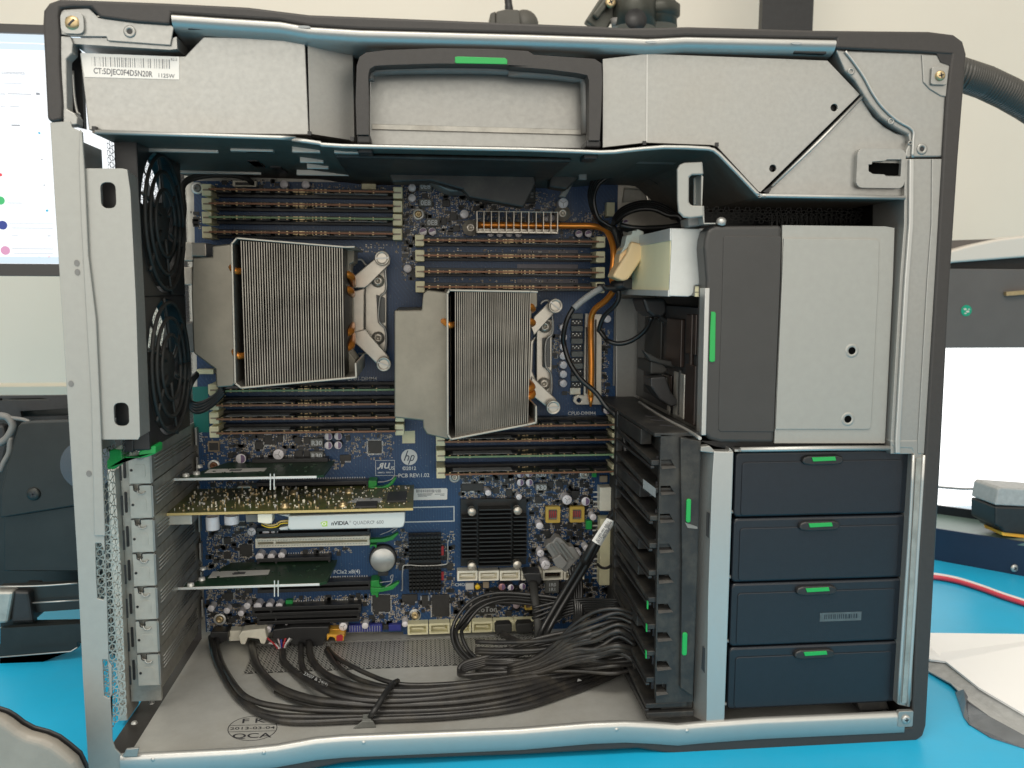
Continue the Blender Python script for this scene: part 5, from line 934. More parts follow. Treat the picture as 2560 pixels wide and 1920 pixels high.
# ================================================================== CPU COOLERS
def cooler(t, duct, shroud, fins, nf, Yf, label, tail, pipesL, pipesR, arms, scr, rv, vert, name='cpu_cooler'):
    c = thing(name, label, 'cpu cooler', (P(t, *fins[0], Yf)[0], Yf, P(t, *fins[2], Yf)[1]), 'cpu coolers')
    b = MB(); b.plate(PL(t, duct, Yf + 14), [], Yf + 14, YB - 14); b.build('air_duct', 'shroud', c, 1)
    # wrap-round shroud: thin walls following the outline
    q = PL(t, shroud, Yf); b = MB(); w_ = 1.3
    for (p, r) in zip(q, q[1:]):
        d = Vector((r[0] - p[0], 0, r[1] - p[1])); L_ = d.length; d.normalize(); b.ob(((p[0] + r[0]) / 2, (Yf + YB - 25) / 2, (p[1] + r[1]) / 2), d, Vector((0, 1, 0)), Vector((-d.z, 0, d.x)), L_ / 2 + w_ * .4, (YB - 25 - Yf) / 2, w_ / 2)
    b.build('shroud', 'fedge', c, .3)
    # fins: quads between top and bottom edges
    X0t, X1t = P(t, *fins[0], Yf + 2), P(t, *fins[1], Yf + 2); X0b, X1b = P(t, *fins[3], Yf + 2), P(t, *fins[2], Yf + 2)
    fb = MB(); random.seed(9)
    for i in range(nf):
        k = i / (nf - 1); xt = X0t[0] + (X1t[0] - X0t[0]) * k; zt = X0t[1] + (X1t[1] - X0t[1]) * k; xb = X0b[0] + (X1b[0] - X0b[0]) * k; zb = X0b[1] + (X1b[1] - X0b[1]) * k
        w0 = .28; dy = random.uniform(-.15, .15); xm = (xt + xb) / 2 + random.uniform(-.12, .12)
        for (xa, za, xc, zc) in ((xt, zt, xm, (zt + zb) / 2), (xm, (zt + zb) / 2, xb, zb)):
            vs = []
            for (x, z) in ((xa, za), (xc, zc)):
                for yy in (Yf + 2 + dy, YB - 30): vs += [(x - w0, yy, z), (x + w0, yy, z)]
            fb.add(vs, [(0, 1, 5, 4), (2, 6, 7, 3), (0, 4, 6, 2), (1, 3, 7, 5)])
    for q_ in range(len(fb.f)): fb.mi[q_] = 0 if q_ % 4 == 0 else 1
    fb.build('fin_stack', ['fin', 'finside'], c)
    b = MB(); xa, xb = X0t[0], X1t[0]; b.box(min(xa, X0b[0]) - 1, xb + 1, YB - 30, YB - 28, X0b[1] + 3, X0t[1] - 4); b.build('fin_base', 'shroud', c)
    b = MB(); b.box(min(xa, X0b[0]) + 2, xb - 2, YB - 28, YB - 8, X0b[1] + 14, X0t[1] - 14); b.build('core_block', 'nickel', c, .5)
    for (x, y, w0, h0) in pipesL:
        p = at(t, x, y, 1, Yf + 8); b = MB(); b.tube([p + Vector((6, 10, 1)), p + Vector((0, 1, 0)), p + Vector((-2, 0, 1)), p + Vector((-5, 8, 3))], 2.2, 10, 3); b.build('heat_pipe', 'orange', c)
    for (x, y, dz) in pipesR:
        p = at(t, x, y, 1, Yf + 34); b = MB(); b.tube([p + Vector((-14, 4, 0)), p + Vector((-3, 4, 0)), p + Vector((1, 7, dz * .1)), p + Vector((2, 14, dz * .3)), p + Vector((0, 44, dz * .7))], 2.7, 10, 4); b.build('heat_pipe', 'orange', c)
    b = MB(); b.plate(PL(t, tail, Yf + 40), [], Yf + 40, YB - 30); b.build('side_plate', 'shroud', c, .5)
    b = MB(); b.plate(PL(t, vert, YB - 22), [], YB - 22, YB - 19); b.build('mounting_plate', 'nickel', c, .8)
    for a in arms:
        b = MB(); b.plate(PL(t, a, YB - 24), [], YB - 24, YB - 21); b.build('mounting_arm', 'nickel', c, .7)
    b = MB(); b.plate(PL(t, rv[0], YB - 8), [], YB - 8, YB - 2); fr = b.build('socket_frame', 'nickel', c, .8)
    b = MB(); b.plate(PL(t, rv[1], YB - 11), [], YB - 11, YB - 8); b.build('load_plate', 'grey', c, .5)
    b = MB(); b.tube([at(t, x, y, 1, YB - 14) for x, y in rv[2]], .9, 8, 4); b.build('retention_lever', 'steel', c)
    for (x, y) in rv[3]:
        p = at(t, x, y, 1, YB - 10); b = MB(); b.lathe([(0, .3), (1.1, .3), (1.3, 2.2), (2.6, 2.4), (3.8, 1.6), (5, .6), (5, -1)], p, (0, -1, 0), 24); b.build('frame_screw', 'nickel', c)
    for (x, y, ang) in scr:
        Yt = YB - 32; p = at(t, x, y, 1, Yt); b = MB(); b.lathe([(3.6, .2), (4.6, .8), (5.3, .8), (5.5, 0), (5.5, -3), (3.4, -4), (3.4, -11)], p, (0, -1, 0), 28); b.lathe([(0, -.3), (4.6, -.3)], p, (0, -1, 0), 28); n = b.build('spring_screw', 'nickel', c)
        s2 = MB(); s2.ob(p + Vector((0, -.4, 0)), Vector((cos(ang), 0, sin(ang))), Vector((0, 1, 0)), Vector((-sin(ang), 0, cos(ang))), 5, .5, .55); s2.build('screw_slot', 'steel', n)
    return c
# left cooler (tile T6 rows; lower half given in the same tile scale: y + (850-400)/.27125 = y + 1659)
o = 1659
cooler('T6', [(330, 790), (500, 770), (520, 790), (545, o + 400), (520, o + 430), (370, o + 440), (360, o + 270), (160, o + 120), (140, 1220), (150, 900), (330, 890)],
       [(1640, 800), (1560, 802), (560, 720), (512, 772), (545, o + 400), (600, o + 442), (1660, o + 345), (1655, o + 220)],
       [(600, 745), (1530, 808), (1548, o + 355), (645, o + 432)], 41, 78, 'left cpu cooler, its grey air duct reaching the rear fans',
       [(1530, 810), (1640, 810), (1640, 940), (1600, 960), (1560, 1240), (1560, o + 60), (1655, o + 190), (1655, o + 340), (1548, o + 350)],
       [(560, 1025, 0, 0), (585, o + 150, 0, 0)], [(1580, 1050, -10), (1570, 1190, -6), (1575, 1600, 6), (1580, o + 80, 10)],
       [[(1650, 1060), (1840, 900), (1870, 850), (1940, 855), (1975, 900), (1970, 960), (1780, 1150), (1740, 1180), (1600, 1180)], [(1600, o - 60), (1740, o - 100), (1800, o - 30), (1960, o + 150), (1985, o + 230), (1930, o + 285), (1870, o + 270), (1840, o + 210), (1640, o + 20)]],
       [(1898, 905, .05), (1915, o + 223, -.35)],
       ([(1740, 980), (1940, 960), (1945, o + 110), (1740, o + 110)], [(1845, 1240), (1870, 1250), (1925, 1270), (1925, 1500), (1860, 1500)],
        [(1640, 975), (1655, 930), (1710, 920), (1770, 980), (1900, 960), (1925, 1010), (1935, 1200), (1880, 1270), (1870, 1480), (1930, 1560), (1935, o + 60), (1900, o + 110), (1680, o + 130)],
        [(1860, 1115), (1862, 1645 - 5)]),
       [(1550, 1230), (1740, 1180), (1735, 1240), (1735, 1560), (1790, 1650), (1560, 1650)])
oo = 0
cooler('U2', [(133, 95), (385, 92), (390, 0), (400, -60), (440, -95), (625, -70), (630, 1240), (640, 1290), (430, 1240), (398, 1180), (395, 1115), (133, 1085)],
       [(1450, -75), (1390, -78), (640, -90), (622, -60), (625, 1240), (655, 1285), (1360, 1150), (1440, 1130), (1440, 985)],
       [(695, -78), (1385, -72), (1360, 1130), (700, 1270)], 37, 70, 'right cpu cooler with a broad grey air duct facing the left cooler',
       [(1385, -70), (1450, -70), (1450, 60), (1400, 100), (1385, 420), (1370, 900), (1440, 990), (1440, 1130), (1360, 1140)],
       [(650, 235, 0, 0)], [(1395, 60, -8), (1395, 200, -6), (1390, 830, 6), (1395, 900, 8)],
       [[(1390, 250), (1420, 150), (1570, 10), (1620, -20), (1675, 30), (1670, 90), (1600, 130), (1500, 240), (1420, 330)], [(1380, 830), (1400, 700), (1460, 760), (1620, 910), (1655, 980), (1640, 1040), (1560, 1030), (1530, 980), (1400, 880)]],
       [(1618, 55, -.7), (1598, 990, -.02)],
       ([(1440, 170), (1590, 175), (1585, 870), (1440, 860)], [(1500, 350), (1570, 340), (1570, 620), (1500, 620)],
        [(1480, 40), (1510, 10), (1560, 20), (1590, 170), (1588, 310), (1530, 380), (1525, 600), (1575, 680), (1580, 850), (1545, 890), (1400, 900)],
        [(1520, 245), (1512, 772)]),
       [(1385, 380), (1440, 330), (1415, 400), (1405, 660), (1450, 760), (1370, 860)])
# ================================================================== VRM COOLER WITH COPPER PIPE
vc = thing('heat_pipe_cooler', 'slim finned cooler strip with a bright copper heat pipe bending down the right side', 'heat pipe cooler', (270, 165, 330))
Yg = 163; X0, X1, Z0, Z1 = rect('T7', 705, 472, 1460, 672, Yg)
b = MB(); b.box(X0, X1, Yg, YB - 8, Z0 - .3, Z0 + 1.2); b.box(X1 - 1, X1, Yg, YB - 8, Z0, Z1); b.box(X0, X0 + 1, Yg, YB - 8, Z0, Z1); b.box(X0, X1, YB - 9, YB - 8, Z0, Z0 + 4); b.box(X0, X1, Yg, Yg + 1.4, Z1 - .7, Z1); b.build('frame', 'nickel', vc, .3)
for i in range(1, 11): xx = X0 + (X1 - X0) * i / 11; b = MB(); b.box(xx - .25, xx + .25, Yg, YB - 9, Z0, Z1); b.build('fin', 'nickel', vc)
for (x, y) in ((1497, 492), (650, 625)):
    p = at('T7', x, y, 1, YB - 9); b = MB(); b.lathe([(0, 1), (1.4, 1), (1.6, 2.4), (3.3, 2.2), (3.5, .5), (6.2, .4), (6.2, -1)], p, (0, -1, 0), 26); b.build('screw_tab', 'nickel', vc)
pp = [at('T7', *q) for q in ((720, 597, 1, 172), (1000, 600, 1, 172), (1300, 604, 1, 172), (1600, 606, 1, 170), (1790, 610, 1, 166), (1900, 650, 1, 158), (1955, 760, 1, 150), (1970, 900, 1, 146), (1955, 1080, 1, 146), (1970, 1190, 1, 150), (1900, 1290, 1, 157), (1800, 1370, 1, 164), (1765, 1450, 1, 168), (1760, 1560, 1, 169))] + [at('U2', *q) for q in ((1945, 400, 1, 170), (1948, 600, 1, 170), (1945, 800, 1, 170), (1940, 880, 1, 171))]
b = MB(); b.tube(pp, 2.4, 12, 5); b.build('heat_pipe', 'orange', vc)
b = MB(); p = at('U2', 1943, 880, 1, 171); b.cyl(p, p - Vector((0, 0, 9)), 2.4, .8, 12); b.build('pipe_tip', 'orange', vc)
b = MB(); b.plate(PL('U2', [(1895, 125), (2045, 130), (2040, 965), (1815, 965), (1780, 935), (1785, 900), (1830, 875), (1880, 880), (1885, 500)], YB - 10), [circ(*P('U2', 1835, 925, YB - 10), 2.0, 14)], YB - 10, YB - 5); b.build('base_plate', 'nickel', vc, .6)
b = MB(); b.bar(at('U2', 1903, 250, 1, YB - 11.5), at('U2', 1900, 860, 1, YB - 11.5), .8, 3); b.bar(at('U2', 1988, 180, 1, YB - 11.5), at('U2', 1985, 880, 1, YB - 11.5), .8, 3); b.build('pipe_groove', 'wine', vc)
# ================================================================== EXPANSION CARDS
def small_card(label, y0, tl_, xr, group):
    c = thing('expansion_card', label, 'expansion card', (85, 104, P('S', 600, y0, 104)[1]), group)
    return c
def card(t, label, edge, face, lab, holes, mm_edge, mm_face, Ye, y_face_top):
    pass
def make_card(t, label, x0, x1, ye, xtop, ytop, labelq, dots, lines, Ye=124, cat='expansion card'):
    # edge line (near the viewer) runs (x0,ye0)-(x1,ye1); board plane is horizontal at that height
    Xa, za = P(t, x0, ye[0], Ye); Xb, zb = P(t, x1, ye[1], Ye); z = (za + zb) / 2
    c = thing('expansion_card', label, cat, (Xa, Ye, z), 'green riser cards'); th = .8
    Xe = at(t, xtop, ytop, 2, z).x
    b = MB(); pts = [(Xa, Ye), (Xb - 8, Ye), (Xb - 3, Ye + 3), (Xe, YB - 14), (Xe, YB - 6), (Xa + 22, YB - 6), (Xa + 6, YB - 50), (Xa, Ye + 10)]
    b.add([(x, y, z + th) for x, y in pts] + [(x, y, z - th) for x, y in pts], [tuple(range(8)), tuple(range(15, 7, -1))] + [(i, (i + 1) % 8, (i + 1) % 8 + 8, i + 8) for i in range(8)]); b.build('circuit_board', 'pcb2', c)
    b = MB(); b.box(Xa - 12, Xb - 8, Ye - .5, Ye + .6, z - th - .1, z + th + .1); b.build('metal_edge', 'smd4', c, .2)
    q = [at(t, x, y, 2, z + th + .15) for x, y in labelq]; b = MB(); b.add(q + [p - Vector((0, 0, .1)) for p in q], [(0, 1, 2, 3), (7, 6, 5, 4), (0, 4, 5, 1), (1, 5, 6, 2), (2, 6, 7, 3), (3, 7, 4, 0)]); lbn = b.build('card_label', 'white', c)
    m0 = [(q[0] * .75 + q[1] * .25), (q[0] * .3 + q[1] * .7), (q[3] * .3 + q[2] * .7), (q[3] * .75 + q[2] * .25)]; mm = sum(q, Vector()) / 4; b = MB(); b.add([mm + (p - mm) * .45 + Vector((0, 0, .1)) for p in m0], [(0, 1, 2, 3)]); b.build('label_print', 'ink2', lbn)
    b = MB()
    for (x, y) in dots: p = at(t, x, y, 2, z + th); b.lathe([(0, 2.2), (2.2, 2), (2.6, 0)], p, (0, 0, 1), 14)
    b.build('stud', 'smd4', c)
    b = MB()
    for (x, y0, y1) in lines: b.bar(at(t, x, y0, 1, Ye - 1), at(t, x, y1, 1, Ye - 1), .7, .7)
    b.build('fastener_pin', 'smd4', c)
    b = MB(); random.seed(4)
    for _ in range(26): xx, yy = random.uniform(Xa + 14, Xe - 8), random.uniform(Ye + 12, YB - 16); a = random.uniform(.6, 2.2); b.box(xx, xx + a, yy, yy + a * .7, z + th, z + th + .7)
    b.build('small_component', 'pcb2', c)
    return c
make_card('U1', 'upper of two small green cards with a white label, above the gold edged graphics card', 25, 1400, (1293, 1252), 1440, 1165, [(310, 1190), (838, 1178), (812, 1208), (262, 1225)], [(215, 1175), (190, 1238), (92, 1255)], [(870, 1232, 1380), (905, 1232, 1378)])
make_card('U3', 'lower of two small green cards with a white label, beneath the ivory slot', 70, 1425, (825, 765), 1465, 625, [(340, 658), (868, 642), (850, 685), (295, 718)], [(250, 640), (238, 737), (135, 790)], [(908, 742, 890), (942, 742, 888)])
# graphics card
Yq = 104; g = thing('graphics_card', 'graphics card with a gold coloured board edge and white branded blower housing', 'graphics card', (100, Yq, 134))
zq = P('U1', 1100, 1582, Yq)[1]; Xa = P('U1', -150, 1590, Yq)[0]; Xb = P('U1', 2185, 1565, Yq)[0]
b = MB(); b.box(Xa, Xb, Yq, YB - 8, zq - .8, zq + .8); b.build('circuit_board', 'pcb3', g); b = MB(); b.box(Xa, Xb, Yq - .3, Yq + .3, zq - .85, zq + .85); b.build('board_edge', 'yedge', g)
random.seed(21)
sm = MB()
for _ in range(520):
    xx, yy = random.uniform(Xa + 8, Xb - 4), random.uniform(Yq + 2, YB - 12); a = random.choice((.4, .5, .7, .9)); h = random.choice((.5, .8, 1.2, 2.2)) if xx < Xb - 60 else .6; sm.m = random.choice((0, 1, 1, 2, 3)); sm.box(xx, xx + a * random.choice((1, 1.8)), yy, yy + a, zq + .8, zq + .8 + h)
n = sm.build('small_components', ['smd4', 'brass', 'smd3', 'ivory'], g); n.o['kind'] = 'stuff'
for (t, x0, y0, x1, y1) in (('U1', 1955, 1410, 2120, 1495), ('U1', 1665, 1500, 1850, 1545)):
    q = [at(t, x, y, 2, zq + 1) for x, y in ((x0, y0), (x1, y0), (x1, y1), (x0, y1))]; xs = [p.x for p in q]; ys = [min(p.y, YB - 12) for p in q]; b = MB(); b.box(min(xs), max(xs), min(ys), max(ys), zq + .8, zq + 2.2); b.build('memory_chip', 'chip', g, .2)
q = [at('U1', x, y, 2, zq + .9) for x, y in ((1660, 1455), (1908, 1455), (1890, 1498), (1575, 1500))]; b = MB(); b.add(q, [(0, 1, 2, 3)]); b.add([p - Vector((0, 0, .08)) for p in q], [(0, 1, 2, 3)]); b.build('card_label', 'ltgrey', g)
for (x, y) in ((1005, 1540), (1540, 1530), (1090, 1415), (1595, 1405)):
    p = at('U1', x, y, 2, zq + .8); b = MB(); b.lathe([(0, 3), (2.4, 2.8), (2.4, 1.6), (3.2, 1.4), (3.4, 0)], (p.x, min(p.y, YB - 12), p.z), (0, 0, 1), 16); b.build('spring_screw', 'brass', g)
# housing under the card
hs = thing  # (no new thing: housing is part of the card)
Yh = Yq + 3
hp = PL('U3', [(1035, 150), (2112, 112), (2110, 205), (2095, 250), (2060, 258), (1050, 278), (1030, 262)], Yh)
b = MB(); b.plate(hp, [], Yh, Yh + 42); K['hous'] = mat('blower_white', (.60, .63, .62), 0, .3); hn = b.build('blower_housing', 'hous', g, 1.4, 3)
b = MB(); b.plate(PL('U3', [(935, 135), (1100, 130), (1110, 150), (1035, 158)], Yh + 6), [], Yh + 6, Yh + 30); b.plate(PL('U3', [(945, 258), (1035, 240), (1035, 275), (960, 278)], Yh + 6), [], Yh + 6, Yh + 30); b.build('housing_tab', 'hous', g, .5)
ang = math.atan2(hp[1][1] - hp[0][1], hp[1][0] - hp[0][0]) * .5
b = MB(); x_, z_ = P('U3', 1510, 215, Yh); text(b, 'nVIDIA', 4.0, x_, Yh - .08, z_, ang, sxx=1.0, bold=.03); b.build('maker_name', 'ink', hn)
b = MB(); x_, z_ = P('U3', 1772, 208, Yh); text(b, 'QUADRO  600', 3.7, x_, Yh - .08, z_, ang, sxx=.92); x2, z2 = P('U3', 1822, 198, Yh); text(b, '®', 1.8, x2, Yh - .08, z2); x2, z2 = P('U3', 1605, 200, Yh); text(b, '®', 1.8, x2, Yh - .08, z2); b.build('model_name', 'ink2', hn)
K['lime'] = mat('lime_green_print', (.38, .60, .10), 0, .5); b = MB(); b.plate(PL('U3', [(1330, 212), (1348, 200), (1395, 194), (1395, 242), (1350, 245), (1342, 225)], Yh), [], Yh - .1, Yh); em = b.build('green_emblem', 'lime', hn)
b = MB(); x_, z_ = P('U3', 1365, 219, Yh); b.plate(circ(x_, z_, 1.6, 16, 1.2), [circ(x_, z_, 1.0, 12, .7)], Yh - .18, Yh - .1); b.build('emblem_eye', 'white', em)
b = MB(); b.plate(PL('U3', [(750, 130), (888, 128), (885, 215), (840, 222), (752, 208)], Yq + 2), [], Yq + 2, Yq + 14); b.build('fan_plug', 'ivory', g, .6)
for k, (m, dy) in enumerate((('ybtn', 8), ('blk', 0), ('yedge', -6))): b = MB(); b.tube([at('U3', x, y + dy, 1, Yq + 8) for x, y in ((790, 215), (850, 240), (920, 235), (970, 205), (1040, 200))], .9, 6, 4); b.build('fan_wire', m, g)
for (x, y0, y1, r) in ((340, 150, 272, 42), (515, 140, 218, 46)):
    p0, p1 = at('U3', x, y0, 1, Yq + 14), at('U3', x, y1, 1, Yq + 14); b = MB(); b.lathe([(0, 0), (r * .105, 0), (r * .112, .5), (r * .112, (p0 - p1).length)], p1, (0, 0, 1), 20); b.build('capacitor', 'captop', g)
b = MB(); b.plate(PL('U3', [(640, 135), (750, 132), (750, 205), (645, 205)], Yq + 12), [], Yq + 12, Yq + 24); b.build('connector', 'grey', g, .4)
X0, X1, Z0, Z1 = rect('U3', -10, 140, 145, 228, Yq + 4); b = MB(); b.box(X0 - 20, X1, Yq + 4, Yq + 22, Z0, Z1); b.box(X0 - 36, X0 - 8, Yq + 2, Yq + 10, Z1, Z1 + 1.5); cn = b.build('video_port', 'nickel', g, .5)
# ================================================================== SLOT COVERS (brackets of the seven slots)
zt = P('S', 380, 1130 + 20, tabY)[1]; pitch = 22.6
for i in range(7):
    z1 = 186.5 - i * 23.0; z0 = z1 - 22.4
    if i in (1,): lab = 'slot bracket of the gold edged graphics card'
    lab = ['topmost', 'second', 'third', 'middle', 'fifth', 'sixth', 'lowest'][i] + ' of the seven metal slot covers in the lower left rear column'
    s_ = thing('slot_cover', lab, 'slot cover', (22, tabY, z0), 'slot covers in the rear column')
    b = MB(); xl, xr_ = 9.0, 23.0; zc = (z0 + z1) / 2
    notch = [(xl, z0), (xr_, z0), (xr_, z1), (xl + 6, z1), (xl + 6.2, z1 - 3), (xl + 4.4, z1 - 4.2), (xl + 3, z1 - 3.4), (xl + 2.6, z1 - .6), (xl, z1)]
    b.plate(notch, [], tabY, tabY + 1.2); b.build('tab', 'tab', s_, .35)
    b = MB(); b.box(20.5, 22, tabY + 1, YB + 3, z0 + .1, z1 - .1); b.build('cover_plate', 'tin', s_, .3)
    for k in (.28, .42, .56, .70):
        b = MB(); zz = z0 + 2 + (z1 - z0 - 4) * k
        b.tube([(22.3, tabY + 12, zz), (22.3, YB - 14, zz)], .55, 6, 1); b.build('stamped_rib', 'galv', s_)
    b = MB(); b.box(22.6, 24.0, tabY - .6, tabY + 3, z0 + .8, z1 - .8); b.build('edge_flange', 'galv', s_, .3)
    b = MB(); b.plate(PL('U7', [(0, 0), (1, 0), (1, 1)], 50) if 0 else rrect(4.8, 6.4, zc - 8, zc + 6, .6, 2), [], tabY + 2.5, tabY + 3.1); b.build('retainer_slot', 'blk', s_)
    b = MB(); b.box(4.9, 6.1, tabY - 4.5, tabY - 4.0, zc - 8, zc + 5); b.build('retainer_slot', 'blk', s_)
    b = MB(); b.tube([(14, tabY - .3, z1 - 3.4), (15, tabY - 1.2, z1 - 5.6), (17.5, tabY - 1.4, z1 - 6.0), (19, tabY - .4, z1 - 4.6)], .5, 6, 3); b.build('bent_hook', 'steel', s_)
    b = MB(); b.plate(rrect(12.4, 19.5, z0 + 4, z0 + 13, 1.4, 3), [], tabY - .25, tabY + .1); b.build('pressed_patch', 'tab', s_, .1)
    b = MB(); b.tube([(9.2, tabY - .1, z1 - .2), (11.6, tabY - .2, z1 - .4), (11.9, tabY - .2, z1 - 3.6), (13.4, tabY - .2, z1 - 4.4), (15.2, tabY - .2, z1 - 3.2), (15.2, tabY - .2, z1 - .3), (22.8, tabY - .1, z1 - .2)], .35, 6, 2); b.build('cut_edge', 'blk', s_)
    if i == 0: pass
    b = MB(); b.cyl((10.8, tabY - .1, z0 + 9), (10.8, tabY - .35, z0 + 9), .9, n=10); b.build('pin_hole', 'blk', s_)
# bracket ends standing at the board side
b = MB()
for i in range(7): z1 = 183 - i * 23.0; b.box(23.5, 25, YB - 6, YB, z1 - 14, z1)
b.build('board_edge_clip', 'galv', case, .3)
# ================================================================== OPTICAL BAY (upper right)
ob_ = thing('drive_bay_cover', 'large bay cover, half charcoal plastic, half pale metal, green tab on its left edge', 'bay cover', (368, 10, 196))
Yc = 6
b = MB(); b.plate(PL('S', [(1760, 620), (1762, 600), (1768, 578), (1780, 565), (1955, 563), (1953, 700), (1940, 980), (1935, 1108), (1800, 1107), (1775, 1100), (1760, 1085), (1754, 1060), (1756, 980), (1762, 850), (1766, 700)], Yc), [], Yc, Yc + 16); dk = b.build('charcoal_panel', 'cover', ob_, 2.2, 4)
b = MB(); b.plate(PL('S', [(1808, 595), (1812, 590), (1953, 591), (1950, 700), (1938, 980), (1934, 1080), (1800, 1079), (1796, 1074), (1797, 980), (1806, 700)], Yc), [], Yc - .45, Yc + .5); b.build('inset_face', 'cover', dk, .4, 2)
b = MB(); b.plate(PL('T8', [(878, 1008), (905, 1010), (914, 1022), (908, 1400), (885, 1408), (864, 1400), (868, 1200)], Yc - .6), [], Yc - .9, Yc + .2); b.build('green_tab', 'green', ob_, .3)
ht = [circ(*P('S', 2130, 877, Yc), 2.0, 16), circ(*P('S', 2120, 1048, Yc), 2.0, 16)]
b = MB(); b.plate(PL('S', [(1956, 563), (2214, 566), (2236, 570), (2232, 700), (2212, 1108), (1936, 1108), (1941, 980), (1954, 700)], Yc + 1), ht, Yc + 1, Yc + 3); b.build('pale_panel', 'paint', ob_)
b = MB(); ri = PL('S', [(1958, 596), (2190, 598), (2197, 604), (2195, 700), (2176, 1068), (2170, 1073), (1938, 1073)], Yc + 1)
b.plate(ri, [], Yc + .1, Yc + 1.2); b.build('pressed_step', 'paint', ob_, .4, 2)
for (x, y) in ((2130, 877), (2120, 1048)):
    x_, z_ = P('S', x, y, Yc); b = MB(); b.lathe([(2.2, -.1), (2.5, .2), (4.1, .25), (4.6, -.2)], (x_, Yc + .1, z_), (0, -1, 0), 24); b.build('dimpled_hole', 'paint', ob_); b = MB(); b.cyl((x_, Yc + .08, z_), (x_, Yc + .02, z_), 2.3, n=24); b.build('hole_shadow', 'void', ob_)
sl_ = [at('S', x, y, 1, Yc + 1.5) for x, y in ((2214, 566), (2232, 700), (2212, 1108))]; sr = [at('S', x, y, 1, Yc + 30) for x, y in ((2252, 575), (2247, 700), (2226, 1104))]
b = MB(); b.add([at('S', 2236, 568, 1, Yc + 2), at('S', 2229, 760, 1, Yc + 2), at('S', 2212, 1108, 1, Yc + 2)] + [at('S', 2262, 570, 1, Yc + 34), at('S', 2252, 760, 1, Yc + 34), at('S', 2232, 1104, 1, Yc + 34)], [(0, 1, 4, 3), (1, 2, 5, 4)]); b.build('side_slope', 'galv', ob_)
b = MB(); b.plate(PL('S', [(1757, 700), (1764, 700), (1757, 980), (1752, 1092), (1754, 980)], Yc), [], Yc - 1, Yc + 60) if 0 else b.bar(at('S', 1762, 720, 1, Yc + 4), at('S', 1753, 1085, 1, Yc + 4), 3, 10); b.build('edge_flange', 'steel', ob_, .4)
b = MB(); b.box(374, 500, Yc + 16.5, 180, 200, 205); b.build('bay_floor', 'tin', ob_); b = MB(); b.box(388, 500, 24, 180, 205, 326); b.build('bay_body', 'blk', ob_)
b = MB(); b.box(372, 500, 26, 150, 328, 329.5); b.build('bay_top', 'tin', ob_)
hp_ = [at('T8', 690, 320, 1, 10), at('T8', 920, 318, 1, 10)]
b = MB(); b.plate(PL('V5', [(1425, 180), (1450, 130), (1500, 108), (1690, 98), (1700, 235), (1580, 238), (1550, 262), (1548, 520), (1575, 552), (1700, 556), (1700, 670), (1560, 688), (1490, 680), (1440, 625), (1428, 500)], 4), [], 4, 6.5); hg = b.build('pull_handle', 'paint', ob_, 1.0, 3)
b = MB(); b.plate(PL('V5', [(1675, 235), (1692, 255), (1680, 560), (1700, 560), (1705, 735), (1820, 735), (1820, 745), (1700, 748), (1670, 560)], 5), [], 5, 20); b.bar(at('V5', 1604, 275, 1, 16), at('V5', 1602, 548, 1, 16), 1.2, 1.2); b.build('handle_flange', 'paint', hg)
p = at('V5', 1880, 722, 1, 8); b = MB(); b.lathe([(0, 2.4), (1.8, 2.2), (2.9, 1), (3, -1)], p, (0, -.5, .86), 16); b.build('cover_screw', 'steel', ob_)
b = MB(); b.plate(PL('V5', [(1530, 690), (1700, 660), (1700, 760), (1540, 780)], 14), [], 14, 30); b.build('hinge_block', 'grey', ob_, 1)
# optical drive
od = thing('optical_drive', 'pale metal optical drive with a cream labelled rear side, beside the charcoal bay cover', 'optical drive', (350, 20, 283))
Yo = 22; X0, X1, Z0, Z1 = rect('V5', 1362, 792, 1735, 1500, Yo); xr0 = X0
b = MB(); b.plate(PL('V5', [(1365, 790), (1725, 795), (1745, 830), (1740, 1378), (1610, 1380), (1598, 1395), (1595, 1450), (1575, 1485), (1540, 1500), (1350, 1495), (1338, 1485), (1362, 1000)], Yo), [], Yo, Yo + 1.5); b.build('side_face', 'silver', od, .5)
b = MB(); b.box(X0 + .5, 486, Yo + 1.6, 168, Z0 + .5, Z1 - .2); b.build('housing', 'galv', od)
b = MB(); b.box(X0 - .6, X0 + .4, Yo + 1.5, 168, Z0 + 4, Z1 - 7.5); b.build('cream_label', 'beige', od)
b = MB(); b.box(X0 - 1.2, X0 + .4, Yo + .5, 168, Z1 - 7.5, Z1); b.box(X0 - 1.5, X0 + .4, Yo + .5, 168, Z0, Z0 + 4); b.build('edge_flange', 'silver', od, .3)
X2, X3, Z2, Z3 = rect('V5', 1605, 1392, 1700, 1450, Yo + 2); b = MB(); b.box(X2, X3, Yo + 1.2, Yo + 1.58, Z2, Z3); b.box(X2, X3 + 3, Yo + 1, Yo + 3, Z2 - 3, Z2 - .5); b.build('label_window', 'beige', od)
cq = [at('V5', x, y, 0, xr0 - 8) for x, y in ((1130, 1305), (900, 1330))]
b = MB(); b.plate(PL('V5', [(860, 1320), (900, 1310), (1060, 1300), (1130, 1300), (1132, 1335), (1088, 1340), (1085, 1375), (1065, 1380), (1060, 1418), (900, 1422), (860, 1400)], 120), [], 120, 140); tag(b.build('power_connector', 'blk', None, .8), 'black power connector plugged into the cream rear side of the optical drive', 'connector')
b = MB(); b.plate(PL('V5', [(1090, 1345), (1135, 1335), (1135, 1445), (1060, 1440), (1062, 1385), (1088, 1380)], 128), [], 128, 140); b.build('socket', 'cream', od, .4)
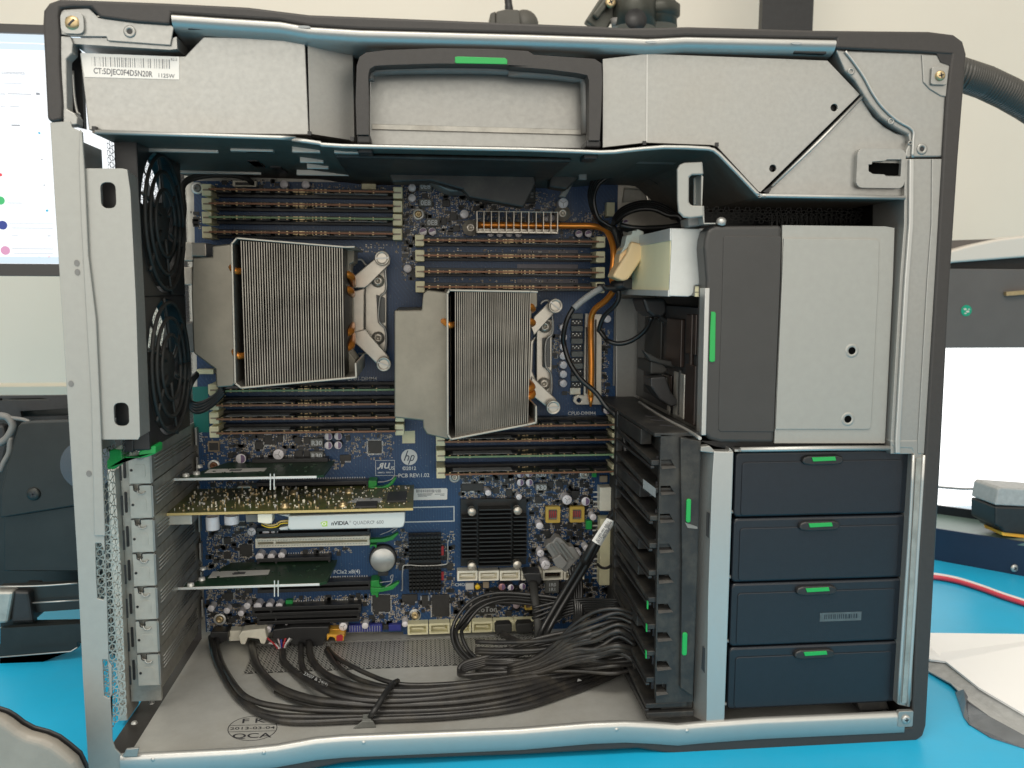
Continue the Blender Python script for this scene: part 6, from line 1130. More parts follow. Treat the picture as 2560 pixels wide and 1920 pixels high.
# empty bay below: wrapped dark module
em_ = thing('wrapped_module', 'dark brown wrapped module and black brackets in the open bay under the optical drive', 'drive module', (372, 60, 205))
b = MB(); b.box(372, 386, 12, 178, 206, 280); b.build('body', 'blk', em_)
random.seed(8)
for (y0, y1, z0, z1, m) in ((24, 44, 250, 276, 'wine'), (50, 84, 240, 272, 'wine'), (60, 74, 244, 268, 'tin'), (20, 40, 206, 244, 'wine'), (46, 70, 206, 236, 'tin'), (76, 100, 210, 232, 'wine'), (84, 96, 212, 230, 'chipg'), (104, 150, 212, 270, 'rubb'), (30, 34, 208, 276, 'wine'), (54, 57, 208, 238, 'rubb')):
    b = MB(); b.box(371 - random.uniform(0, 2), 372.2, y0, y1, z0, z1); b.build('wrapping', m, em_, .8)
b = MB(); b.plate(PL('T8', [(335, 1310), (480, 1385), (800, 1438), (800, 1490), (540, 1440), (400, 1400)], 70), [], 70, 76); b.plate(PL('T8', [(400, 1400), (500, 1420), (540, 1470), (500, 1500), (400, 1500)], 72), [], 72, 110); b.build('bracket', 'rubb', em_, 1)
b = MB(); b.plate(PL('T8', [(400, 1530), (520, 1520), (560, 1643), (640, 1740), (560, 1760), (470, 1700), (400, 1600)], 60), [], 60, 80); b.build('bracket', 'blk', em_, 1)
b = MB(); b.plate(PL('T8', [(335, 905), (520, 905), (540, 1000), (500, 1060), (420, 1050), (370, 1010)], 96), [], 96, 130); tag(b.build('ribbon_plug', 'blk', None, 2), 'bulky black plug cluster hanging below the optical drive', 'plug')
b = MB(); b.lathe([(0, .6), (3.6, .4), (4, 0)], at('U5', 1003, 455, 0, 371), (-1, 0, 0), 18); b.build('round_sticker', 'tin', em_)
# ================================================================== HARD DRIVE CAGE
hc = thing('hard_drive_cage', 'dusty black plastic drive cage with a column of notches and slanted open ribs', 'drive cage', (350, 8, 20))
xl = P('S', 1647, 1300, 8)[0]; xr = 371.5; Zt, Zb = 203.0, 22.0
colp = [P('S', *q, 8) for q in ((1652, 1087), (1700, 1090), (1753, 1102), (1745, 1400), (1732, 1755), (1640, 1758), (1638, 1700), (1643, 1400))]
nz = [(1139 + i * 73.0) for i in range(9)]
holes = []
for i, yy in enumerate((1150, 1215, 1285 + 0, 1360, 1436, 1510, 1581, 1653, 1716)):
    x0 = 1653 - i * 1.6; h = [(x0, yy), (x0 + 24, yy - 1), (x0 + 33, yy + 15), (x0, yy + 16)] if i < 8 else [(x0, yy - 5), (x0 + 26, yy - 6), (x0 + 26, yy + 14), (x0, yy + 14)]
    holes.append([P('S', a, c_, 8) for a, c_ in h])
b = MB(); b.plate(colp, holes, 8, 12); b.build('front_column', 'dusty', hc, .3)
for h in holes:
    xs = [p[0] for p in h]; zs = [p[1] for p in h]
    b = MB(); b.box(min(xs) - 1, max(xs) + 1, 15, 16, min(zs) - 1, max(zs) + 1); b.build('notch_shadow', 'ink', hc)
    b = MB(); z_ = min(zs); b.add([(min(xs), 8, z_ + .2), (max(xs), 8, z_ + .2), (max(xs) - 2, 14, z_ + 2), (min(xs), 14, z_ + 2), (min(xs), 6.2, z_ - 1.4), (max(xs) + 1, 6.8, z_ - 1.0)], [(0, 1, 2, 3), (4, 5, 1, 0)]); b.build('notch_lip', 'dusty', hc)
b = MB(); b.plate([P('S', *q, 6) for q in ((1700, 1092), (1752, 1102), (1744, 1400), (1731, 1740), (1700, 1720), (1704, 1400))], [], 5, 8.2); b.build('raised_band', 'dusty', hc, .8)
for (q) in (('U5', 1160, 1277, 1202, 1495), ('U6', 647, 885, 685, 1065)): X0, X1, Z0, Z1 = rect(*q, 5); b = MB(); b.plate(rrect(X0, X1, Z0, Z1, 1.3), [], 3.8, 5.2); b.build('green_bar', 'green', hc, .4)
b = MB(); b.plate(PL('U5', [(1155, 1500), (1270, 1540), (1270, 1560), (1180, 1550)], 4), [], 4.6, 5.2); b.build('moulded_curve', 'grey', hc)
# top deck
b = MB(); b.box(xl - 4, xr, 8, 186, 201.5, 204); b.build('top_deck', 'dusty', hc, .4)
for (x0, y0, x1, y1) in ((790, 505, 900, 525), (840, 540, 960, 560), (925, 590, 1050, 610)): p0, p1 = at('U5', x0, y0 + 10, 2, 204), at('U5', x1, y1, 2, 204); b = MB(); b.bar(p0, p1, 2.2, .5, (0, 0, 1)); b.build('deck_slot', 'ink', hc)
b = MB(); b.tube([at('U5', x, y, 2, 204.6) for x, y in ((730, 390), (980, 545), (1180, 650), (1290, 722))], 1.1, 6, 3); b.build('deck_edge', 'steel', hc)
# open left side: shelves running back, the nearer edge low; dusty upper faces
zz = 200
for i in range(10):
    z0 = 186.5 - i * 17.6
    b = MB(); x0 = xl - 5 + i * .0
    pts = [(x0, 10, z0 + 0), (x0, 112, z0 + 5), (xr - 4, 112, z0 + 5), (xr - 4, 10, z0)]
    vs = [Vector(p) for p in pts] + [Vector(p) - Vector((0, 0, 3.4)) for p in pts]
    b.add(vs, [(0, 1, 2, 3), (7, 6, 5, 4), (0, 4, 5, 1), (1, 5, 6, 2), (2, 6, 7, 3), (3, 7, 4, 0)]); b.build('rail_shelf', 'dusty', hc, .5)
    if i in (0, 2, 4, 5, 7): b = MB(); b.box(x0 + .6, x0 + 8, 40, 112, z0 + 4.4, z0 + 14.5); b.build('rail_wall', 'dusty', hc, .5)
    b = MB(); b.box(x0 - .4, x0 + 2, 10, 112, z0 - 5.2, z0 - 3.6); b.build('rail_bead', 'blk', hc, .3)
b = MB(); b.box(xl + 6, xr, 12.5, 180, 22, 200); b.build('inner_wall', 'rubb', hc); b = MB(); b.box(xl - 5, xr, 8, 115, 19, 23); b.build('base', 'dusty', hc, .5)
b = MB(); b.box(xl - 5, xl, 108, 116, 22, 203); b.build('rear_post', 'dusty', hc, .8)
q = [at('U5', x, y, 0, xl - 6) for x, y in ((765, 1095), (882, 1185), (882, 1270), (765, 1180))]; b = MB(); b.add(q, [(0, 1, 2, 3)]); b.build('cage_label', 'ltgrey', hc)
for (x, y) in ((378, 670), (370, 850), (366, 1060)): p = at('U6', x, y, 0, xl - 6); b = MB(); b.box(p.x - .6, p.x, p.y - 1, p.y + 1, p.z - 2.4, p.z + 2.4); b.build('green_clip', 'green', hc)
# metal post
mp_ = thing('drive_bay_post', 'upright galvanised metal post between the black drive cage and the four black drive trays', 'post', (378, 3, 14))
b = MB(); b.plate(PL('S', [(1785, 1128), (1834, 1130), (1832, 1200), (1822, 1500), (1811, 1805), (1766, 1806), (1770, 1500), (1780, 1200)], 2), [], 2, 3.4); b.build('front_face', 'steel', mp_, .5)
lf = [at('S', x, y, 1, 3) for x, y in ((1786, 1130), (1770, 1500), (1765, 1806))]; lb_ = [at('S', x, y, 1, 13) for x, y in ((1751, 1112), (1741, 1500), (1733, 1790))]
b = MB(); b.add(lf + lb_, [(0, 1, 4, 3), (1, 2, 5, 4)]); b.add([p + Vector((.6, 1.2, 0)) for p in lf + lb_], [(0, 1, 4, 3), (1, 2, 5, 4)]); b.build('side_face', 'galv', mp_)
for qd in (((1767, 1279), (1778, 1286), (1775, 1348), (1766, 1340)), ((1757, 1615), (1764, 1622), (1762, 1684), (1754, 1672))): b = MB(); b.plate([P('S', *q, 5) for q in qd], [], 4.6, 5.4); b.build('post_slot', 'blk', mp_)
b = MB(); b.plate(PL('U5', [(1300, 800), (1380, 790), (1430, 840), (1560, 840), (1560, 805), (1600, 845), (1590, 870), (1420, 860), (1295, 845)], 3), [], 3, 10); b.build('top_tab', 'galv', mp_, .5)
# four drive trays
mid = [(1130, 1302), (1303, 1459), (1460, 1618), (1618, 1752)]
lat = [(2056, 1163), (2048, 1321), (2041, 1476), (2036, 1628)]
nm_ = ['top', 'second', 'third', 'lowest']
for i in range(4):
    zt_, zb_ = 191.0 - i * 42.3, 191.0 - (i + 1) * 42.3 + .8
    xa, xb = 393.2, 509 - i * .2
    lab = ['black drive tray with green latch, topmost of the stack of four', 'black drive tray second from the top, between the topmost tray and the barcoded one', 'black drive tray with a faint barcode sticker and green latch', 'lowest black drive tray, directly above the case bottom edge'][i]
    tr_ = thing('drive_tray', lab, 'drive tray', (xa, 8, zb_), 'black drive trays at lower right')
    b = MB(); b.plate(rrect(xa, xb, zb_, zt_, 3.2), [], 8, 26); b.build('front_bezel', 'bez', tr_, 1.5, 3)
    b = MB(); b.plate(rrect(xa + 4.5, xb - 5.5, zb_ + 1.2, zt_ - 6.2, 2.2), [], 7.3, 8.2); b.build('inset_face', 'bez', tr_, .5, 2)
    b = MB(); b.box(xa + 4, xb - 3, 26, 140, zb_ + 3, zt_ - 4); b.build('tray_body', 'blk', tr_)
    x_, z_ = P('S', *lat[i], 6); z_ = zt_ - 4.6
    b = MB(); b.plate([(x_ + 13.5 * sx_, z_ + dz) for sx_, dz in ((-1, -1.5), (-.92, -3.2), (-.6, -3.9), (.6, -3.9), (.92, -3.2), (1, -1.5), (.95, 1.2), (.7, 2.3), (-.7, 2.3), (-.95, 1.2))], [], 5, 9); l_ = b.build('latch', 'blk', tr_, 1.2, 3)
    b = MB(); b.plate([(x_ - 7.8, z_ + 1.3), (x_ + 7.4, z_ + 1.6), (x_ + 8.2, z_ - .9), (x_ - 6.8, z_ - 1.3)], [], 4.4, 5.2); b.build('green_insert', 'green', l_, .2)
    b = MB(); b.cyl((xa - 5, 10, zb_ + 3.2), (xa + 1, 10, zb_ + 3.2), 1.2, n=12); b.cyl((xb - 1, 10, zb_ + 3.6), (xb + 5, 10, zb_ + 3.6), 1.3, n=12); b.build('side_pin', 'steel', tr_)
    if i == 2:
        K['fade'] = mat('faded_sticker', (.085, .11, .12), 0, .5, .3, 200); X0, X1, Z0, Z1 = rect('U6', 1738, 730, 2065, 798, 7); b = MB(); b.box(X0, X1, 7.1, 7.31, Z0, Z1); fs_ = b.build('faint_sticker', 'fade', tr_)
        b = MB(); x = X0 + 3
        while x < X1 - 3: wdt = random.uniform(.3, .9); b.box(x, x + wdt, 7.02, 7.1, Z0 + 1.6, Z1 - 1.2); x += wdt + random.uniform(.4, 1.1)
        b.build('barcode', 'bez', fs_)
b = MB(); b.tube([at('S', 1850, 1124, 1, 4), at('S', 2050, 1121, 1, 4), at('S', 2240, 1120, 1, 4)], 1.6, 8, 1); b.box(392, 508, 6, 30, 191.9, 193.2); b.build('bay_divider', 'steel', case)
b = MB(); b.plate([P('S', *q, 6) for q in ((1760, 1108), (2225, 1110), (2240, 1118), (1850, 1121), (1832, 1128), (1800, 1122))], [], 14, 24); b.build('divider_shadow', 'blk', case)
b = MB(); b.box(396, 505, 60, 64, 8, 60); b.build('lower_board', 'pcb2', case); b = MB(); b.plate(PL('S', [(2140, 1750), (2215, 1746), (2225, 1775), (2150, 1780)], 12), [], 12, 30); b.build('dusty_clip', 'dusty', case, 1)
# ================================================================== CABLES AND CONNECTORS
LB = 'power and signal cables'
zf = 8
def V(pts, z=None):
    return [('V3', x, y, 2, q) for x, y, q in pts]
bun = [
 ([('V3', 95, 335, 1, 170), ('V3', 105, 420, 1, 158), ('V3', 150, 540, 1, 140)] + V([(300, 690, 15), (560, 785, 15), (800, 812, 15), (1040, 830, 14), (1400, 828, 14), (1800, 800, 14), (2212, 730, 14), (2600, 620, 14), (2850, 570, 14), (3040, 520, 14)]), 2.9, 'thick black cable from the ivory plug, lying midway in the bundle on the case floor'),
 ([('V3', 335, 400, 1, 168), ('V3', 345, 480, 1, 150), ('V3', 450, 590, 1, 128)] + V([(620, 690, 18), (800, 760, 18), (1040, 795, 17), (1400, 790, 17), (1800, 745, 17), (2212, 680, 17), (2600, 590, 16), (2820, 560, 16), (3040, 520, 14)]), 2.6, 'black cable ending in a fan of coloured wires, running into the floor bundle'),
 ([('V3', 545, 330, 1, 172), ('V3', 560, 450, 1, 158), ('V3', 640, 560, 1, 136)] + V([(760, 630, 20), (950, 690, 19), (1150, 718, 19), (1500, 715, 19), (1900, 670, 19), (2300, 610, 18), (2700, 560, 18), (2880, 545, 15), (3040, 510, 15)]), 2.7, 'thick black cable beside the black floor plug, highest in the bundle'),
 ([('V3', 480, 350, 1, 170), ('V3', 490, 520, 1, 140), ('V3', 560, 610, 1, 120)] + V([(720, 680, 17), (900, 728, 17), (1100, 755, 17), (1450, 752, 17), (1900, 705, 17), (2300, 640, 17), (2700, 580, 17), (2880, 545, 15), (3040, 510, 15)]), 2.2, 'black cable with faint white printing, inner strand of the floor bundle'),
 ([('V3', 690, 380, 1, 165), ('V3', 760, 450, 1, 146)] + V([(860, 510, 20), (1000, 580, 19), (1170, 645, 19), (1350, 672, 18), (1700, 660, 18), (2100, 610, 18), (2500, 560, 18), (2880, 545, 15), (3040, 510, 15)]), 1.7, 'thin upper black wire leaving the orange socket'),
 ([('V3', 680, 400, 1, 165), ('V3', 750, 500, 1, 140)] + V([(860, 590, 16), (1000, 650, 16), (1170, 690, 16), (1400, 700, 16), (1800, 680, 16), (2212, 630, 16), (2600, 570, 16), (2880, 545, 15), (3040, 510, 15)]), 1.9, 'lower black wire leaving the orange socket'),
 ([('V3', -230, 290, 1, 172), ('V3', -200, 450, 1, 150), ('V3', -120, 570, 1, 130)] + V([(-10, 740, 12), (100, 850, 12), (260, 910, 12), (500, 925, 11), (900, 925, 11), (1300, 915, 11), (1800, 885, 11), (2212, 815, 12), (2600, 690, 12), (2850, 610, 12), (3040, 520, 14)]), 2.3, 'outer black cable sweeping from the lower left corner of the board along the floor'),
 ([('V3', -190, 300, 1, 170), ('V3', -150, 480, 1, 145)] + V([(-20, 700, 16), (120, 800, 15), (330, 845, 14), (620, 872, 14), (1000, 880, 13), (1500, 872, 13), (1900, 835, 13), (2212, 770, 14), (2700, 620, 14), (2880, 545, 15), (3040, 510, 15)]), 2.0, 'black cable just inside the outer one of the floor bundle'),
 ([('V3', -215, 320, 1, 168), ('V3', -180, 500, 1, 140)] + V([(-60, 720, 11), (60, 840, 11), (220, 925, 11), (380, 958, 11), (600, 962, 11), (900, 948, 11), (1250, 938, 11), (1700, 915, 11), (2212, 850, 11), (2600, 730, 11), (2850, 640, 11), (3020, 560, 12)]), 2.3, 'lowest black cable of the floor bundle, nearest the bottom lip'),
 (V([(280, 725, 11), (430, 795, 11), (620, 845, 11), (900, 858, 11), (1300, 860, 11), (1800, 830, 11), (2212, 760, 12), (2600, 640, 12), (2850, 580, 13), (3030, 530, 13)]), 1.7, 'slim black cable slipping out from under the thick ones on the floor')]
for sp_, r, lab in bun: cable('black_cable', lab, 'cable', sp_, r, 'cable', LB, 10, 5)
b = MB(); pt_ = [at('V3', 470 + 20, 545, 1, 118), at('V3', 600, 625, 1, 100)]
text(b, '2X07 & 24(4)', 3.4, *(at('V3', 600, 625, 2, 23)), u=(.86, 0, -.5), v=(.5, 0, .86)); tag(b.build('cable_print', 'ltgrey'), 'faint white printed characters on the inner black floor cable', 'printed marks')
# colour wires of the fan-out
for k, (x0, y0, m, cn_) in enumerate(((215, 300, 'redp', 'red'), (230, 340, 'whw', 'white'), (300, 305, 'mauve', 'mauve'), (325, 310, 'bluep', 'violet'), (360, 300, 'redp', 'scarlet'), (395, 300, 'whw', 'pale'), (412, 305, 'chipg', 'grey'))):
    cable('coloured_wire', f'short {cn_} wire fanning out of the black cable below the board', 'wire', [('V3', x0, y0, 1, 168), ('V3', (x0 + 330) / 2, 350, 1, 166), ('V3', 300 + k * 10, 385, 1, 167)], .8, m, 'coloured wires at the board edge')
# plugs at the board's lower edge
def plug(name, lab, cat, t, pts, Yp, d, m, bev=.8): b = MB(); b.plate(PL(t, pts, Yp), [], Yp, Yp + d); return tag(b.build(name, m, None, bev), lab, cat)
plug('ivory_plug', 'wide ivory plug on the board edge with a thick black cable leaving it', 'plug', 'V3', [(-15, 285), (15, 245), (195, 225), (212, 300), (195, 350), (160, 345), (150, 310), (60, 300), (40, 355), (5, 350)], 166, 12, 'ivory')
plug('black_plug', 'broad black plug at the lower board edge left of the orange socket', 'plug', 'V3', [(420, 215), (700, 210), (705, 260), (640, 380), (600, 385), (430, 360), (250, 300), (260, 235)], 168, 12, 'blk')
plug('corner_plug', 'black plug at the lower left corner of the board', 'plug', 'U3', [(320, 1215), (480, 1215), (480, 1290), (400, 1330), (330, 1340), (300, 1290)], 168, 12, 'blk')
plug('orange_plug', 'orange plug with a red mark and black wires at the lower board edge', 'plug', 'U3', [(1390, 1240), (1550, 1245), (1545, 1300), (1470, 1300), (1460, 1270), (1420, 1260), (1390, 1300)], 166, 10, 'orangep', .5)
b = MB(); b.plate(PL('U3', [(1478, 1252), (1520, 1240), (1540, 1255), (1535, 1298), (1478, 1298)], 165.4), [], 165.2, 166); tag(b.build('red_mark', 'redp'), 'small red mark on the orange plug', 'mark')
# cable tie over the bundle
tie = thing('cable_tie', 'black toothed cable tie strapped across the floor bundle, fixed by a pale clip', 'cable tie', tuple(at('V3', 1000, 950, 2, 9)))
b = MB(); tp_ = [at('V3', 1245, 640, 2, 20), at('V3', 1200, 665, 2, 23), at('V3', 1140, 750, 2, 24), at('V3', 1090, 830, 2, 21), at('V3', 1050, 890, 2, 18), at('V3', 1020, 940, 2, 11)]; b.tube(tp_, 1.9, 8, 4)
for i in range(9): p = tp_[1].lerp(tp_[4], i / 8) + Vector((1.6, 0, .6)); b.box(p.x - .3, p.x + 1.1, p.y - .7, p.y + .7, p.z - .5, p.z + .7)
b.build('strap', 'blk', tie)
b = MB(); p = at('V3', 1005, 950, 2, 11); b.box(p.x - 3, p.x + 3, p.y - 4, p.y + 4, 8, 13.5); b.plate([(p.x - 9, 8.2), (p.x + 6, 8.2), (p.x + 4, 13), (p.x - 3, 13)], [], p.y - 5, p.y - 4); b.build('clip', 'chipg', tie, .6)
p = at('V4', 765, 695, 2, 10); b = MB(); b.bar(p, p + Vector((2.6, 3, 5)), 3, 1.2); tag(b.build('loose_clip', 'ltgrey', None, .3), 'tiny pale clip standing on the case floor right of the bundle', 'clip')
# loops of thin cable, lower middle
def loop(lab, pts, r=1.5, m='wire', g='thin black looping wires', name='looped_wire', n=8, sub=6): return cable(name, lab, 'wire', [('S', x, y, 1, q) for x, y, q in pts], r, m, g, n, sub)
base = [(1570, 1510, 120), (1450, 1502, 140), (1330, 1487, 150), (1240, 1483, 150), (1180, 1502, 146), (1142, 1545, 138), (1130, 1590, 128), (1150, 1635, 116), (1200, 1668, 104), (1270, 1672, 98), (1370, 1660, 96), (1480, 1640, 95), (1580, 1600, 92)]
offs = [(0, 0, 'outermost'), (10, 12, 'second'), (24, 22, 'third'), (6, 34, 'innermost')]
for k, (dx, dy, w_) in enumerate(offs):
    loop(f'{w_} of the four wires looping left over the lower sockets', [(x + dx * (1 if x < 1300 else .2), y + dy * (.7 if y < 1560 else -.25), q + k * 2.5) for x, y, q in base], 1.5, 'wire' if k < 3 else 'cable')
for k in range(5):
    loop(f"{['top', 'second', 'middle', 'fourth', 'bottom'][k]} strand of the flat oval loop lying on the floor left of the drive cage", [(1560, 1560 + k * 7, 88), (1450, 1575 + k * 8, 90), (1330, 1600 + k * 7, 92), (1220, 1640 + k * 5, 94), (1165, 1655 + k * 5, 96), (1148, 1672 + k * 3, 95), (1160, 1688, 90 - k), (1230, 1695 - k * 3, 86), (1340, 1690 - k * 4, 82), (1460, 1672 - k * 5, 80), (1570, 1650 - k * 6, 78)], 1.7, 'cable')
random.seed(31)
for k in range(11):
    y0 = 1548 + k * 12.5; w_ = ['first', 'second', 'third', 'fourth', 'fifth', 'sixth', 'seventh', 'eighth', 'ninth', 'tenth', 'eleventh'][k]
    ym = 1600 + k * 7 + random.uniform(-8, 8)
    cable('drive_wire', f'{w_} dusty wire from the top in the bunch plugged into the black drive cage', 'wire', [('S', 1590, y0, 1, 62), ('S', 1530, y0 + 6 + random.uniform(-3, 6), 1, 60 + random.uniform(-6, 6)), ('S', 1460, (y0 + ym) / 2 + random.uniform(-6, 10), 1, 66 + random.uniform(-8, 8)), ('S', 1370, ym + 8, 1, 78 + random.uniform(-6, 8)), ('S', 1260, ym + 14, 1, 88), ('S', 1190, ym + 12, 1, 98)], 1.7 + random.uniform(-.3, .6), 'cable', 'dusty wires to the drive cage')
for k in range(6):
    cable('drive_wire', f"{['highest', 'upper', 'middle', 'lower', 'near lowest', 'lowest'][k]} strand of the flat black wires crossing above the lower sockets", 'wire', [('S', 1575, 1496 + k * 5, 1, 100), ('S', 1520, 1500 + k * 5, 1, 110), ('S', 1460, 1498 + k * 6, 1, 126), ('S', 1400, 1504 + k * 8, 1, 132), ('S', 1330, 1520 + k * 13, 1, 134)], 1.2, 'wire', 'flat wires above the lower sockets')
random.seed(77)
for k in range(10):
    y0 = 1535 + k * 13; w_ = ['first', 'second', 'third', 'fourth', 'fifth', 'sixth', 'seventh', 'eighth', 'ninth', 'tenth'][k]
    cable('drive_wire', f'{w_} from the top of the arched wires standing nearest the drive cage plugs', 'wire', [('S', 1588, y0, 1, 54), ('S', 1545, y0 - 14 + random.uniform(-10, 4), 1, 54 + random.uniform(-4, 4)), ('S', 1490, y0 - 4 + random.uniform(-8, 14), 1, 58), ('S', 1430, y0 + 30 - k * 3, 1, 66), ('S', 1350, 1640 + k * 4 + random.uniform(-6, 6), 1, 76), ('S', 1270, 1664 + k * 3, 1, 84)], 1.5 + random.uniform(-.3, .7), 'cable', 'dusty wires to the drive cage')
for k, (x, y) in enumerate(((1565, 1543), (1575, 1620))):
    plug('drive_plug', ['dusty dark plug marked 03 on the drive cage', 'dusty dark plug on the drive cage, below the marked one'][k], 'plug', 'S', [(x, y), (x + 50, y - 2), (x + 55, y + 40), (x + 45, y + 62), (x + 10, y + 64)], 56, 14, 'dusty', 1)
b = MB(); x_, z_ = P('V4', 1228, 160, 55.5); text(b, '03', 5, x_, 55.6, z_, bold=.03); tag(b.build('plug_print', 'silk'), 'white digits 03 printed on the upper dusty drive plug', 'printed marks')
# thick cable run at the right of the board with a paper label
run = [('T7', 1600, 1360, 1, 128), ('T7', 1540, 1470, 1, 128), ('T7', 1505, 1620, 1, 130), ('U2', 1700, 430, 1, 132), ('U2', 1750, 580, 1, 130), ('U2', 1850, 730, 1, 128), ('U2', 1990, 855, 1, 126), ('U2', 2090, 990, 1, 122), ('U5', 520, 520, 1, 116), ('U5', 585, 700, 1, 112), ('U5', 610, 880, 1, 110), ('U5', 612, 1020, 1, 110), ('U5', 590, 1180, 1, 112), ('U5', 545, 1330, 1, 116), ('U5', 470, 1460, 1, 120)]
cable('black_cable', 'long black cable curving past the copper pipe down the right edge of the board', 'cable', run, [1.9] * 9 + [3.0] * 7, 'wire', LB, 10, 5)
cable('cable_sleeve', 'short grey sleeve on the black cable beside the copper pipe', 'sleeve', [('T7', 1885, 1165, 1, 134), ('T7', 1790, 1220, 1, 131), ('T7', 1690, 1290, 1, 129), ('T7', 1600, 1368, 1, 128)], 2.5, 'ltgrey')
for k, dx in enumerate((0, 62)):
    cable('black_cable', ['left', 'right'][k] + ' of two glossy parallel black cables running diagonally down from the paper label', 'cable', [('U4', 1830 + dx * .5, 660 + dx * .5, 1, 118), ('U4', 1740 + dx, 830, 1, 120), ('U4', 1640 + dx, 1000, 1, 124), ('U4', 1520 + dx, 1200, 1, 126), ('U4', 1400 + dx, 1400, 1, 124), ('U4', 1300 + dx, 1580, 1, 116), ('U4', 1240 + dx, 1720, 1, 104)], 2.3, 'wire', LB, 10, 5)
cable('black_cable', 'thick black cable passing under the white paper label', 'cable', [('U5', 600, 1100, 1, 113), ('U5', 560, 1300, 1, 117), ('U5', 470, 1450, 1, 120), ('U4', 1880, 650, 1, 119), ('U4', 1780, 790, 1, 119), ('U4', 1700, 950, 1, 121)], 3.1, 'wire', LB, 10, 4)
tg = thing('cable_label', 'white paper label with small print wrapped round the thick black cable', 'label', tuple(at('U4', 1880, 660, 1, 114)))
q = [at('U4', x, y, 1, 114) for x, y in ((1905, 533), (1988, 562), (1852, 790), (1768, 742))]; b = MB(); up_ = (q[0] - q[3]); sd_ = (q[1] - q[0])
vs = []
for i in range(7):
    t = i / 6; a = pi * t; off = Vector((0, -sin(a) * 2.2, 0)); vs += [q[0] + sd_ * t + off, q[3] + (q[2] - q[3]) * t + off]
b.add(vs, [(2 * i, 2 * i + 2, 2 * i + 3, 2 * i + 1) for i in range(6)], True); lw = b.build('paper_wrap', 'white', tg)
b = MB(); un = (q[0] - q[3]).normalized(); vn = Vector((0, -1, 0)).cross(un); vn = -vn if vn.x > 0 else vn
mid_ = sum(q, Vector()) / 4 + Vector((0, -2.6, 0))
for k, (s_, o) in enumerate((('611895-001 REV:1', 3.2), ('SATA power 200W', 0), ('A01 1303', -3.2))): pp_ = mid_ + vn * (o * .55); text(b, s_, 2.3, *pp_, u=un, v=vn, bold=.02)
b.build('label_print', 'ink2', lw)
# black sata plug and flat cable
sp_ = thing('sata_cable', 'flat black data cable dropping from the upper row of ivory sockets', 'cable', tuple(at('U4', 1220, 1090, 1, 150)))
b = MB(); b.plate(PL('U4', [(1135, 1050), (1180, 1040), (1300, 1042), (1308, 1120), (1290, 1150), (1180, 1150), (1160, 1110)], 160), [], 160, 176); b.build('plug', 'blk', sp_, 1)
b = MB(); b.tube([at('U4', *q) for q in ((1225, 1120, 1, 160), (1240, 1250, 1, 148), (1262, 1400, 1, 138), (1275, 1560, 1, 128), (1272, 1700, 1, 115))], 3.4, 8, 5, 1.4); b.build('flat_cable', 'rubb', sp_)
for k, x in enumerate((875, 1070)): plug('data_plug', ['left', 'right'][k] + ' of two dark data plugs seated in the lower ivory socket row', 'plug', 'U4', [(x, 1535 - k * 8), (x + 20, 1518 - k * 8), (x + 140, 1512 - k * 8), (x + 160, 1530 - k * 8), (x + 155, 1600 - k * 8), (x + 5, 1605 - k * 8)], 168, 10, 'rubb')
cable('black_cable', 'short grey-black cable end resting on the perforated floor below the data plugs', 'cable', [('V3', 2070, 270, 1, 140), ('V3', 2150, 310, 1, 130), ('V3', 2250, 345, 1, 120), ('V3', 2400, 330, 1, 112)], 2.6, 'cable', LB)
# grey power connector hanging over the board with wires
mx_ = thing('loose_power_connector', 'dusty grey multi-pin connector dangling over the board right of the black heatsink', 'connector', tuple(at('U4', 1500, 880, 1, 140)))
b = MB(); b.plate(PL('U4', [(1338, 800), (1370, 765), (1400, 760), (1440, 708), (1480, 720), (1560, 800), (1600, 800), (1665, 895), (1600, 960), (1530, 1042), (1430, 960), (1405, 900)], 138), [], 138, 150); b.build('housing', 'grey', mx_, 1)
b = MB()
for k in range(3): b.bar(at('U4', 1390 + k * 48, 775 - k * 22 + (k > 1) * 40, 1, 137), at('U4', 1500 + k * 48, 950 - k * 30 + (k > 1) * 20, 1, 137), 2, 2)
b.build('ridge', 'chipg', mx_, .4); b = MB(); b.plate(PL('U4', [(1405, 920), (1480, 870), (1545, 950), (1500, 1010), (1440, 990)], 134), [], 134, 139); b.build('latch', 'grey', mx_, .6)
for k in range(4): cable('connector_wire', f"{['leftmost', 'second', 'third', 'rightmost'][k]} of four black wires dropping from the dusty grey connector", 'wire', [('U4', 1560 + k * 28, 1000 - k * 18, 1, 140), ('U4', 1590 + k * 26, 1120, 1, 136), ('U4', 1610 + k * 20, 1280, 1, 130), ('U4', 1620 + k * 16, 1420, 1, 122), ('U4', 1590 + k * 14, 1540, 1, 112), ('U4', 1500 + k * 20, 1640, 1, 104), ('U4', 1330 + k * 20, 1700, 1, 98)], 1.6, 'wire', 'wires of the grey connector')
cable('thin_black_wire', 'thin twisted wire curling across the tall cream power socket', 'wire', [('U4', 1820, 960, 1, 165), ('U4', 1860, 992, 1, 158), ('U4', 1920, 990, 1, 155), ('U4', 1980, 930, 1, 152), ('U4', 2020, 820, 1, 150), ('U4', 2040, 680, 1, 150)], 1.2, 'cable')
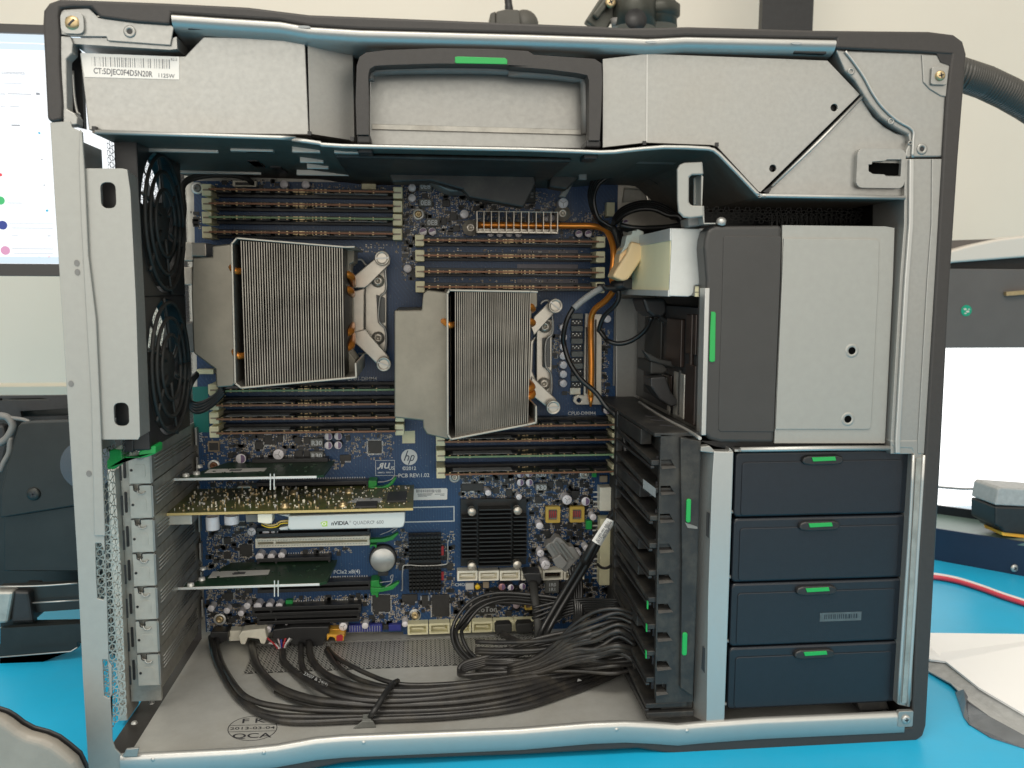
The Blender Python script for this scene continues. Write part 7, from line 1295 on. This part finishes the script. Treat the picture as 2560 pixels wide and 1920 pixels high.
# upper right loops
def lv(lab, pts, r=1.5, m='wire'): return cable('looped_wire', lab, 'wire', [('V5', x, y, 1, q) for x, y, q in pts], r, m, 'black loops beside the optical drive', 8, 6)
L1 = [(860, 1330, 118), (860, 1150, 125), (840, 950, 135), (760, 820, 145), (630, 740, 150), (550, 620, 150), (512, 440, 150), (560, 290, 150), (690, 200, 148), (880, 165, 146), (1060, 185, 146), (1250, 290, 146), (1420, 470, 146)]
for k in range(4): lv(f"{['outermost', 'second', 'third', 'innermost'][k]} wire of the big round loop above the optical drive", [(x + (k * 16 if x < 800 else 0), y + (k * 16 if y < 700 else 0), q - k * 2) for x, y, q in L1], 1.5)
L2 = [(760, 760, 138), (790, 660, 140), (880, 580, 142), (1020, 530, 142), (1180, 530, 140), (1330, 590, 138), (1440, 700, 136), (1460, 780, 134), (1250, 815, 132), (1000, 820, 130), (830, 790, 134)]
for k in range(4): lv(f"{['outer', 'next', 'inner', 'lowest'][k]} wire of the lower oval loop above the optical drive", [(x, y + k * 22 * (1 if y < 700 else -.5), q - k * 3) for x, y, q in L2], 1.9)
for k in range(2): lv(f"{['left', 'right'][k]} black wire passing from the loops to the cable tie", [(760 + k * 60, 780, 140), (820 + k * 30, 950, 138), (850 + k * 20, 1150, 132), (800 + k * 30, 1350, 128)], 2.2, 'rubb')
cable('black_cable', 'black cable dropping from the tie and looping right under the optical drive', 'cable', [('V5', 790, 1400, 1, 128), ('V5', 820, 1480, 1, 128), ('T7', 1990, 1330, 1, 130), ('T7', 1880, 1440, 1, 138), ('T7', 1835, 1560, 1, 142), ('U2', 2030, 290, 1, 142), ('U2', 2090, 370, 1, 138), ('T8', 60, 1240, 1, 134), ('T8', 150, 1262, 1, 130), ('T8', 260, 1232, 1, 126), ('T8', 360, 1150, 1, 120), ('T8', 410, 1050, 1, 112)], 1.8, 'wire', LB)
cable('black_cable', 'black cable running from the plug cluster down into the brown wrapped bay', 'cable', [('T8', 470, 1050, 1, 100), ('T8', 560, 1110, 1, 92), ('T8', 660, 1190, 1, 84), ('T8', 740, 1290, 1, 76), ('T8', 790, 1400, 1, 66)], 2.2, 'wire', LB)
cable('black_cable', 'black cable between the tie and the rear of the optical drive', 'cable', [('V5', 760, 1400, 1, 130), ('V5', 830, 1380, 1, 126), ('V5', 900, 1365, 1, 124)], 4.5, 'blk', LB)
b = MB(); b.plate(PL('V5', [(640, 1360), (700, 1385), (780, 1380), (850, 1370), (850, 1420), (780, 1440), (690, 1440), (660, 1410)], 124), [], 124, 146); tag(b.build('cable_tie', 'blk', None, 1.5), 'black cable tie knotting the wires to the copper pipe', 'cable tie')
pc = thing('molex_connector', 'large peach coloured plug with a milky mate, hanging beside the copper pipe', 'connector', tuple(at('V5', 920, 1130, 1, 96)))
b = MB(); b.plate(PL('V5', [(752, 1295), (790, 1220), (850, 1130), (905, 1045), (945, 925), (1065, 955), (1078, 1025), (1062, 1105), (990, 1215), (915, 1325), (860, 1337)], 96), [], 96, 116); b.build('peach_body', 'peach', pc, 1.6, 3)
b = MB(); b.plate(PL('V5', [(815, 1190), (885, 1060), (945, 925), (930, 920), (850, 1000), (820, 1100)], 102), [], 102, 118); b.build('side_face', 'peach', pc, .8)
b = MB(); b.plate(PL('V5', [(880, 960), (900, 862), (950, 855), (962, 812), (1000, 815), (1012, 798), (1080, 825), (1066, 965), (945, 930), (905, 1000), (830, 1060)], 100), [], 100, 114); b.build('milky_mate', 'milky', pc, 1)
# wires at the left
fwp = [('T6', 690, 200), ('T6', 640, 160), ('T6', 500, 128), ('T6', 300, 130), ('T6', 130, 165), ('T6', 55, 240), ('T6', 52, 340), ('T6', 62, 450), ('T6', 45, 600), ('T6', 10, 740), ('T5', 1395, 560), ('T5', 1370, 680)]
for k in range(2): cable('fan_cable', ['upper', 'lower'][k] + ' black fan cable arching over the upper left corner of the board', 'cable', [(t, x + k * 14 * (1 if t == 'T6' else 1), y + k * 16 * (1 if x > 100 and t == 'T6' else 0), 1, 176 - i * 5) for i, (t, x, y) in enumerate(fwp)], 1.8, 'rubb', LB)
for k in range(4): cable('fan_wire', f"{['outermost', 'second', 'third', 'innermost'][k]} black wire of the bunch curling at the left of the lower memory modules", 'wire', [('U1', 450 - k * 10, 480 - k * 22, 1, 150), ('U1', 380, 560 - k * 22, 1, 150), ('U1', 280, 640 - k * 26, 1, 152), ('U1', 180 + k * 4, 665 - k * 26, 1, 152), ('U1', 110 + k * 8, 600 - k * 12, 1, 150), ('U1', 95 + k * 8, 500, 1, 146), ('U1', 120 + k * 8, 380 + k * 8, 1, 146), ('U1', 200, 300 + k * 8, 1, 150)], 1.5, 'wire', 'fan wires by the lower memory')
for (t, x0, y0, x1, y1) in (('T5', 1425, 460, 1525, 610), ('T5', 1385, 655, 1520, 800), ('T5', 1440, 1095, 1530, 1330)): X0, X1, Z0, Z1 = rect(t, x0, y0, x1, y1, 150); b = MB(); b.box(X0, X1, 150, 182, Z0, Z1); b.build('rear_port_shell', 'nickel' if y0 < 900 else 'grey', mb_, .8)
X0, X1, Z0, Z1 = rect('T5', 1510, 465, 1628, 572, 140); b = MB(); b.box(X0, X1, 140, 182, Z0, Z1); b.build('rear_port_shell', 'nickel', mb_, .8)
